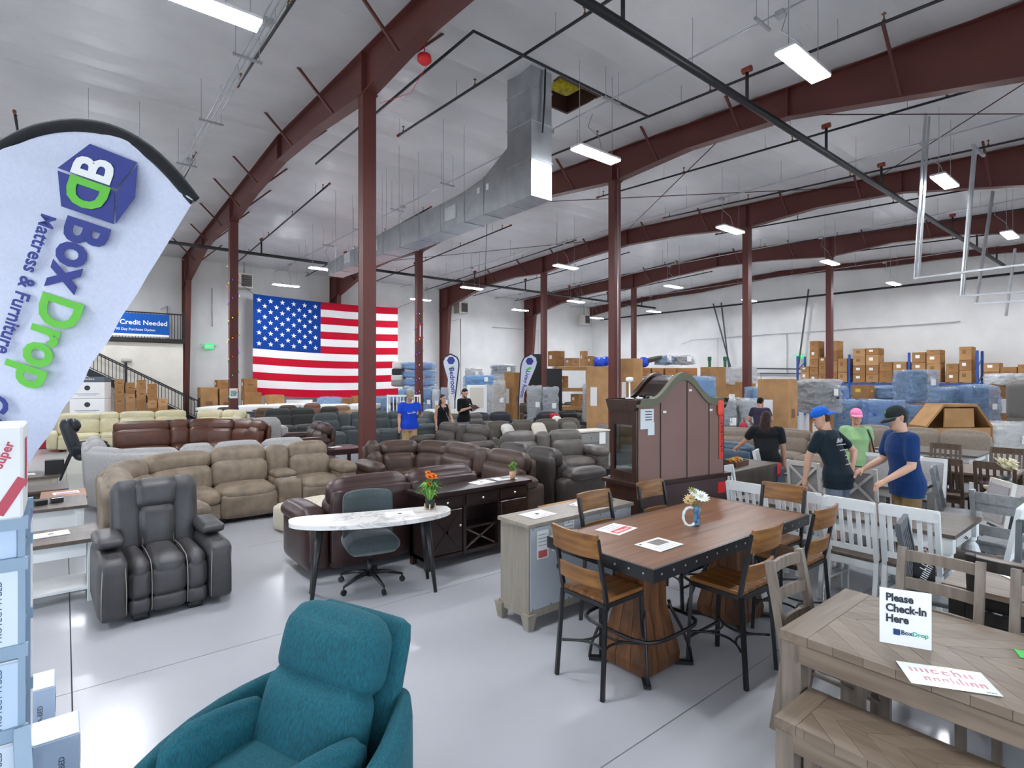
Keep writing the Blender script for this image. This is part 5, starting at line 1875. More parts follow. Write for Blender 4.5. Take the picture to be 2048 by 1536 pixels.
for q in range(7):
    a = q * .9
    bloom(t, .05 * math.cos(a), .05 * math.sin(a), .24 + .03 * (q % 3), .11, '#efe9cf', 12, 'feather_bloom')
t = thing('dried_flowers', 'bunch of mauve dried flowers lying beside the feathery vase', 'flowers', (fx_ - .3, fy_ + .12, .762))
for q in range(5):
    bloom(t, .06 * math.cos(q * 1.3), .06 * math.sin(q * 1.3), .05, .06, '#75596b', 10)
bw = thing('table_ornament', 'small beige woven bowl beside the mauve dried flowers', 'bowl', (fx_ - .42, fy_ + .06, .762))
MB().lathe([(.04, 0), (.08, .03), (.085, .06), (.07, .06), (.03, .02)], 14).obj('bowl', mat('fabric', '#b9a58a', sc=40), bw, smooth=True)
# ---- mid-brown and dark sets behind, right side
MIDV = mat('wood', '#5e4a39', dark='#46362a', axis=2, fine=12)
leg_table('dining_table', 'mid-brown wooden table behind the navy polo man', 10.1, 11.2, 1.5, 3.1, .76, mat('wood', '#7a6250', dark='#5d4937', axis=1), MIDV, planks=5)
m0 = slat_chair('mid-brown slat chair left of the navy polo man, nearest row', (9.85, 2.75, 0), R90, MIDV, MIDV, 'mid-brown slat chairs', 5)
copy_tree(m0, (9.85, 2.15, 0), R90, 'mid-brown slat chair hidden partly by the navy polo man')
copy_tree(m0, (9.85, 1.6, 0), R90, 'mid-brown slat chair just right of the navy polo man')
copy_tree(m0, (11.45, 2.6, 0), -R90, 'tan slat chair on the far side of the mid-brown table')
copy_tree(m0, (11.45, 1.8, 0), -R90, 'tan slat chair, right one on the far side of the mid-brown table')
leg_table('dining_table', 'dark espresso table at the right among black slat chairs', 11.0, 12.0, -.6, 1.1, .76, mat('wood', '#4a4340', dark='#37312e', axis=1), DKCH, planks=5)
k0 = slat_chair('near-black slat chair at the left side of the espresso table', (10.8, .75, 0), R90, DKCH, DKCH, 'black slat chairs', 5)
copy_tree(k0, (10.8, .15, 0), R90, 'near-black slat chair, second along the espresso table')
copy_tree(k0, (12.3, .8, 0), -R90, 'near-black slat chair behind the espresso table')
copy_tree(k0, (12.9, .9, 0), -R90 + .6, 'near-black slat chair farthest right behind the espresso table')
n0 = ladder_chair('dark slate chair left of the feathery flower vase', (9.45, .7, 0), R90 - .5, SLATE, 'slate chairs', rails=(.95, .78, .62))
copy_tree(n0, (9.9, .95, 0), R90 - .5, 'dark slate chair behind the feathery flower vase')
# white tables behind the woman in green
leg_table('dining_table', 'white table with grey top right behind the woman in green', 10.7, 11.9, 2.55, 3.75, .76, mat('wood', '#7a716a', dark='#665d56', axis=0), WHP, planks=5)
leg_table('dining_table', 'white table with dark plank top in front of the cardboard arch', 12.4, 13.5, 2.3, 3.9, .76, mat('wood', '#5f5650', dark='#4c443e', axis=0), WHP, planks=5)
# ---- buffet with flower tray between curio and people
bx2, by2 = px(1500, 940, .9)
t = thing('buffet', 'brown-topped white buffet right of the curio carrying a flower tray', 'cabinet', (7.35, 4.0, 0), 0)
MB().box(-.65, .65, -.25, .25, .1, .86).obj('body', mat('wood', '#5d544c', dark='#4a423b', axis=2), t)
MB().box(-.7, .7, -.28, .28, .86, .9).obj('top', mat('wood', '#6b5f54', dark='#53483f', axis=0), t)
for x in (-.6, .6):
    for y in (-.2, .2):
        boxo('foot', (.08, .08, .1), (x, y, .05), BRW, t, .004)
boxo('red_card', (.1, .004, .2), (.66, -.285, .8), RED, t, 0)
t = thing('flower_tray', 'wooden tray of orange and green flowers on the brown buffet', 'flower tray', (7.3, 4.0, .902), .1)
TRW = mat('wood', '#5d3b24', axis=0)
MB().box(-.22, .22, -.1, .1, 0, .012).obj('tray_base', TRW, t)
for s in (-1, 1):
    MB().box(-.22, .22, s * .1 - .008, s * .1 + .008, 0, .07).obj('tray_side', TRW, t)
    MB().box(s * .22 - .008, s * .22 + .008, -.1, .1, 0, .07).obj('tray_side', TRW, t)
for q in range(11):
    bloom(t, -.18 + .036 * q, .04 * math.sin(q * 2.1), .075, .05, ['#e08a2c', '#7fa04a', '#e8b23c', '#c8d0a0', '#d8572c'][q % 5], 9)

# ------------------------------------------------------------------ occasional tables
leg_table('end_table', 'white end table with grey plank top nearest the camera at left', -.42, .27, 6.55, 7.2, .6, BRTOP, WHP, planks=4, legw=.07, along='x')
boxo('lower_shelf', (.55, .5, .03), (0, 0, .12), WHP, bpy.data.objects['end_table'], .003)
boxo('drawer_front', (.48, .02, .12), (0, -.29, .5), WHP, bpy.data.objects['end_table'], .003)
leg_table('end_table', 'white end table with grey plank top, second in the left row', -.5, .22, 8.35, 9.15, .6, BRTOP, WHP, planks=4, legw=.08, along='x', apron=.22)
leg_table('end_table', 'grey-topped beige end table third in the left row under a black box', -.75, -.05, 11.2, 11.95, .6, BRTOP, mat('paint', '#b3a99b'), planks=3, legw=.07, along='x', apron=.2)
leg_table('end_table', 'dark brown octagon-style end table in the left row', -.55, .05, 10.1, 10.7, .55, mat('wood', '#4b3a33', axis=0), mat('wood', '#4b3a33', axis=2), legw=.06)
leg_table('end_table', 'orange-brown wooden table left of the taupe sectional corner', -.25, .3 - .06, 9.3, 10.0, .55, mat('wood', '#a8693f', dark='#8a4f2c', axis=0), mat('wood', '#7a4526', axis=2), legw=.07, apron=.2)
paper(-.1, 6.95, .603, .1, 'price card on the nearest white end table', 'price')
paper(.02, 9.7, .553, .1, 'price card on the orange-brown table', 'red')
paper(-.5, 11.6, .603, .1, 'price card on the beige end table', 'price')
tag(boxo('black_box', (.24, .2, .22), (-.12, 11.5, .712), BLACK, None, .006), 'small black printed box on the beige end table', 'box')
o = thing('card_holder', 'black business-card holder on the second white end table', 'card holder', (-.15, 8.7, .601), .2)
boxo('holder', (.12, .09, .06), (-.07, 0, .03), BLACK, o, .006)
boxo('holder', (.12, .09, .06), (.09, .05, .03), mat('plain', '#3a3c40', rough=.2), o, .006)
REDW = mat('wood', '#452320', dark='#32181a', axis=0, rough=.25)
leg_table('coffee_table', 'dark red-brown square table left of the tall column', 4.6, 5.55, 12.3, 13.2, .5, REDW, REDW, legw=.07)
leg_table('coffee_table', 'dark red-brown low table nearest the tall column base', 3.6, 4.5, 11.0, 11.8, .46, REDW, REDW, legw=.07)
leg_table('end_table', 'dark red-brown end table on tall legs right of the tall column', 5.75, 6.35, 11.35, 11.9, .62, REDW, REDW, legw=.05, apron=.07)
paper(6.05, 11.6, .623, .1, 'price card on the tall-legged end table', 'price')
paper(4.1, 11.4, .463, .1, 'price card on the low table by the column', 'price')
paper(5.0, 12.8, .503, .1, 'price card on the square red-brown table', 'price')
leg_table('coffee_table', 'black low coffee table in front of the grey leather sofa', 6.9, 8.3, 6.9, 7.6, .42, mat('wood', '#3a3634', dark='#2a2624', axis=0, rough=.2), BLKMET, legw=.06)
tag(cush('ottoman', (1.0, .7, .3), (7.25, 6.35, .15), mat('fabric', '#3d3b37'), None, r=.09, puff=.04, rot=(0, 0, -.2)), 'dark grey fabric ottoman beside the curio cabinet', 'ottoman')
tag(boxo('cardboard_box', (.7, .5, .5), (5.0, 4.95, .25), CARD[2], None, .01), 'cardboard box on the floor right of the sideboard', 'box')
leg_table('end_table', 'dark end table with price card right of the sideboard', 4.85, 5.45, 4.2, 4.7, .58, mat('wood', '#3a2722', axis=0), ESPW, legw=.06)
paper(5.15, 4.45, .583, .2, 'price card on the dark end table by the sideboard', 'price')
t = thing('dresser', 'grey dresser with cream top behind the grey leather sofa', 'dresser', (9.75, 9.2, 0), -.1)
MB().box(-.6, .6, -.25, .25, 0, .86).obj('body', mat('paint', '#8b8884'), t)
MB().box(-.63, .63, -.28, .28, .86, .89).obj('top', mat('paint', '#d6cfc2'), t)
for i in range(3):
    d_ = boxo('drawer', (1.1, .02, .23), (0, -.26, .2 + .26 * i), mat('paint', '#8b8884'), t, .006)
    boxo('knob', (.03, .03, .03), (0, -.02, 0), KN, d_, .006)
boxo('paper_label', (.2, .003, .28), (.35, -.275, .7), WHITE, t, 0)

# ------------------------------------------------------------------ big feather banner at the left
BD = 2.75
BS = BD / F


def bl(u, v):
    """photo position on the banner cloth -> local (x, z) of the banner"""
    return ((u - 0) * BS, H - (v - 760) * BS)


bx0, by0 = c2w((0 - 1024) * BS, BD)
BAN = thing('feather_banner', 'large white BoxDrop feather banner with black sleeve at the left', 'banner', (bx0, by0, 0), YAW)
arch_px = [(-235, 1500), (-238, 1250), (-232, 1000), (-215, 760), (-185, 600), (-140, 470), (-75, 365), (-10, 300), (50, 267), (105, 253), (155, 249), (210, 256), (262, 278), (305, 308), (340, 342), (368, 375), (390, 402)]
pts = [(bl(u, v)[0], 0, bl(u, v)[1]) for u, v in arch_px]
pts[0] = (pts[0][0], 0, .05)
rs = [.02] * 5 + [.026, .03] + [.034] * 9 + [.03]
for _ in range(2):      # round the sleeve off
    P2, R2 = [pts[0]], [rs[0]]
    for i in range(len(pts) - 1):
        for f_ in (.25, .75):
            P2.append(tuple(a + (b - a) * f_ for a, b in zip(pts[i], pts[i + 1])))
            R2.append(rs[i] + (rs[i + 1] - rs[i]) * f_)
    pts, rs = P2 + [pts[-1]], R2 + [rs[-1]]
sl = MB().tube(pts, rs, 10)
sl.v = [(x, y * .35, z) for x, y, z in sl.v]
sl.obj('sleeve_pole', mat('fabric', '#1d1d20'), BAN, smooth=True)
CLOTH = mat('fabric', '#d3d7e8', sheen=0, amt=.03)
# cloth: rows between the sleeve and the free edge
left = arch_px[2:11]
edge = [(388, 404), (60, 925), (-90, 1165)]
vs, fs = [], []
NR, NC = 60, 40


def lerp(a, b, t):
    return a + (b - a) * t


def path(pl, t):
    ls = [math.dist(pl[i], pl[i + 1]) for i in range(len(pl) - 1)]
    s = t * sum(ls)
    for i, l in enumerate(ls):
        if s <= l or i == len(ls) - 1:
            f_ = min(1, s / l)
            return (lerp(pl[i][0], pl[i + 1][0], f_), lerp(pl[i][1], pl[i + 1][1], f_))
        s -= l


top = arch_px[::-1][:12]       # tip back along the arch
side = arch_px[::-1][11:15]    # down the pole
pole = arch_px[::-1][:15]
free = [(388, 404), (225, 662), (60, 925), (-60, 1115), (-200, 1150)]
for i in range(NR + 1):
    t_ = i / NR
    A_ = path(pole, t_)
    B_ = path(free, t_)
    for j in range(NC + 1):
        s = j / NC
        u, v = lerp(A_[0], B_[0], s), lerp(A_[1], B_[1], s)
        x, z = bl(u, v)
        y = -.012 * math.sin(PI * s) * math.sin(7 * s + 9 * t_) + .008 * math.sin(u * .03 + v * .012) + .012 * math.sin(v * .055 - u * .02) * max(0, 1 - abs(t_ - .45) * 3)
        vs.append((x, y, z))
for i in range(NR):
    for j in range(NC):
        fs.append((i * (NC + 1) + j, i * (NC + 1) + j + 1, (i + 1) * (NC + 1) + j + 1, (i + 1) * (NC + 1) + j))
cl = MB().add(vs, fs).obj('cloth', CLOTH, BAN, smooth=True)
NAVY = mat('plain', '#2f3a86', rough=.7)
GRN = mat('plain', '#66c23f', rough=.7)
YO = -.027


def poly_px(name, pl, m, off=0.0):
    p = [(bl(u, v)) for u, v in pl]
    return MB().prism(p, 0, .002, Matrix(((1, 0, 0, 0), (0, 0, 1, YO - off), (0, 1, 0, 0), (0, 0, 0, 1)))).obj(name, m, BAN)


poly_px('logo_face', [(188, 292), (281, 329), (240, 381), (124, 340)], NAVY)
poly_px('logo_face', [(124, 345), (237, 386), (235, 451), (131, 416)], NAVY)
poly_px('logo_face', [(241, 386), (282, 334), (277, 398), (239, 450)], NAVY)


def btext(s, u, v, cap, m, length=None, direc=(-113, 339), bold=.02, off=.003):
    """text that reads down the banner; (u, v) is where the baseline starts, cap the capital height in px"""
    size = cap * BS / .72
    me = text_mesh(s, size, m, ext=.001, bold=bold, align='LEFT')
    xs_ = [q.co.x for q in me.vertices]
    ys_ = [q.co.y for q in me.vertices]
    base_y = ys_ and 0
    w = max(xs_) - min(xs_)
    k = (length * BS / w) if length else 1.0
    mid = size * .35
    dx, dz = direc[0], -direc[1]
    l = math.hypot(dx, dz)
    dx, dz = dx / l, dz / l
    ux, uz = -dz, dx            # letter-up direction on the cloth
    x0, z0 = bl(u, v)
    x0m = min(xs_)
    for q in me.vertices:
        a = (q.co.x - x0m) * k
        b = q.co.y + mid
        q.co = (x0 + dx * a + ux * b, YO - off - q.co.z, z0 + dz * a + uz * b)
    me.flip_normals()
    return link('lettering', me, BAN)


btext('Box', 143, 433, 88, NAVY, 148, bold=.03)
btext('Drop', 94, 584, 84, GRN, 190, bold=.03)
btext('Mattress & Furniture', 92, 430, 31, NAVY, 288, bold=.02)
btext('CASH', -14, 783, 46, NAVY, 120, bold=.04)
btext('B', 230, 376, 80, WHITE, 44, bold=.03, direc=(39, -113))
btext('D', 150, 352, 80, GRN, 56, direc=(-39, 113), bold=.04, off=.004)
MB().lathe([(.2, 0), (.2, .03), (.03, .04), (.03, .2)], 16).obj('base_weight', BLKMET, BAN, loc=(pts[0][0], 0, 0))

# ------------------------------------------------------------------ shelf rack with boxed bedding
RB = mat('plain', '#93a8bb', rough=.4)
rk = thing('shelf_rack', 'blue-grey steel shelf rack of boxed bedding at the left edge', 'rack', (0, 0, 0))
RX0, RX1, RY0, RY1 = -1.25, -.13, 2.9, 3.32
for x in (RX0, RX1):
    for y in (RY0, RY1):
        MB().bar((x, y, 0), (x, y, 1.56), .022).obj('upright', RB, rk)
for z in (.42, .74, 1.06, 1.4, 1.56):
    MB().box(RX0, RX1, RY0, RY1, z - .025, z - .005).obj('shelf', RB, rk)
    for y in (RY0 - .01, RY1 + .01):
        MB().bar((RX0, y, z - .02), (RX1 + .02, y, z - .02), .02, .05).obj('beam', RB, rk)
MB().bar((RX1 + .0, RY0 - .02, .74), (RX1 + .05, RY0 - .4, 0), .05).obj('brace_leg', RB, rk)
BW = mat('plain', '#dfe8f2', rough=.5)
BLB = mat('plain', '#c3d4ea', rough=.5)
TXI = mat('plain', '#4d5866')


def pbox(x0, x1, y0, y1, z0, z1, m, label, txt=None, group='boxed bedding protectors', rot=True):
    t = thing('bedding_box', label, 'box', ((x0 + x1) / 2, (y0 + y1) / 2, z0), 0, group)
    w, d, h = x1 - x0, y1 - y0, z1 - z0
    boxo('carton', (w, d, h), (0, 0, h / 2), m, t, .006)
    boxo('lid_flap', (w * .98, d * .98, .004), (0, 0, h + .002), WHITE, t, .001)
    if txt:
        text(txt, .032, TXI, t, (w * .35, -d / 2 - .001, h * .48), (R90, -R90, 0), bold=.0)
    boxo('end_label', (.002, d * .5, h * .25), (w / 2 + .001, 0, h * .7), mat('plain', '#8a7a6a'), t, 0)
    return t


for i, (z, m, wd_) in enumerate(((.42, BW, 'lowest'), (.74, BLB, 'second lowest'), (1.06, BW, 'third'), )):
    for j, xa in enumerate((-.545, -.97)):
        pbox(xa, xa + .41, RY0 - .01, RY1 - .02, z, z + (.26 if z < 1 else .3), m, 'Protect-A-Bed carton on the %s rack shelf, %s' % (wd_, ('at the right end', 'farther left')[j]), 'PROTECT-A-BED')
pbox(-.53, -.14, RY0, RY1 - .02, 1.4, 1.54, BLB, 'flat pale blue carton on the top rack shelf')
t = thing('display_carton', 'tall white open carton with red lettering on top of the rack', 'box', (-.335, 3.05, 1.562))
boxo('carton', (.42, .38, .36), (0, 0, .18), WHITE, t, .008)
boxo('front_recess', (.3, .004, .3), (-.05, -.19, .17), BW, t, 0)
text('Super', .045, mat('plain', '#c2495a'), t, (.155, -.193, .25), (R90, -1.2, 0), bold=.02)
boxo('red_flash', (.035, .002, .15), (.175, -.192, .09), mat('plain', '#c2495a'), t, 0, rot=(0, .5, 0))
boxo('side_print', (.002, .1, .2), (.212, 0, .2), mat('plain', '#c2495a'), t, 0)
pbox(-.4, .06, 3.37, 3.6, 0, .4, BLB, 'Protect-A-Bed carton on the floor, nearest the camera', 'PROTECT-A-BED')
pbox(-.45, -.04, 3.97, 4.2, 0, .4, BLB, 'Protect-A-Bed carton on the floor behind the nearest one', 'PROTECT-A-BED')
pbox(-.95, -.45, 3.37, 3.6, 0, .4, BW, 'pale carton on the floor under the rack')
t = thing('bedding_box', 'violet-edged white carton standing behind the rack', 'box', (-.272, 3.55, 0), 0, 'boxed bedding protectors')
boxo('carton', (.3, .2, 1.02), (0, 0, .51 + .4), WHITE, t, .006)
boxo('violet_lid', (.3, .2, .08), (0, 0, 1.46), mat('plain', '#8f8bc9'), t, .004)
boxo('pallet_stack', (.3, .2, .4), (0, 0, .2), BW, t, .006)
tag(boxo('folder', (.03, .25, .4), (-.02, 3.36 - .18, 1.2), mat('plain', '#f2f2f4'), None, .003), 'white folder clipped to the rack end', 'folder') if False else None

# ------------------------------------------------------------------ stock around the walls
FILM = mat('wrap', '#eef2f6', op=.36)
FILMB = mat('wrap', '#a9c9ea', op=.4)


def zat(v, d):
    return H - (v - 760) * d / F


def wob(p, amp, f_=3.0, s=0.0):
    return Vector((p.x + amp * noise.noise(Vector((p.x * f_ + s, p.y * f_, p.z * f_ * 1.5))), p.y + amp * noise.noise(Vector((p.x * f_, p.y * f_ + 9 + s, p.z * f_ * 1.5))), p.z + amp * .5 * noise.noise(Vector((p.x * f_, p.y * f_, p.z * f_ + 5 + s)))))


SEED = [0]


def crumple(p, s):
    q = wob(p, .05, 3.0, s)
    rdg = 1 - abs(noise.noise(Vector((p.x * 3.1 + p.z * 2.2 + s, p.y * 3.1 - p.z * 1.7, p.z * 5.2 + s))))
    rd2 = 1 - abs(noise.noise(Vector((p.x * 9 - s, p.y * 9 + p.z * 4, p.z * 8))))
    return q + p.normalized() * (.05 * rdg ** 5 + .025 * rd2 ** 4 - .02)




def wrapped(u0, u1, vt, vb, d, hexc, label, film=FILM, z0=None, dep=.8, kind='sofa', cat='wrapped sofa', name='wrapped_sofa', group='plastic-wrapped furniture', rz=None):
    """film-wrapped upholstery standing on the floor or a stack; u0..u1 across at distance d"""
    SEED[0] += 3.7
    w = (u1 - u0) * d / F
    x, y = c2w(d * ((u0 + u1) / 2 - 1024) / F, d + dep / 2)
    zt = zat(vt, d)
    zb = zat(vb, d) if z0 is None else z0
    h = zt - zb
    t = thing(name, label, cat, (x, y, zb), YAW + (random.uniform(-.12, .12) if rz is None else rz), group)
    m = mat('fabric', hexc)
    if kind == 'sofa':
        cush('sofa_base', (w * .88, dep * .85, h * .4), (0, 0, h * .21), m, t, r=.07, puff=.01, n=6)
        cush('sofa_back', (w * .88, dep * .34, h * .5), (0, dep * .25, h * .64), m, t, r=.08, puff=.02, n=6)
        for s in (-1, 1):
            cush('sofa_arm', (w * .2, dep * .85, h * .34), (s * w * .33, -.02, h * .54), m, t, r=.06, puff=.01, n=6)
    elif kind == 'upend':
        cush('sofa_side', (w * .88, dep * .35, h * .9), (0, dep * .22, h * .47), m, t, r=.07, puff=.01, n=6)
        cush('sofa_seat', (w * .6, dep * .5, h * .9), (-w * .12, -dep * .1, h * .47), m, t, r=.07, puff=.02, n=6)
    else:
        cush('slab', (w * .89, dep * .9, h * .9), (0, 0, h * .47), m, t, r=.05, puff=.01, n=6)
    s0 = SEED[0]
    cush('plastic_wrap', (w * .93, dep * .95, h * .94), (0, 0, h * .47 + .005), film, t, r=.05, puff=.02, n=26, fn=lambda p: crumple(p, s0))
    boxo('paper_label', (.16, .004, .2), (w * .2, -dep / 2 - .03, h * .6), WHITE, t, 0)
    return t


def carton(u0, u1, vt, vb, d, label, z0=None, dep=None, mm=None, group='cardboard cartons', axis=True, mark=None):
    """cardboard carton aligned with the hall; u0..u1 its whole width in view"""
    lat = (u1 - u0) * d / F
    if axis:
        a = lat / (.775 + .632) if dep is None else dep
        b = (lat - .775 * a) / .632
        rz = 0
    else:
        a, b, rz = lat, dep or lat * .7, YAW
    x, y = c2w(d * ((u0 + u1) / 2 - 1024) / F, d + .3 * (a + b) / 2)
    zt = zat(vt, d)
    zb = zat(vb, d) if z0 is None else z0
    t = thing('cardboard_box', label, 'box', (x, y, zb), rz, group)
    h = zt - zb
    mm = mm or random.choice(CARD)
    boxo('carton', (a, b, h), (0, 0, h / 2), mm, t, .008)
    boxo('tape_strip', (a * .12, b + .004, .002), (0, 0, h + .001), mat('plain', '#c9a878', rough=.3), t, 0)
    boxo('tape_strip', (.004 + a, .05, .002), (0, 0, h + .0014), mat('plain', '#c9a878', rough=.3), t, 0) if False else None
    boxo('shipping_label', (.003, b * .3, h * .25), (-a / 2 - .002, b * .15, h * .6), WHITE if mark is None else mat('plain', mark), t, 0)
    boxo('printed_mark', (a * .4, .003, h * .12), (0, -b / 2 - .002, h * .55), mat('plain', '#7d5a36' if mark is None else mark), t, 0)
    return t


random.seed(21)
# --- right hand storage
carton(1527, 1597, 758, 900, 15.4, 'tall plain cardboard box beside the woman in purple', 0, dep=.55, mm=CARD[2])
wrapped(1612, 1690, 757, 826, 16.2, '#17181c', 'black armchair wrapped in clear film, tilted behind the blue cap', FILM, rz=.3, cat='wrapped chair', name='wrapped_chair')
carton(1625, 1672, 826, 850, 16.2, 'low carton under the film-wrapped black armchair', 0)
wrapped(1672, 1736, 797, 870, 17.0, '#4a5d78', 'blue-wrapped sofa block with pen scrawl behind the pink cap', FILMB, 0, kind='slab')
wrapped(1737, 1814, 797, 870, 16.6, '#3e62a8', 'blue-wrapped sofa block right of the pink cap', FILMB, 0, kind='slab')
wrapped(1816, 1886, 805, 880, 16.8, '#4a6288', 'lower blue-wrapped sofa under the tallest wrapped stack', FILMB, 0, kind='slab')
wrapped(1817, 1884, 738, 804, 17.0, '#50647c', 'upended blue-wrapped sofa forming the top of the tallest stack', FILMB, zat(804, 17.0), kind='upend')
wrapped(1888, 1945, 770, 850, 19.0, '#39507a', 'blue-wrapped loveseat behind the cardboard arch', FILMB, 0, kind='slab')
wrapped(1947, 2006, 765, 850, 18.4, '#2f4a74', 'navy sofa wrapped in crinkled blue film near the right edge', FILMB, 0, kind='upend')
wrapped(2000, 2075, 747, 766, 19.0, '#d8d8d8', 'white film-wrapped mattress at the right edge', FILM, 1.9, kind='slab', cat='wrapped mattress', name='wrapped_mattress')
carton(2000, 2075, 766, 850, 19.0, 'wide carton under the white wrapped mattress at right', 0)
t = thing('sofa_modules', 'dark grey sofa modules stacked upright at the right edge', 'sofa', (*c2w(15.2, 16.0), 0), YAW)
for i in range(2):
    for j in range(2):
        cush('sofa_module', (.7, .8, .98), (-.15 + .72 * i, 0, .5 + .99 * j), mat('fabric', '#5a5858' if i else '#6c6863'), t, r=.1, puff=.04)
wrapped(1985, 2075, 843, 915, 13.2, '#c9c3ba', 'white film bundle on the floor at the right edge', FILM, 0, kind='slab', dep=.7)
carton(1711, 1754, 770, 797, 19.2, 'strapped cardboard box between wrapped goods', 1.45, mark='#d9c83a')
wrapped(1711, 1754, 797, 860, 19.2, '#5a6a80', 'wrapped block under the strapped cardboard box', FILMB, 0, kind='slab')
wrapped(1757, 1814, 773, 797, 19.2, '#5c7392', 'small blue-wrapped ottoman on the second row', FILMB, 1.45, kind='slab')
wrapped(1757, 1814, 797, 860, 19.2, '#55657c', 'wrapped block under the blue-wrapped ottoman', FILMB, 0, kind='slab')
wrapped(1690, 1700, 768, 860, 18.6, '#2f5aa8', 'narrow blue-wrapped cushion pile behind the black armchair', FILMB, 0, kind='slab')
wrapped(1447, 1477, 793, 880, 14.6, '#4b4c50', 'dark grey block in white film right of the curio', FILM, 0, kind='slab')
wrapped(1477, 1522, 793, 880, 14.8, '#77797c', 'grey block in white film beside the woman in purple', FILM, 0, kind='slab')
wrapped(1456, 1516, 733, 764, 25.0, '#c4beba', 'white wrapped mattresses piled behind the steel column', FILM, 1.9, kind='slab', cat='wrapped mattress', name='wrapped_mattress')
carton(1456, 1516, 764, 840, 25.0, 'large carton under the white wrapped mattresses', 0)
wrapped(1505, 1528, 770, 840, 19.5, '#3f6290', 'blue-wrapped roll behind the tall plain box', FILMB, 0, kind='slab')
# cardboard arch display
ax_, ay_ = c2w(13.2 * (1915 - 1024) / F, 13.2)
t = thing('cardboard_arch', 'open brown carton with an angled arch-shaped top', 'box', (ax_, ay_, 0), YAW + .05)
aw = .84
poly = [(-aw, 0), (aw, 0), (aw, 1.0), (.45, 1.52), (-.4, 1.52), (-aw, 1.0)]
RX = Matrix.Rotation(R90, 4, 'X')
MB().prism([(-aw, 0), (aw, 0), (aw, .95), (-aw, .95)], 0, .03, RX).obj('front_panel', CARD[2], t)
MB().prism([(-.38, .97), (.38, .97), (.36, 1.42), (-.36, 1.42)], .02, .05, RX).obj('centre_flap', CARD[0], t)
MB().prism(poly, -.5, -.47, RX).obj('back_panel', CARD[3], t)
for i in range(6):
    if i == 0:
        continue
    p, q = poly[i], poly[(i + 1) % 6]
    MB().add([(p[0], -.05, p[1]), (q[0], -.05, q[1]), (q[0], .5, q[1]), (p[0], .5, p[1]), (p[0] * .96, -.05, p[1] * .96), (q[0] * .96, -.05, q[1] * .96), (q[0] * .96, .5, q[1] * .96), (p[0] * .96, .5, p[1] * .96)], [(0, 1, 2, 3), (7, 6, 5, 4), (0, 4, 5, 1), (1, 5, 6, 2), (2, 6, 7, 3), (3, 7, 4, 0)]).obj('side_panel', random.choice(CARD), t)
# platform trolley behind the people
t = thing('platform_trolley', 'grey tubular platform trolley before the end wall storage', 'trolley', (*c2w(11.0, 26.5), 0), YAW)
boxo('deck', (1.6, .8, .1), (0, 0, .3), GALV, t)
for s in (-.75, 0, .75):
    MB().tube([(s - .28, 0, .35), (s - .28, 0, 2.3), (s - .2, 0, 2.42), (s + .2, 0, 2.42), (s + .28, 0, 2.3), (s + .28, 0, .35)], .025, 6).obj('push_handle', GALV, t, smooth=True)
for s in (-1, 1):
    for q in (-1, 1):
        MB().tube([(s * .6, q * .3 - .03, .1), (s * .6, q * .3 + .03, .1)], .1, 12).obj('wheel', BLACK, t)

# --- pallet racking against the end wall with cartons
BLU = mat('plain', '#234f9e', rough=.4)
rk = thing('pallet_rack', 'blue pallet racking frames along the end wall', 'pallet rack', (0, 0, 0))
RYS = [14.4, 11.65, 8.9, 6.2, 3.4]
for y in RYS:
    for x in (33.4, 34.4):
        boxo('upright', (.09, .1, 3.5), (x, y, 1.75), BLU, rk, .006)
    for k in range(4):
        MB().bar((33.4, y, .3 + .8 * k), (34.4, y, .75 + .8 * k), .04).obj('brace', BLU, rk)
for i in range(4):
    for z in (.9, 1.9):
        for x in (33.4, 34.4):
            boxo('beam', (.05, RYS[i] - RYS[i + 1], .11), (x, (RYS[i] + RYS[i + 1]) / 2, z), mat('plain', '#c9641f', rough=.4) if z < 1 else BLU, rk, .004)
        for q in range(5):
            boxo('deck_board', (1.05, .3, .03), (33.9, RYS[i + 1] + .4 + q * .48, z + .07), mat('wood', '#a98a5f', axis=0), rk, .003)
random.seed(5)
BAYS = [(1650, [(1660, 1675, 716), (1676, 1692, 720), (1690, 1706, 692), (1672, 1690, 750)])]
ordn = ['first', 'second', 'third', 'fourth', 'fifth', 'sixth', 'seventh', 'eighth']


def rack_stack(y0, y1, tops, tag_):
    """carton stacks on the racking deck between y0 and y1; tops = list of heights"""
    n = len(tops)
    for i, zt in enumerate(tops):
        ya, yb_ = y0 + (y1 - y0) * i / n, y0 + (y1 - y0) * (i + 1) / n
        z = 1.985
        lev = 0
        while z < zt - .1:
            h = min(random.uniform(.4, .62), zt - z)
            if zt - z - h < .2:
                h = zt - z
            t = thing('cardboard_box', 'carton on the racking, %s stack %s, %s layer' % (ordn[i], tag_, ['bottom', 'second', 'third', 'fourth', 'fifth', 'sixth'][lev]), 'box', (33.85, (ya + yb_) / 2, z), 0, 'cartons on the pallet racking')
            boxo('carton', (.85, (yb_ - ya) * .94, h - .01), (0, 0, h / 2), random.choice(CARD), t, .008)
            boxo('shipping_label', (.004, (yb_ - ya) * .3, h * .3), (-.43, .05, h * .6), WHITE if random.random() < .5 else mat('plain', '#8a6238'), t, 0)
            z += h
            lev += 1


rack_stack(11.75, 14.25, [3.3, 4.3, 3.4, 4.35, 2.9], 'from the leftmost bay')
rack_stack(9.0, 11.5, [3.05, 3.05, 3.8, 3.8], 'in the second bay')
rack_stack(7.6, 8.8, [3.6, 3.5], 'in the third bay')
rack_stack(6.4, 7.4, [3.7, 2.9], 'in the third bay, right part')
rack_stack(3.6, 6.0, [2.6, 2.8, 2.7, 2.9], 'in the rightmost bay')

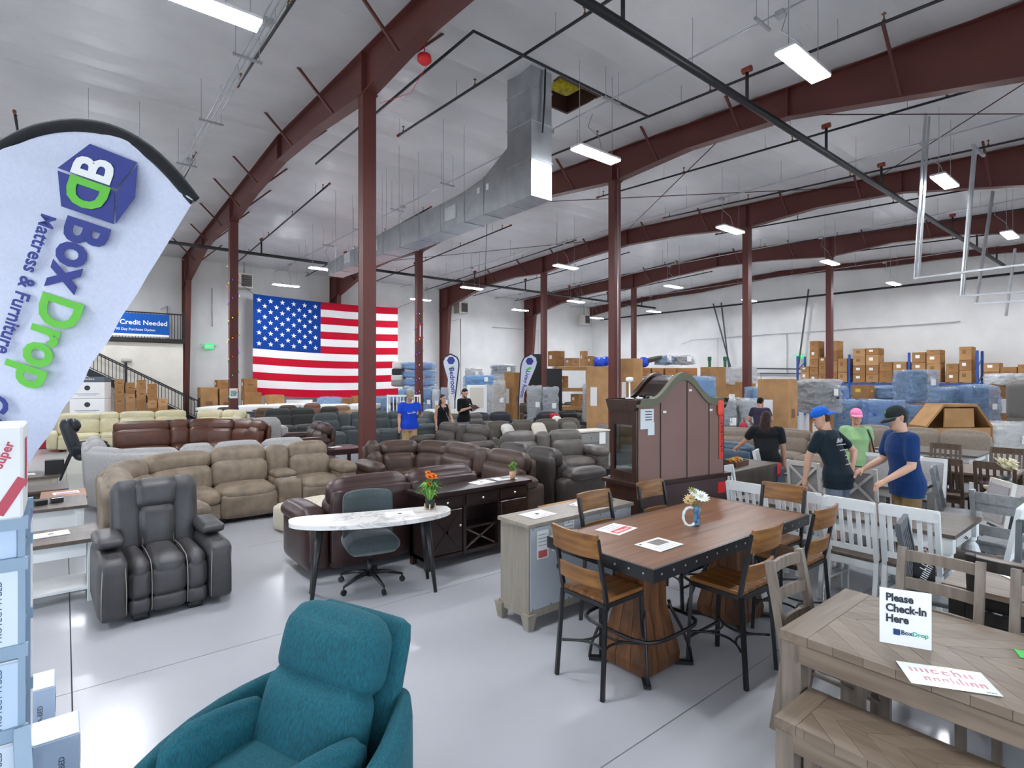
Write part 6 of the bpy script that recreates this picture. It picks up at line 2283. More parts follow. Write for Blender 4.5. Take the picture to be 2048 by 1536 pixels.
# --- wooden shelving and stock at the centre back
t = thing('storage_shelves', 'wooden storage shelving with cartons behind the sofas', 'shelves', (*c2w(3.4, 22.5), 0), YAW + .05)
PINE = mat('wood', '#c0935c', dark='#a67a45', axis=0)
for x in (-1.55, -.2, 1.55):
    for y in (0, .7):
        boxo('post', (.09, .09, 2.62), (x, y, 1.31), PINE, t, .004)
for z in (1.0, 1.75, 2.62):
    boxo('deck', (3.3, .85, .05), (0, .35, z), PINE, t, .004)
    for y in (-.03, .73):
        boxo('beam', (3.3, .04, .1), (0, y, z - .07), PINE, t, .004)
random.seed(9)
for (u0, u1, vt, vb, d, lab) in ((1096, 1130, 702, 731, 22.4, 'flat carton stack above the shelving, leftmost'), (1130, 1160, 716, 731, 22.4, 'long carton on the shelving top, middle'), (1160, 1176, 702, 731, 22.4, 'upright carton on the shelving top, right of middle'), (1176, 1190, 712, 731, 22.4, 'small carton with white label on the shelving top')):
    carton(u0, u1, vt, vb, d, lab, 2.66 if vb == 731 else zat(vb, d))
carton(1122, 1137, 752, 768, 22.6, 'small carton inside the shelving', 1.78)
carton(1142, 1172, 788, 803, 22.6, 'carton on the low shelf of the wooden shelving', 1.03)
for i, (u, v, d) in enumerate(((1192, 723, 22.3), (1203, 724, 22.2), (1214, 722, 22.3), (1291, 724, 20.4))):
    x, y = c2w(d * (u - 1024) / F, d + .3)
    z = zat(v, d)
    o = MB()
    prof = [(.012 + .2 * math.sin(PI * k / 10), -.2 * math.cos(PI * k / 10)) for k in range(11)]
    o = o.lathe(prof, 14).obj('exercise_ball', mat('plain', '#1f4fd6', rough=.25), None, smooth=True, loc=(x, y, z))
    tag(o, ['shiny blue ball on the shelving, leftmost of three', 'shiny blue ball on the shelving, middle of three', 'shiny blue ball on the shelving, rightmost of three', 'single shiny blue ball on the pine crate shelf'][i], 'ball', 'blue balls')
tag(boxo('black_board', (.62, .06, 2.55), (*c2w(1.66, 21.6), 1.275), BLACK, None, .01, rot=(0, 0, YAW)), 'black upright panel leaning on the shelving end', 'panel')
tag(boxo('black_board', (.5, .06, 3.2), (*c2w(1.0, 23.2), 1.6), BLACK, None, .01, rot=(0, 0, YAW)), 'tall black panel behind the living room banner', 'panel')
wrapped(1054, 1085, 767, 850, 20.6, '#83878c', 'grey film-wrapped headboards right of the living room banner', FILM, 0, kind='slab', dep=.4)
wrapped(1085, 1118, 770, 850, 20.4, '#767a80', 'grey film-wrapped mattress right of the wrapped headboards', FILM, 0, kind='slab', dep=.4)
wrapped(1168, 1212, 762, 850, 19.6, '#8b8d90', 'silver film-wrapped pallet in front of the shelving', FILM, 0, kind='slab', dep=.6)
carton(1176, 1240, 733, 800, 18.6, 'large slanted carton left of the curio column', 0, dep=.6)
carton(1241, 1287, 717, 800, 18.0, 'big tall carton directly behind the curio column', 0, dep=.5)
t = thing('crate_shelf', 'pine shelf holding small crates with red marks above the curio', 'shelves', (*c2w(6.0, 20.4), 0), YAW)
for x in (-1.25, 1.25):
    for y in (0, .6):
        boxo('post', (.09, .09, 2.2), (x, y, 1.1), PINE, t, .004)
for z in (1.1, 2.2):
    boxo('deck', (2.7, .8, .06), (0, .3, z), PINE, t, .004)
for i, (u0, u1) in enumerate(((1280, 1300), (1303, 1326), (1329, 1352), (1354, 1394))):
    carton(u0, u1, 736, 752, 20.0, 'red-marked carton on the pine shelf, %s from left' % ordn[i], 2.235, mark='#b5392c', axis=False, dep=.4)
wrapped(1316, 1350, 711, 736, 20.6, '#7f8fa6', 'blue-wrapped sofa cushion on top of the red-marked cartons', FILMB, 2.7, kind='slab')
wrapped(1350, 1392, 711, 736, 20.6, '#55595c', 'dark grey sofa on top of the red-marked cartons', FILM, 2.7, kind='sofa')
tag(cush('folded_cover', (.9, .5, .14), (*c2w(5.2, 20.8), 2.85), mat('fabric', '#4a4a44'), None, r=.05, rot=(0, -.25, YAW)), 'folded dark olive cover on the pine shelf', 'cover')
wrapped(1386, 1436, 745, 830, 15.2, '#557ba8', 'blue-wrapped tall bundle directly right of the curio arch', FILMB, 0, kind='slab', dep=.6)
carton(1405, 1455, 734, 830, 17.6, 'tall carton with red mark behind the blue bundle', 0, mark='#b5392c')
carton(1200, 1222, 790, 830, 18.5, 'open carton left of the curio behind the sofas', 0)
# green bollards, ladder
for i, u in enumerate((1419, 1450)):
    x, y = c2w(26 * (u - 1024) / F, 26)
    o = tag(MB().lathe([(.07, 0), (.07, 3.0), (.09, 3.02), (.09, 3.2)], 10).obj('rack_post', mat('plain', '#2f6b4a'), None, loc=(x, y, 0)), 'green steel post with orange top near the end wall, %s' % ('left', 'right')[i], 'post')
t = thing('step_ladder', 'blue fibreglass stepladder standing left of the living room banner', 'ladder', (*c2w(.02, 22.6), 0), YAW)
LB = mat('plain', '#1d7fb8')
for s in (-1, 1):
    MB().bar((s * .24, 0, 0), (s * .14, .3, 1.7), .06, .03).obj('rail', LB, t)
    MB().bar((s * .24, .75, 0), (s * .14, .34, 1.7), .05, .03).obj('rear_rail', LB, t)
for k in range(5):
    f_ = (k + .7) / 5.6
    boxo('step', (.46 - .18 * f_, .09, .03), (0, .3 * f_, 1.7 * f_), GALV, t)
# small feather banners
for (u, v0, v1, d, lean, txt, lab) in ((905, 708, 800, 21.5, .10, 'Bedroom', 'small Bedroom feather banner behind the black polo man'), (1050, 708, 812, 21.8, -.32, 'Living Room', 'small Living Room feather banner leaning by the steel column')):
    x, y = c2w(d * (u - 1024) / F, d)
    t = thing('feather_banner', lab, 'banner', (x, y, 0), YAW)
    hh = zat(v0, d)
    lo = zat(v1, d)
    lean_x = lean * (hh - lo)
    ctr = lambda f_: (-lean_x * (1 - f_) * 1.0 if False else lean_x * (f_ - .5) * -1.0)
    n = 14
    L_, R_ = [], []
    for k in range(n + 1):
        f_ = k / n
        wdt = .30 * min(1, f_ * 1.25 + .05) if f_ < .82 else .30 * math.sqrt(max(0, 1 - ((f_ - .82) / .18) ** 2))
        z = lo + (hh - lo) * f_
        c_ = (-lean) * 1.6 * (f_ - .5)
        L_.append((c_ - wdt, z))
        R_.append((c_ + wdt, z))
    poly = L_ + R_[::-1]
    MB().prism(poly, 0, .012, RX).obj('cloth', CLOTH, t)
    edge_side = L_ if lean > 0 else L_
    MB().tube([(p[0], 0, p[1]) for p in (R_ if lean > 0 else L_)] + [(p[0], 0, p[1]) for p in ((L_ if lean > 0 else R_)[:-4:-1])], .028, 6).obj('sleeve_pole', BLACK, t, smooth=True)
    b0 = (R_ if lean > 0 else L_)[0]
    MB().bar((b0[0], 0, lo), (b0[0], 0, .05), .04).obj('pole', BLACK, t)
    boxo('base', (.6, .4, .05), (b0[0], 0, .025), BLKMET, t)
    cz = lo + (hh - lo) * .86
    cx_ = (-lean) * 1.6 * .36
    MB().lathe([(.16, 0), (.16, .004)], 6).obj('logo_mark', NAVY, t, loc=(cx_, -.016, cz), rot=(R90, 0, 0))
    boxo('logo_text', (.2, .003, .08), (cx_ * .8, -.016, cz - .3), GRN, t, 0, rot=(0, -.5, 0))
    tm = math.atan2(1.0 * (hh - lo), -lean * 1.6) if lean else R90
    text(txt, .27 if txt == 'Bedroom' else .22, NAVY, t, (-lean * 1.6 * (-.02), -.017, lo + (hh - lo) * .42), (R90, PI - tm if True else 0, 0), bold=.02)
# --- stock behind the flag wall foot
random.seed(31)
LOWC = [(388, 432, 775, 820, 27.0, 'wide carton at the foot of the wall beside the stairs'), (424, 460, 760, 778, 27.6, 'carton on top of the stack left of the fairy column'), (430, 462, 778, 812, 27.4, 'carton under the stack left of the fairy column'),
        (478, 512, 757, 785, 27.4, 'carton on the pile left below the flag'), (476, 520, 785, 812, 27.4, 'carton at the pile base left below the flag'), (524, 566, 790, 815, 26.0, 'carton below the flag, right of the white panel'),
        (668, 700, 797, 820, 27.5, 'small carton below the flag, left of the tall column'), (700, 735, 792, 820, 27.8, 'small carton partly behind the tall column')]
for (u0, u1, vt, vb, d, lab) in LOWC:
    carton(u0, u1, vt, vb, d, lab, 0 if vb > 800 else None)
tag(boxo('white_panel', (1.3, .08, 1.1), (*c2w(-10.6, 27.4), .56), WHITE, None, .01, rot=(0, 0, YAW)), 'white upright board below the flag', 'board')
wrapped(630, 682, 793, 820, 27.0, '#7d95b5', 'blue-wrapped bundles below the middle of the flag', FILMB, 0, kind='slab')
wrapped(748, 790, 792, 820, 27.4, '#7a93b2', 'blue-wrapped bundles right behind the tall column', FILMB, 0, kind='slab')
# bed display mattresses
for i, (u, v, d, wdt) in enumerate(((440, 812, 25.5, 1.2), (505, 810, 25.2, 1.2), (562, 808, 25.4, 1.1), (616, 806, 27.3, 1.1), (672, 807, 27.5, 1.2), (728, 807, 26.0, 1.2))):
    x, y = c2w(d * (u - 1024) / F, d)
    z = zat(v, d)
    t = thing('display_bed', 'white display mattress on dark base, %s below the flag' % (['leftmost', 'second', 'third', 'fourth', 'fifth', 'sixth'][i] if i < 6 else 'one behind the man in blue, not'), 'bed', (x, y, 0), YAW, 'display beds below the flag')
    cush('mattress', (wdt, 1.95, .26), (0, 0, z - .14), mat('fabric', '#e9e8e4', sheen=0, amt=.05), t, r=.06, puff=.02, n=6)
    boxo('side_border', (wdt + .01, 1.96, .05), (0, 0, z - .19), mat('plain', '#3a3a40'), t, .004)
    boxo('box_base', (wdt - .04, 1.9, z - .28), (0, 0, (z - .28) / 2), mat('fabric', '#4a4a4e'), t, .01)
# tall wrapped mattress pile right of the flag
for i in range(6):
    z0 = 1.1 + .28 * i
    wrapped(806, 868, 0, 0, 27.5, '#5f87b8', 'blue-wrapped mattress in the tall pile, %s from the bottom' % ordn[i], FILMB, z0, kind='slab', dep=1.2) if False else None
for i in range(5):
    d = 27.2
    x, y = c2w(d * (838 - 1024) / F, d)
    t = thing('wrapped_mattress', 'blue-wrapped mattress in the tall pile right of the flag, %s from bottom' % ordn[i], 'wrapped mattress', (x, y, 1.0 + .4 * i), YAW + random.uniform(-.08, .08), 'plastic-wrapped furniture')
    cush('mattress', (1.45, 1.05, .3), (0, 0, .18), mat('fabric', '#6f94c4'), t, r=.1, puff=.02, n=6)
    sd = i * 5.1
    cush('plastic_wrap', (1.52, 1.1, .33), (0, 0, .19), FILMB, t, r=.08, puff=.02, n=20, fn=lambda p: crumple(p, sd))
t = thing('bed_platform', 'dark platform carrying the tall wrapped mattress pile', 'platform', (*c2w(-4.75, 27.2), 0), YAW)
boxo('deck', (2.3, 1.2, .1), (0, 0, .94), BLACK, t)
for s in (-1.05, 0, 1.05):
    for q in (-.5, .5):
        boxo('leg', (.1, .1, .9), (s, q, .45), BLACK, t)
for i, (u0, u1, vt, vb, c) in enumerate(((788, 806, 724, 738, '#d6d4d0'), (787, 806, 738, 750, '#2f3034'), (786, 808, 750, 762, '#c9c7c4'), (786, 808, 762, 772, '#8a8886'))):
    d = 27.0
    x, y = c2w(d * ((u0 + u1) / 2 - 1024) / F, d)
    o = cush('folded_mattress', ((u1 - u0) * d / F, 1.0, zat(vt, d) - zat(vb, d)), (x, y, (zat(vt, d) + zat(vb, d)) / 2), mat('fabric', c), None, r=.06, rot=(0, 0, YAW), n=6)
    tag(o, ['pale mattress at the top of the pile by the flag edge', 'black-bordered mattress in the pile by the flag edge', 'light grey mattress in the pile by the flag edge', 'mid-grey mattress low in the pile by the flag edge'][i], 'mattress')
for i in range(6):
    u = 795 + 17 * i
    wrapped(u, u + 16, 776 - (i % 2) * 3, 800, 25.5, ['#6c8db5', '#b5bcc4', '#8097b4'][i % 3], 'film-wrapped bed rail bundle behind the man in blue, %s from left' % ordn[i], FILMB if i % 3 == 0 else FILM, 0, kind='slab', dep=.4, group='wrapped bed rails')
# white bed frames and blue-wrapped goods right of the bedroom banner
wrapped(925, 990, 750, 764, 24.0, '#5d9ad0', 'bright blue-wrapped sofa on the white wrapped stock', FILMB, 1.85, kind='slab')
wrapped(925, 990, 764, 840, 24.0, '#aeb4ba', 'pale wrapped stock under the bright blue wrapped sofa', FILM, 0, kind='slab')
wrapped(930, 965, 735, 750, 25.5, '#cfcdc8', 'pale wrapped headboard above the bright blue sofa', FILM, 2.0, kind='slab', dep=.4)
wrapped(980, 1034, 729, 745, 25.0, '#33363b', 'black wrapped bed slats on the far stack', FILM, 2.25, kind='slab', dep=.5)
wrapped(980, 1034, 745, 764, 25.0, '#d5d2cd', 'white wrapped mattresses under the black bed slats', FILM, 1.8, kind='slab', dep=.8)
wrapped(985, 1012, 757, 840, 22.0, '#b5a596', 'beige film-wrapped headboard left of the blue ladder', FILM, 0, kind='slab', dep=.4)
carton(1008, 1040, 745, 840, 22.4, 'brown wrapped panel carton behind the blue ladder', 0, dep=.3)
t = thing('headboard', 'white framed headboard leaning behind the man holding a tablet', 'headboard', (*c2w(-1.4, 21.9), 0), YAW)
boxo('panel', (.8, .08, 1.9), (0, 0, .95), WHITE, t, .02)
boxo('inset', (.55, .02, .8), (0, -.05, 1.4), mat('plain', '#d8cfc4'), t, .01)
t = thing('slatted_bed', 'white slatted crib-like bed frame right of the man in blue', 'bed frame', (*c2w(-4.1, 20.8), 0), YAW + .1)
for z in (.6, 1.5):
    boxo('rail', (1.2, .05, .07), (0, 0, z), WHITE, t)
for k in range(9):
    boxo('slat', (.03, .03, .9), (-.52 + .13 * k, 0, 1.05), WHITE, t)
for s in (-1, 1):
    boxo('post', (.06, .06, 1.55), (s * .6, 0, .775), WHITE, t)
t = thing('display_bed', 'bed with floral pillows between the woman and the man with tablet', 'bed', (*c2w(-2.75, 21.6), 0), YAW + .1)
cush('mattress', (1.4, 1.9, .3), (0, 0, .6), WHITE, t, r=.06, n=6)
boxo('box_base', (1.4, 1.9, .45), (0, 0, .225), mat('fabric', '#55555a'), t, .01)
for s in (-.35, .35):
    cush('pillow', (.6, .4, .18), (s, -.6, .82), mat('fabric', '#c9c8bb', sc=18, amt=.5), t, r=.07, puff=.04, rot=(.6, 0, 0), n=6)
# --- cartons and mattress-in-a-box stack by the stairs
random.seed(2)
rows = [(225, [(758, 776), (776, 794), (794, 812), (812, 830)]), (247, [(765, 787), (787, 805), (805, 830)]), (269, [(760, 777), (777, 800), (800, 830)]), (291, [(768, 785), (785, 800), (800, 816), (816, 830)]), (312, [(797, 812), (812, 830)]), (334, [(819, 832)])]
d = 23.5
for ci, (u, lv) in enumerate(rows):
    for li, (v0, v1) in enumerate(lv):
        carton(u, u + 21, v0, v1 + .5, d, 'small carton in the pile by the stairs, column %s, layer %s from top' % (['one', 'two', 'three', 'four', 'five', 'six'][ci], ['one', 'two', 'three', 'four'][li]), 0 if li == len(lv) - 1 else None, group='carton pile by the stairs')
t = thing('mattress_carton_stack', 'white mattress-in-a-box cartons stacked with dark printed top', 'box stack', (*c2w(22.5 * (182 - 1024) / F, 22.5), 0), -.3)
for i in range(3):
    c_ = boxo('carton', (1.15, .9, .66), (0, 0, .34 + .67 * i), WHITE, t, .01)
    MB().lathe([(.1, 0), (.1, .004)], 14).obj('round_logo', INK, c_, loc=(0, -.452, .1), rot=(R90, 0, 0))
    boxo('text_line', (.8, .003, .03), (0, -.452, -.14), mat('plain', '#9aa0a8'), c_, 0)
    boxo('text_line', (.6, .003, .02), (0, -.452, -.2), mat('plain', '#b9bec6'), c_, 0)
boxo('top_sleeve', (1.16, .91, .22), (0, 0, 2.12), mat('plain', '#5b636e'), t, .01)
scribble(t, .5, .09, WHITE, (0, -.457, 2.15), (R90, 0, 0), n=8, seed=12)
tag(boxo('red_case', (.8, .5, .35), (*c2w(17 * (100 - 1024) / F, 17), .175), mat('plain', '#b3232f'), None, .03), 'red case on a low stand beyond the feather banner', 'case')
leg_table('end_table', 'white cabinet table beyond the feather banner edge', -1.7, -.8, 13.4, 14.2, .62, mat('wood', '#b5aca2', axis=0), WHP, legw=.08, apron=.3)

# ------------------------------------------------------------------ people
SKIN = mat('plain', '#c99a80', rough=.55)
SKIN2 = mat('plain', '#b98a6e', rough=.55)
SKIN3 = mat('plain', '#d3a68c', rough=.55)


def remesh(b, name, vox, m, parent, smooth=4):
    me = b.mesh(name, None, False, True)
    o = bpy.data.objects.new(name, me)
    COL.objects.link(o)
    md = o.modifiers.new('r', 'REMESH')
    md.mode = 'VOXEL'
    md.voxel_size = vox
    if smooth:
        s = o.modifiers.new('s', 'SMOOTH')
        s.factor = .5
        s.iterations = smooth
    bpy.context.view_layer.update()
    m2 = bpy.data.meshes.new_from_object(o.evaluated_get(bpy.context.evaluated_depsgraph_get()))
    bpy.data.objects.remove(o)
    m2.materials.clear()
    m2.materials.append(m)
    m2.polygons.foreach_set('use_smooth', [True] * len(m2.polygons))
    return link(name, m2, parent)


def limb(b, pts, rs, n=12):
    """tapered limb with rounded ends"""
    pts = [Vector(p) for p in pts]
    P, R = [], []
    d0 = (pts[0] - pts[1]).normalized()
    d1 = (pts[-1] - pts[-2]).normalized()
    for e in (1.0, .8, .45):
        P.append(pts[0] + d0 * rs[0] * e)
        R.append(rs[0] * math.sqrt(max(.02, 1 - e * e)))
    P += pts
    R += list(rs)
    for e in (.45, .8, 1.0):
        P.append(pts[-1] + d1 * rs[-1] * e)
        R.append(rs[-1] * math.sqrt(max(.02, 1 - e * e)))
    b.tube(P, R, n)


def loft(b, rings, n=20, fn=None):
    """rings (z, rx, ry, yc[, xc]) stacked upward"""
    vs, fs = [], []
    for rg in rings:
        z, rx, ry, yc = rg[:4]
        xc = rg[4] if len(rg) > 4 else 0
        for j in range(n):
            a = 2 * PI * j / n
            vs.append(Vector((xc + rx * math.cos(a), yc + ry * math.sin(a), z)))
    for i in range(len(rings) - 1):
        for j in range(n):
            fs.append((i * n + j, i * n + (j + 1) % n, (i + 1) * n + (j + 1) % n, (i + 1) * n + j))
    fs.append(tuple(range(n - 1, -1, -1)))
    fs.append(tuple((len(rings) - 1) * n + j for j in range(n)))
    if fn:
        vs = [fn(v) for v in vs]
    b.add(vs, fs)


def person(label, loc, heading, hgt, skin, shirt, sleeve, trousers, hair, arms, lean=0.0, twist=0.0, head=(0, 0), female=False, cap=None, capback=False, brim=None, longhair=False, shorts=False, vox=.0075, heavy=1.0, hem=.86, beard=None, collar=None, tank=False):
    """heading in camera terms (right, away); arms = ((elbow, wrist), (elbow, wrist)) for person's right(-x) and left(+x) as offsets from the shoulder in body axes"""
    wx = CR[0] * heading[0] + CF[0] * heading[1]
    wy = CR[1] * heading[0] + CF[1] * heading[1]
    t = thing('person', label, 'person', (loc[0], loc[1], 0), math.atan2(wx, -wy))
    k = hgt / 1.75
    w = (.92 if female else 1.0) * heavy
    HIP = .93

    def up(p):
        """lean forward (towards -y) about the hips and twist about the spine"""
        q = Vector(p)
        f_ = max(0, min(1, (q.z - HIP) / .35))
        q = Matrix.Rotation(twist * f_, 3, 'Z') @ q
        r = Matrix.Rotation(lean * f_, 3, 'X') @ (q - Vector((0, 0, HIP)))
        return r + Vector((0, 0, HIP))
    sh = {-1: up((-.185 * w, .01, 1.43)), 1: up((.185 * w, .01, 1.43))}
    neck = up((0, .015, 1.48))
    hc = up((0, -.005, 1.64))
    HM = Matrix.Translation(hc) @ Matrix.Rotation(head[0], 4, 'Z') @ Matrix.Rotation(lean * .5 + head[1], 4, 'X')
    hf = lambda v: HM @ v
    torso = [(.80, .15 * w, .105, .0), (.88, .17 * w, .12, .005), (.96, .172 * w, .118, .0), (1.06, .152 * w * (.95 if female else 1), .105 * heavy, -.005), (1.18, .158 * w, .11, -.01), (1.28, .172 * w, .118, -.012 if not female else -.03), (1.36, .178 * w, .108, .0), (1.43, .165 * w, .085, .012), (1.475, .10 * w, .065, .018)]
    B = MB()
    loft(B, torso, fn=up)
    limb(B, [up((0, .02, 1.45)), HM @ Vector((0, .02, -.07))], [.058 * w, .052])
    # head: skull, jaw, nose, ears, brow, lips
    hr = [(-.125, .02, .02, -.055), (-.11, .042, .04, -.05), (-.085, .056, .062, -.035), (-.05, .064, .08, -.015), (0, .073, .094, -.002), (.04, .077, .1, .004), (.08, .07, .09, .008), (.11, .05, .066, .01), (.125, .02, .03, .01)]
    loft(B, hr, fn=hf)
    B.add([hf(Vector(p)) for p in ((0, -.088, .03), (-.016, -.09, -.025), (.016, -.09, -.025), (0, -.118, -.022), (0, -.08, -.032), (-.01, -.07, .03), (.01, -.07, .03))], [(0, 1, 3), (0, 3, 2), (1, 4, 3), (3, 4, 2), (0, 5, 1), (0, 2, 6), (5, 0, 6), (1, 5, 4), (2, 4, 6), (4, 5, 6)])
    for s in (-1, 1):
        limb(B, [hf(Vector((s * .076, .008, -.015))), hf(Vector((s * .082, .016, .025)))], [.012, .016], 8)
        limb(B, [hf(Vector((s * .05, -.082, .036))), hf(Vector((s * .015, -.09, .034)))], [.01, .011], 6)
    limb(B, [hf(Vector((-.02, -.088, -.058))), hf(Vector((.02, -.088, -.058)))], [.01, .01], 6)
    # arms and hands
    wr = {}
    for i, s in enumerate((-1, 1)):
        e = sh[s] + Vector(arms[i][0])
        q = sh[s] + Vector(arms[i][1])
        wr[s] = (e, q)
        limb(B, [sh[s], sh[s].lerp(e, .5), e], [.056 * w, .05 * w, .042])
        limb(B, [e, e.lerp(q, .35), q], [.042, .042, .027])
        d = (q - e).normalized()
        side = d.cross(Vector((0, -1, .2))).normalized()
        if side.length < .1:
            side = Vector((1, 0, 0))
        nrm = side.cross(d).normalized()
        pc = q + d * .055
        limb(B, [q + d * .01, pc, q + d * .085], [.026, .034, .032], 8)
        for f_ in range(4):
            o = (f_ - 1.5) * .019
            L_ = (.07, .08, .076, .06)[f_]
            p0 = q + d * .085 + side * o
            p1 = p0 + d * L_ * .5 - nrm * .012
            p2 = p1 + d * L_ * .35 - nrm * .026
            limb(B, [p0, p1, p2], [.0095, .009, .008], 6)
        th = q + d * .03 + side * .03 * (s)
        limb(B, [th, th + d * .035 + side * .02 * s - nrm * .012, th + d * .06 + side * .018 * s - nrm * .03], [.012, .0105, .009], 6)
    # legs
    for s in (-1, 1):
        limb(B, [(s * .085 * w, 0, .86), (s * .09, -.01, .5), (s * .09, .015, .12), (s * .09, .0, .06)], [.085 * w, .058, .04, .04])
        limb(B, [(s * .09, .02, .045), (s * .095, -.12, .035)], [.04, .034])
    body = remesh(B, 'body', vox, skin, t)
    # shirt
    S = MB()
    g = .014
    st = [(max(hem, z), rx + g, ry + g, yc) for z, rx, ry, yc in torso if z > hem - .05]
    if tank:
        st = [q for q in st if q[0] < 1.4] + [(1.41, .15 * w, .085, .005)]
    st = [(z, rx + (.03 if z < 1.0 else .008), ry + (.03 if z < 1.0 else .006), yc) for z, rx, ry, yc in st]
    loft(S, [(hem - .02, st[0][1] + .004, st[0][2] + .004, st[0][3])] + st, fn=up)
    if sleeve > 0:
        for i, s in enumerate((-1, 1)):
            e, q = wr[s]
            L_ = min(1.0, sleeve)
            pe = sh[s].lerp(e, L_)
            limb(S, [sh[s], sh[s].lerp(e, L_ * .5), pe], [.064 * w, .066 * w, .065 * w])
            limb(S, [sh[s] + Vector((-s * .07, 0, .01)), sh[s]], [.06 * w, .063 * w])
    elif tank:
        for s in (-1, 1):
            limb(S, [up((s * .1, -.1, 1.36)), up((s * .105, -.05, 1.465)), up((s * .105, .02, 1.49)), up((s * .1, .085, 1.4))], [.028, .026, .026, .028], 6)
    shm = mat('fabric', shirt, sheen=.1, amt=.06, sc=8)
    sho = remesh(S, 'shirt', vox * 1.2, shm, t)
    if collar:
        C = MB()
        C.tube([up((.075 * math.cos(a), .02 + .068 * math.sin(a), 1.475)) for a in [2 * PI * j / 14 for j in range(14)]], .018, 6, closed=True)
        C.obj('collar', mat('fabric', collar), t, smooth=True)
    # trousers
    T_ = MB()
    loft(T_, [(.78, .15 * w + .012, .112, 0), (.88, .17 * w + .008, .126, .004), (.99, .172 * w + .004, .12, 0)])
    zl = .46 if shorts else .09
    for s in (-1, 1):
        pts = [(s * .085 * w, 0, .86), (s * .092, -.01, .5)] + ([] if shorts else [(s * .092, .015, zl)])
        limb(T_, pts, [.094 * w, .078 if not shorts else .092] + ([] if shorts else [.06]))
    remesh(T_, 'trousers', vox * 1.3, mat('fabric', trousers, sheen=0, amt=.1, sc=10), t)
    for s in (-1, 1):
        cush('shoe', (.1, .27, .09), (s * .095, -.045, .045), BLACK if not shorts else WHITE, t, r=.04, puff=.005, n=6)
    # eyes, brows
    for s in (-1, 1):
        MB().lathe([(.002, -.009), (.008, -.005), (.009, 0), (.008, .005), (.002, .009)], 8).obj('eye', mat('plain', '#201812', rough=.2), t, smooth=True, loc=hf(Vector((s * .03, -.0905, .014))))
        boxo('eyebrow', (.03, .008, .007), hf(Vector((s * .031, -.094, .034))), mat('plain', hair), t, .002)
    boxo('lips', (.042, .008, .011), hf(Vector((0, -.0975, -.058))), mat('plain', '#9c5a50'), t, .003)
    hm = mat('fabric', hair, sheen=.2, amt=.25, sc=30)
    # hair: shell over crown and back
    Hh = MB()
    off = .012
    loft(Hh, [(-.06, .06, .05, .045), (-.02, .074, .065, .04), (.03, .084, .085, .03), (.07, .083, .095, .014), (.105, .064, .08, .012), (.13, .03, .04, .012), (.137, .008, .01, .012)], fn=hf)
    if longhair:
        loft(Hh, [(-.30, .05, .025, .07), (-.26, .085, .035, .07), (-.18, .092, .045, .065), (-.1, .09, .06, .05), (-.02, .086, .08, .035), (.05, .086, .09, .02)], fn=hf)
    if beard:
        limb(Hh, [hf(Vector((-.058, -.035, -.06))), hf(Vector((-.035, -.075, -.1))), hf(Vector((0, -.085, -.11))), hf(Vector((.035, -.075, -.1))), hf(Vector((.058, -.035, -.06)))], [.016, .02, .024, .02, .016], 8)
    remesh(Hh, 'hair', vox, hm, t, 3)
    if cap:
        cm = mat('fabric', cap, sheen=.1, amt=.05)
        Cc = MB()
        loft(Cc, [(.035, .088, .112, .006), (.07, .089, .113, .006), (.11, .076, .095, .008), (.14, .045, .058, .01), (.15, .012, .014, .01)], fn=hf)
        remesh(Cc, 'cap', vox, cm, t, 3)
        sgn = 1 if capback else -1
        vs, fs = [], []
        for i in range(9):
            a = -1.15 + 2.3 * i / 8
            for rr, zz in ((.085, .05), (.175, .02)):
                x = math.sin(a) * (.085 if rr < .1 else .09)
                y = sgn * (math.cos(a) * (.1 if rr < .1 else .19) + .0) + .006
                for dz in (0, -.008):
                    vs.append(hf(Vector((x, y, zz + dz))))
        for i in range(8):
            a = i * 4
            fs += [(a, a + 2, a + 6, a + 4), (a + 1, a + 5, a + 7, a + 3), (a + 2, a + 3, a + 7, a + 6), (a, a + 4, a + 5, a + 1)]
        MB().add(vs, fs).obj('cap_brim', mat('fabric', brim or cap), t, smooth=True)
    t.scale = (k, k, k)
    return t, up, sh, wr


DN = ((-.05, .02, -.29), (-.06, -.05, -.53))
DNL = ((.05, .02, -.29), (.06, -.05, -.53))
# man in dark T-shirt with blue cap, back to camera, leaning left
t, up, sh, wr = person('man in dark T-shirt and backwards blue cap leaning over a chair', (7.35, 2.69), (-.55, .8), 1.76, SKIN3, '#1d2a33', .62, '#7d8794', '#4a3527',
                       (((-.16, .16, -.22), (-.02, .2, -.40)), ((.02, -.12, -.27), (.02, -.16, -.53))), lean=.28, head=(.75, .25), cap='#1c62c4', capback=True, shorts=True, hem=.8, vox=.0065)
text('Baln', .085, WHITE, t, up(Vector((0, .138, 1.33))), (R90 + .28, 0, PI), bold=.02)
for i in range(4):
    o = boxo('printed_line', ((.22, .2, .05, .05)[i], .002, .008), up(Vector((0, .139, (1.28, 1.22, 1.16, 1.12)[i]))), WHITE, t, 0, rot=(.28, 0, 0))
scribble(t, .14, .03, WHITE, up(Vector((0, .1385, 1.07))), (R90 + .28, 0, PI), n=8, seed=2)
# man in navy polo
t, up, sh, wr = person('man in navy polo and black cap resting a hand on a white chair', (7.42, 2.0), (-.95, .12), 1.78, SKIN3, '#173668', .66, '#8a7350', '#2a211b',
                       (((-.04, -.06, -.28), (-.05, -.26, -.4)), ((.05, -.03, -.29), (.0, -.27, -.46))), lean=.14, head=(.1, .3), cap='#232b2c', collar='#173668', heavy=1.12, hem=.8, vox=.0065)
boxo('cap_logo', (.03, .004, .03), (0, 0, 0), mat('plain', '#4d9a48'), t, 0).location = up(Vector((.02, -.125, 1.73)))
boxo('sleeve_logo', (.004, .02, .02), (.268, .0, 1.24), WHITE, t, 0)
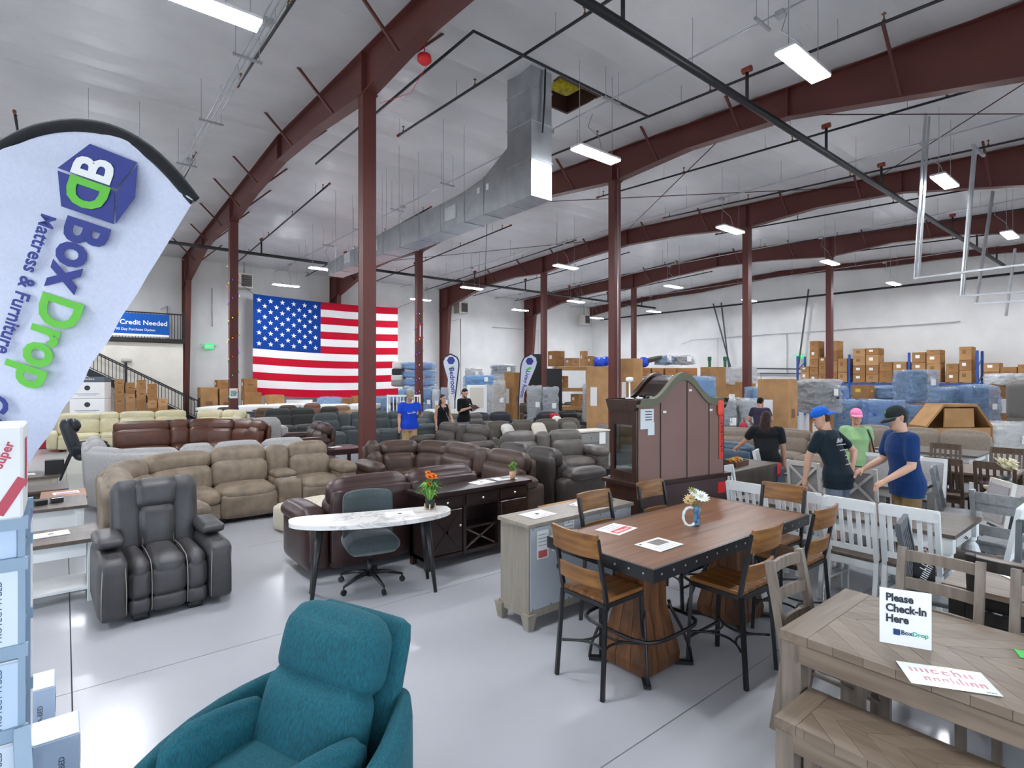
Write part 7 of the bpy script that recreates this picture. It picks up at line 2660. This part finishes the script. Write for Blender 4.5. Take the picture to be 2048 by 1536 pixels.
# woman in green
t, up, sh, wr = person('woman in green T-shirt and pink cap with a shoulder bag', (9.5, 3.22), (-.25, -.95), 1.63, SKIN2, '#93b783', .5, '#4a5568', '#2e211a',
                       (DN, DNL), head=(-.1, .04), female=True, cap='#f28ab4', heavy=1.08, vox=.008)
MB().tube([up(Vector((.15, -.06, 1.44))), up(Vector((.19, -.1, 1.3))), up(Vector((.24, -.09, 1.05)))], .012, 6).obj('bag_strap', BLACK, t, smooth=True)
cush('shoulder_bag', (.08, .26, .26), (.27, 0, .92), BLACK, t, r=.04)
# woman in black polo, back to camera
t, up, sh, wr = person('woman in black polo with long dark hair, back turned, reaching right', (8.75, 4.25), (.35, .9), 1.58, SKIN2, '#17191d', .6, '#2b3f63', '#2c1e18',
                       (DN, ((.12, -.1, -.2), (.24, -.3, -.34))), lean=.16, head=(-.3, .25), female=True, longhair=True, heavy=1.28, hem=.84, vox=.0075, collar='#17191d')
# woman in purple far
t, up, sh, wr = person('woman in dark purple T-shirt facing away with a red handbag', (13.75, 6.85), (.5, .85), 1.64, SKIN2, '#352f42', .5, '#16161a', '#17120f',
                       (((-.1, -.06, -.27), (-.02, -.28, -.36)), ((.1, -.02, -.28), (.08, -.24, -.36))), lean=.1, head=(-.4, .35), female=True, heavy=1.1, vox=.0095)
hb = thing('handbag', 'red handbag carried by the woman in purple', 'bag', (13.4, 7.1, .88), .3)
cush('bag_body', (.3, .14, .24), (0, 0, 0), mat('leather', '#b8243a'), hb, r=.06)
MB().tube([(-.1, 0, .1), (-.06, 0, .26), (.06, 0, .26), (.1, 0, .1)], .01, 6).obj('handle', mat('leather', '#b8243a'), hb, smooth=True)
# three people at the left back
t, up, sh, wr = person('man in bright blue T-shirt and tan cap looking at his phone', (6.85, 12.55), (.35, -.9), 1.79, SKIN, '#1d49c8', .55, '#b79a70', '#8f8678',
                       (DN, ((.08, -.02, -.28), (-.02, -.27, -.22))), lean=.06, head=(.25, .4), cap='#a0937c', shorts=True, heavy=1.12, vox=.0095)
scribble(t, .2, .06, WHITE, up(Vector((.02, -.145, 1.26))), (R90, -.15, 0), n=6, seed=9)
ph = sh[1] + Vector((-.03, -.36, -.16))
boxo('phone', (.07, .012, .14), ph, BLACK, t, .003, rot=(-.6, 0, 0))
t, up, sh, wr = person('woman in black sleeveless top with dark hair and a cross-body strap', (8.1, 12.95), (.55, -.8), 1.68, SKIN, '#151517', 0, '#1c1c20', '#33241b',
                       (DN, ((.06, -.02, -.28), (.02, -.2, -.36))), female=True, longhair=True, head=(.25, 0), tank=True, vox=.0095)
MB().tube([up(Vector((-.08, -.1, 1.44))), up(Vector((.02, -.155, 1.25))), up(Vector((.17, -.12, .98)))], .008, 5).obj('bag_strap', mat('plain', '#c9a8b0'), t, smooth=True)
t, up, sh, wr = person('bearded man in black polo reading a tablet', (9.1, 13.4), (.75, -.65), 1.83, SKIN3, '#111214', .9, '#8e949c', '#1d1512',
                       (((-.06, -.06, -.28), (.1, -.27, -.2)), ((.06, -.08, -.28), (.0, -.33, -.2))), lean=.05, head=(.1, .35), beard=True, vox=.0095, collar='#111214')
boxo('shirt_logo', (.05, .003, .02), up(Vector((.09, -.134, 1.33))), WHITE, t, 0)
bx9, by9 = t.location.x, t.location.y
tb = thing('tablet', 'black tablet held by the bearded man', 'tablet', (bx9, by9, 0), t.rotation_euler[2])
o = boxo('tablet_body', (.26, .19, .012), (.0, -.44, 1.33), BLACK, tb, .004, rot=(.5, 0, 0))
boxo('screen', (.23, .16, .002), (0, 0, .007), mat('plain', '#2a3038', rough=.1), o, 0)
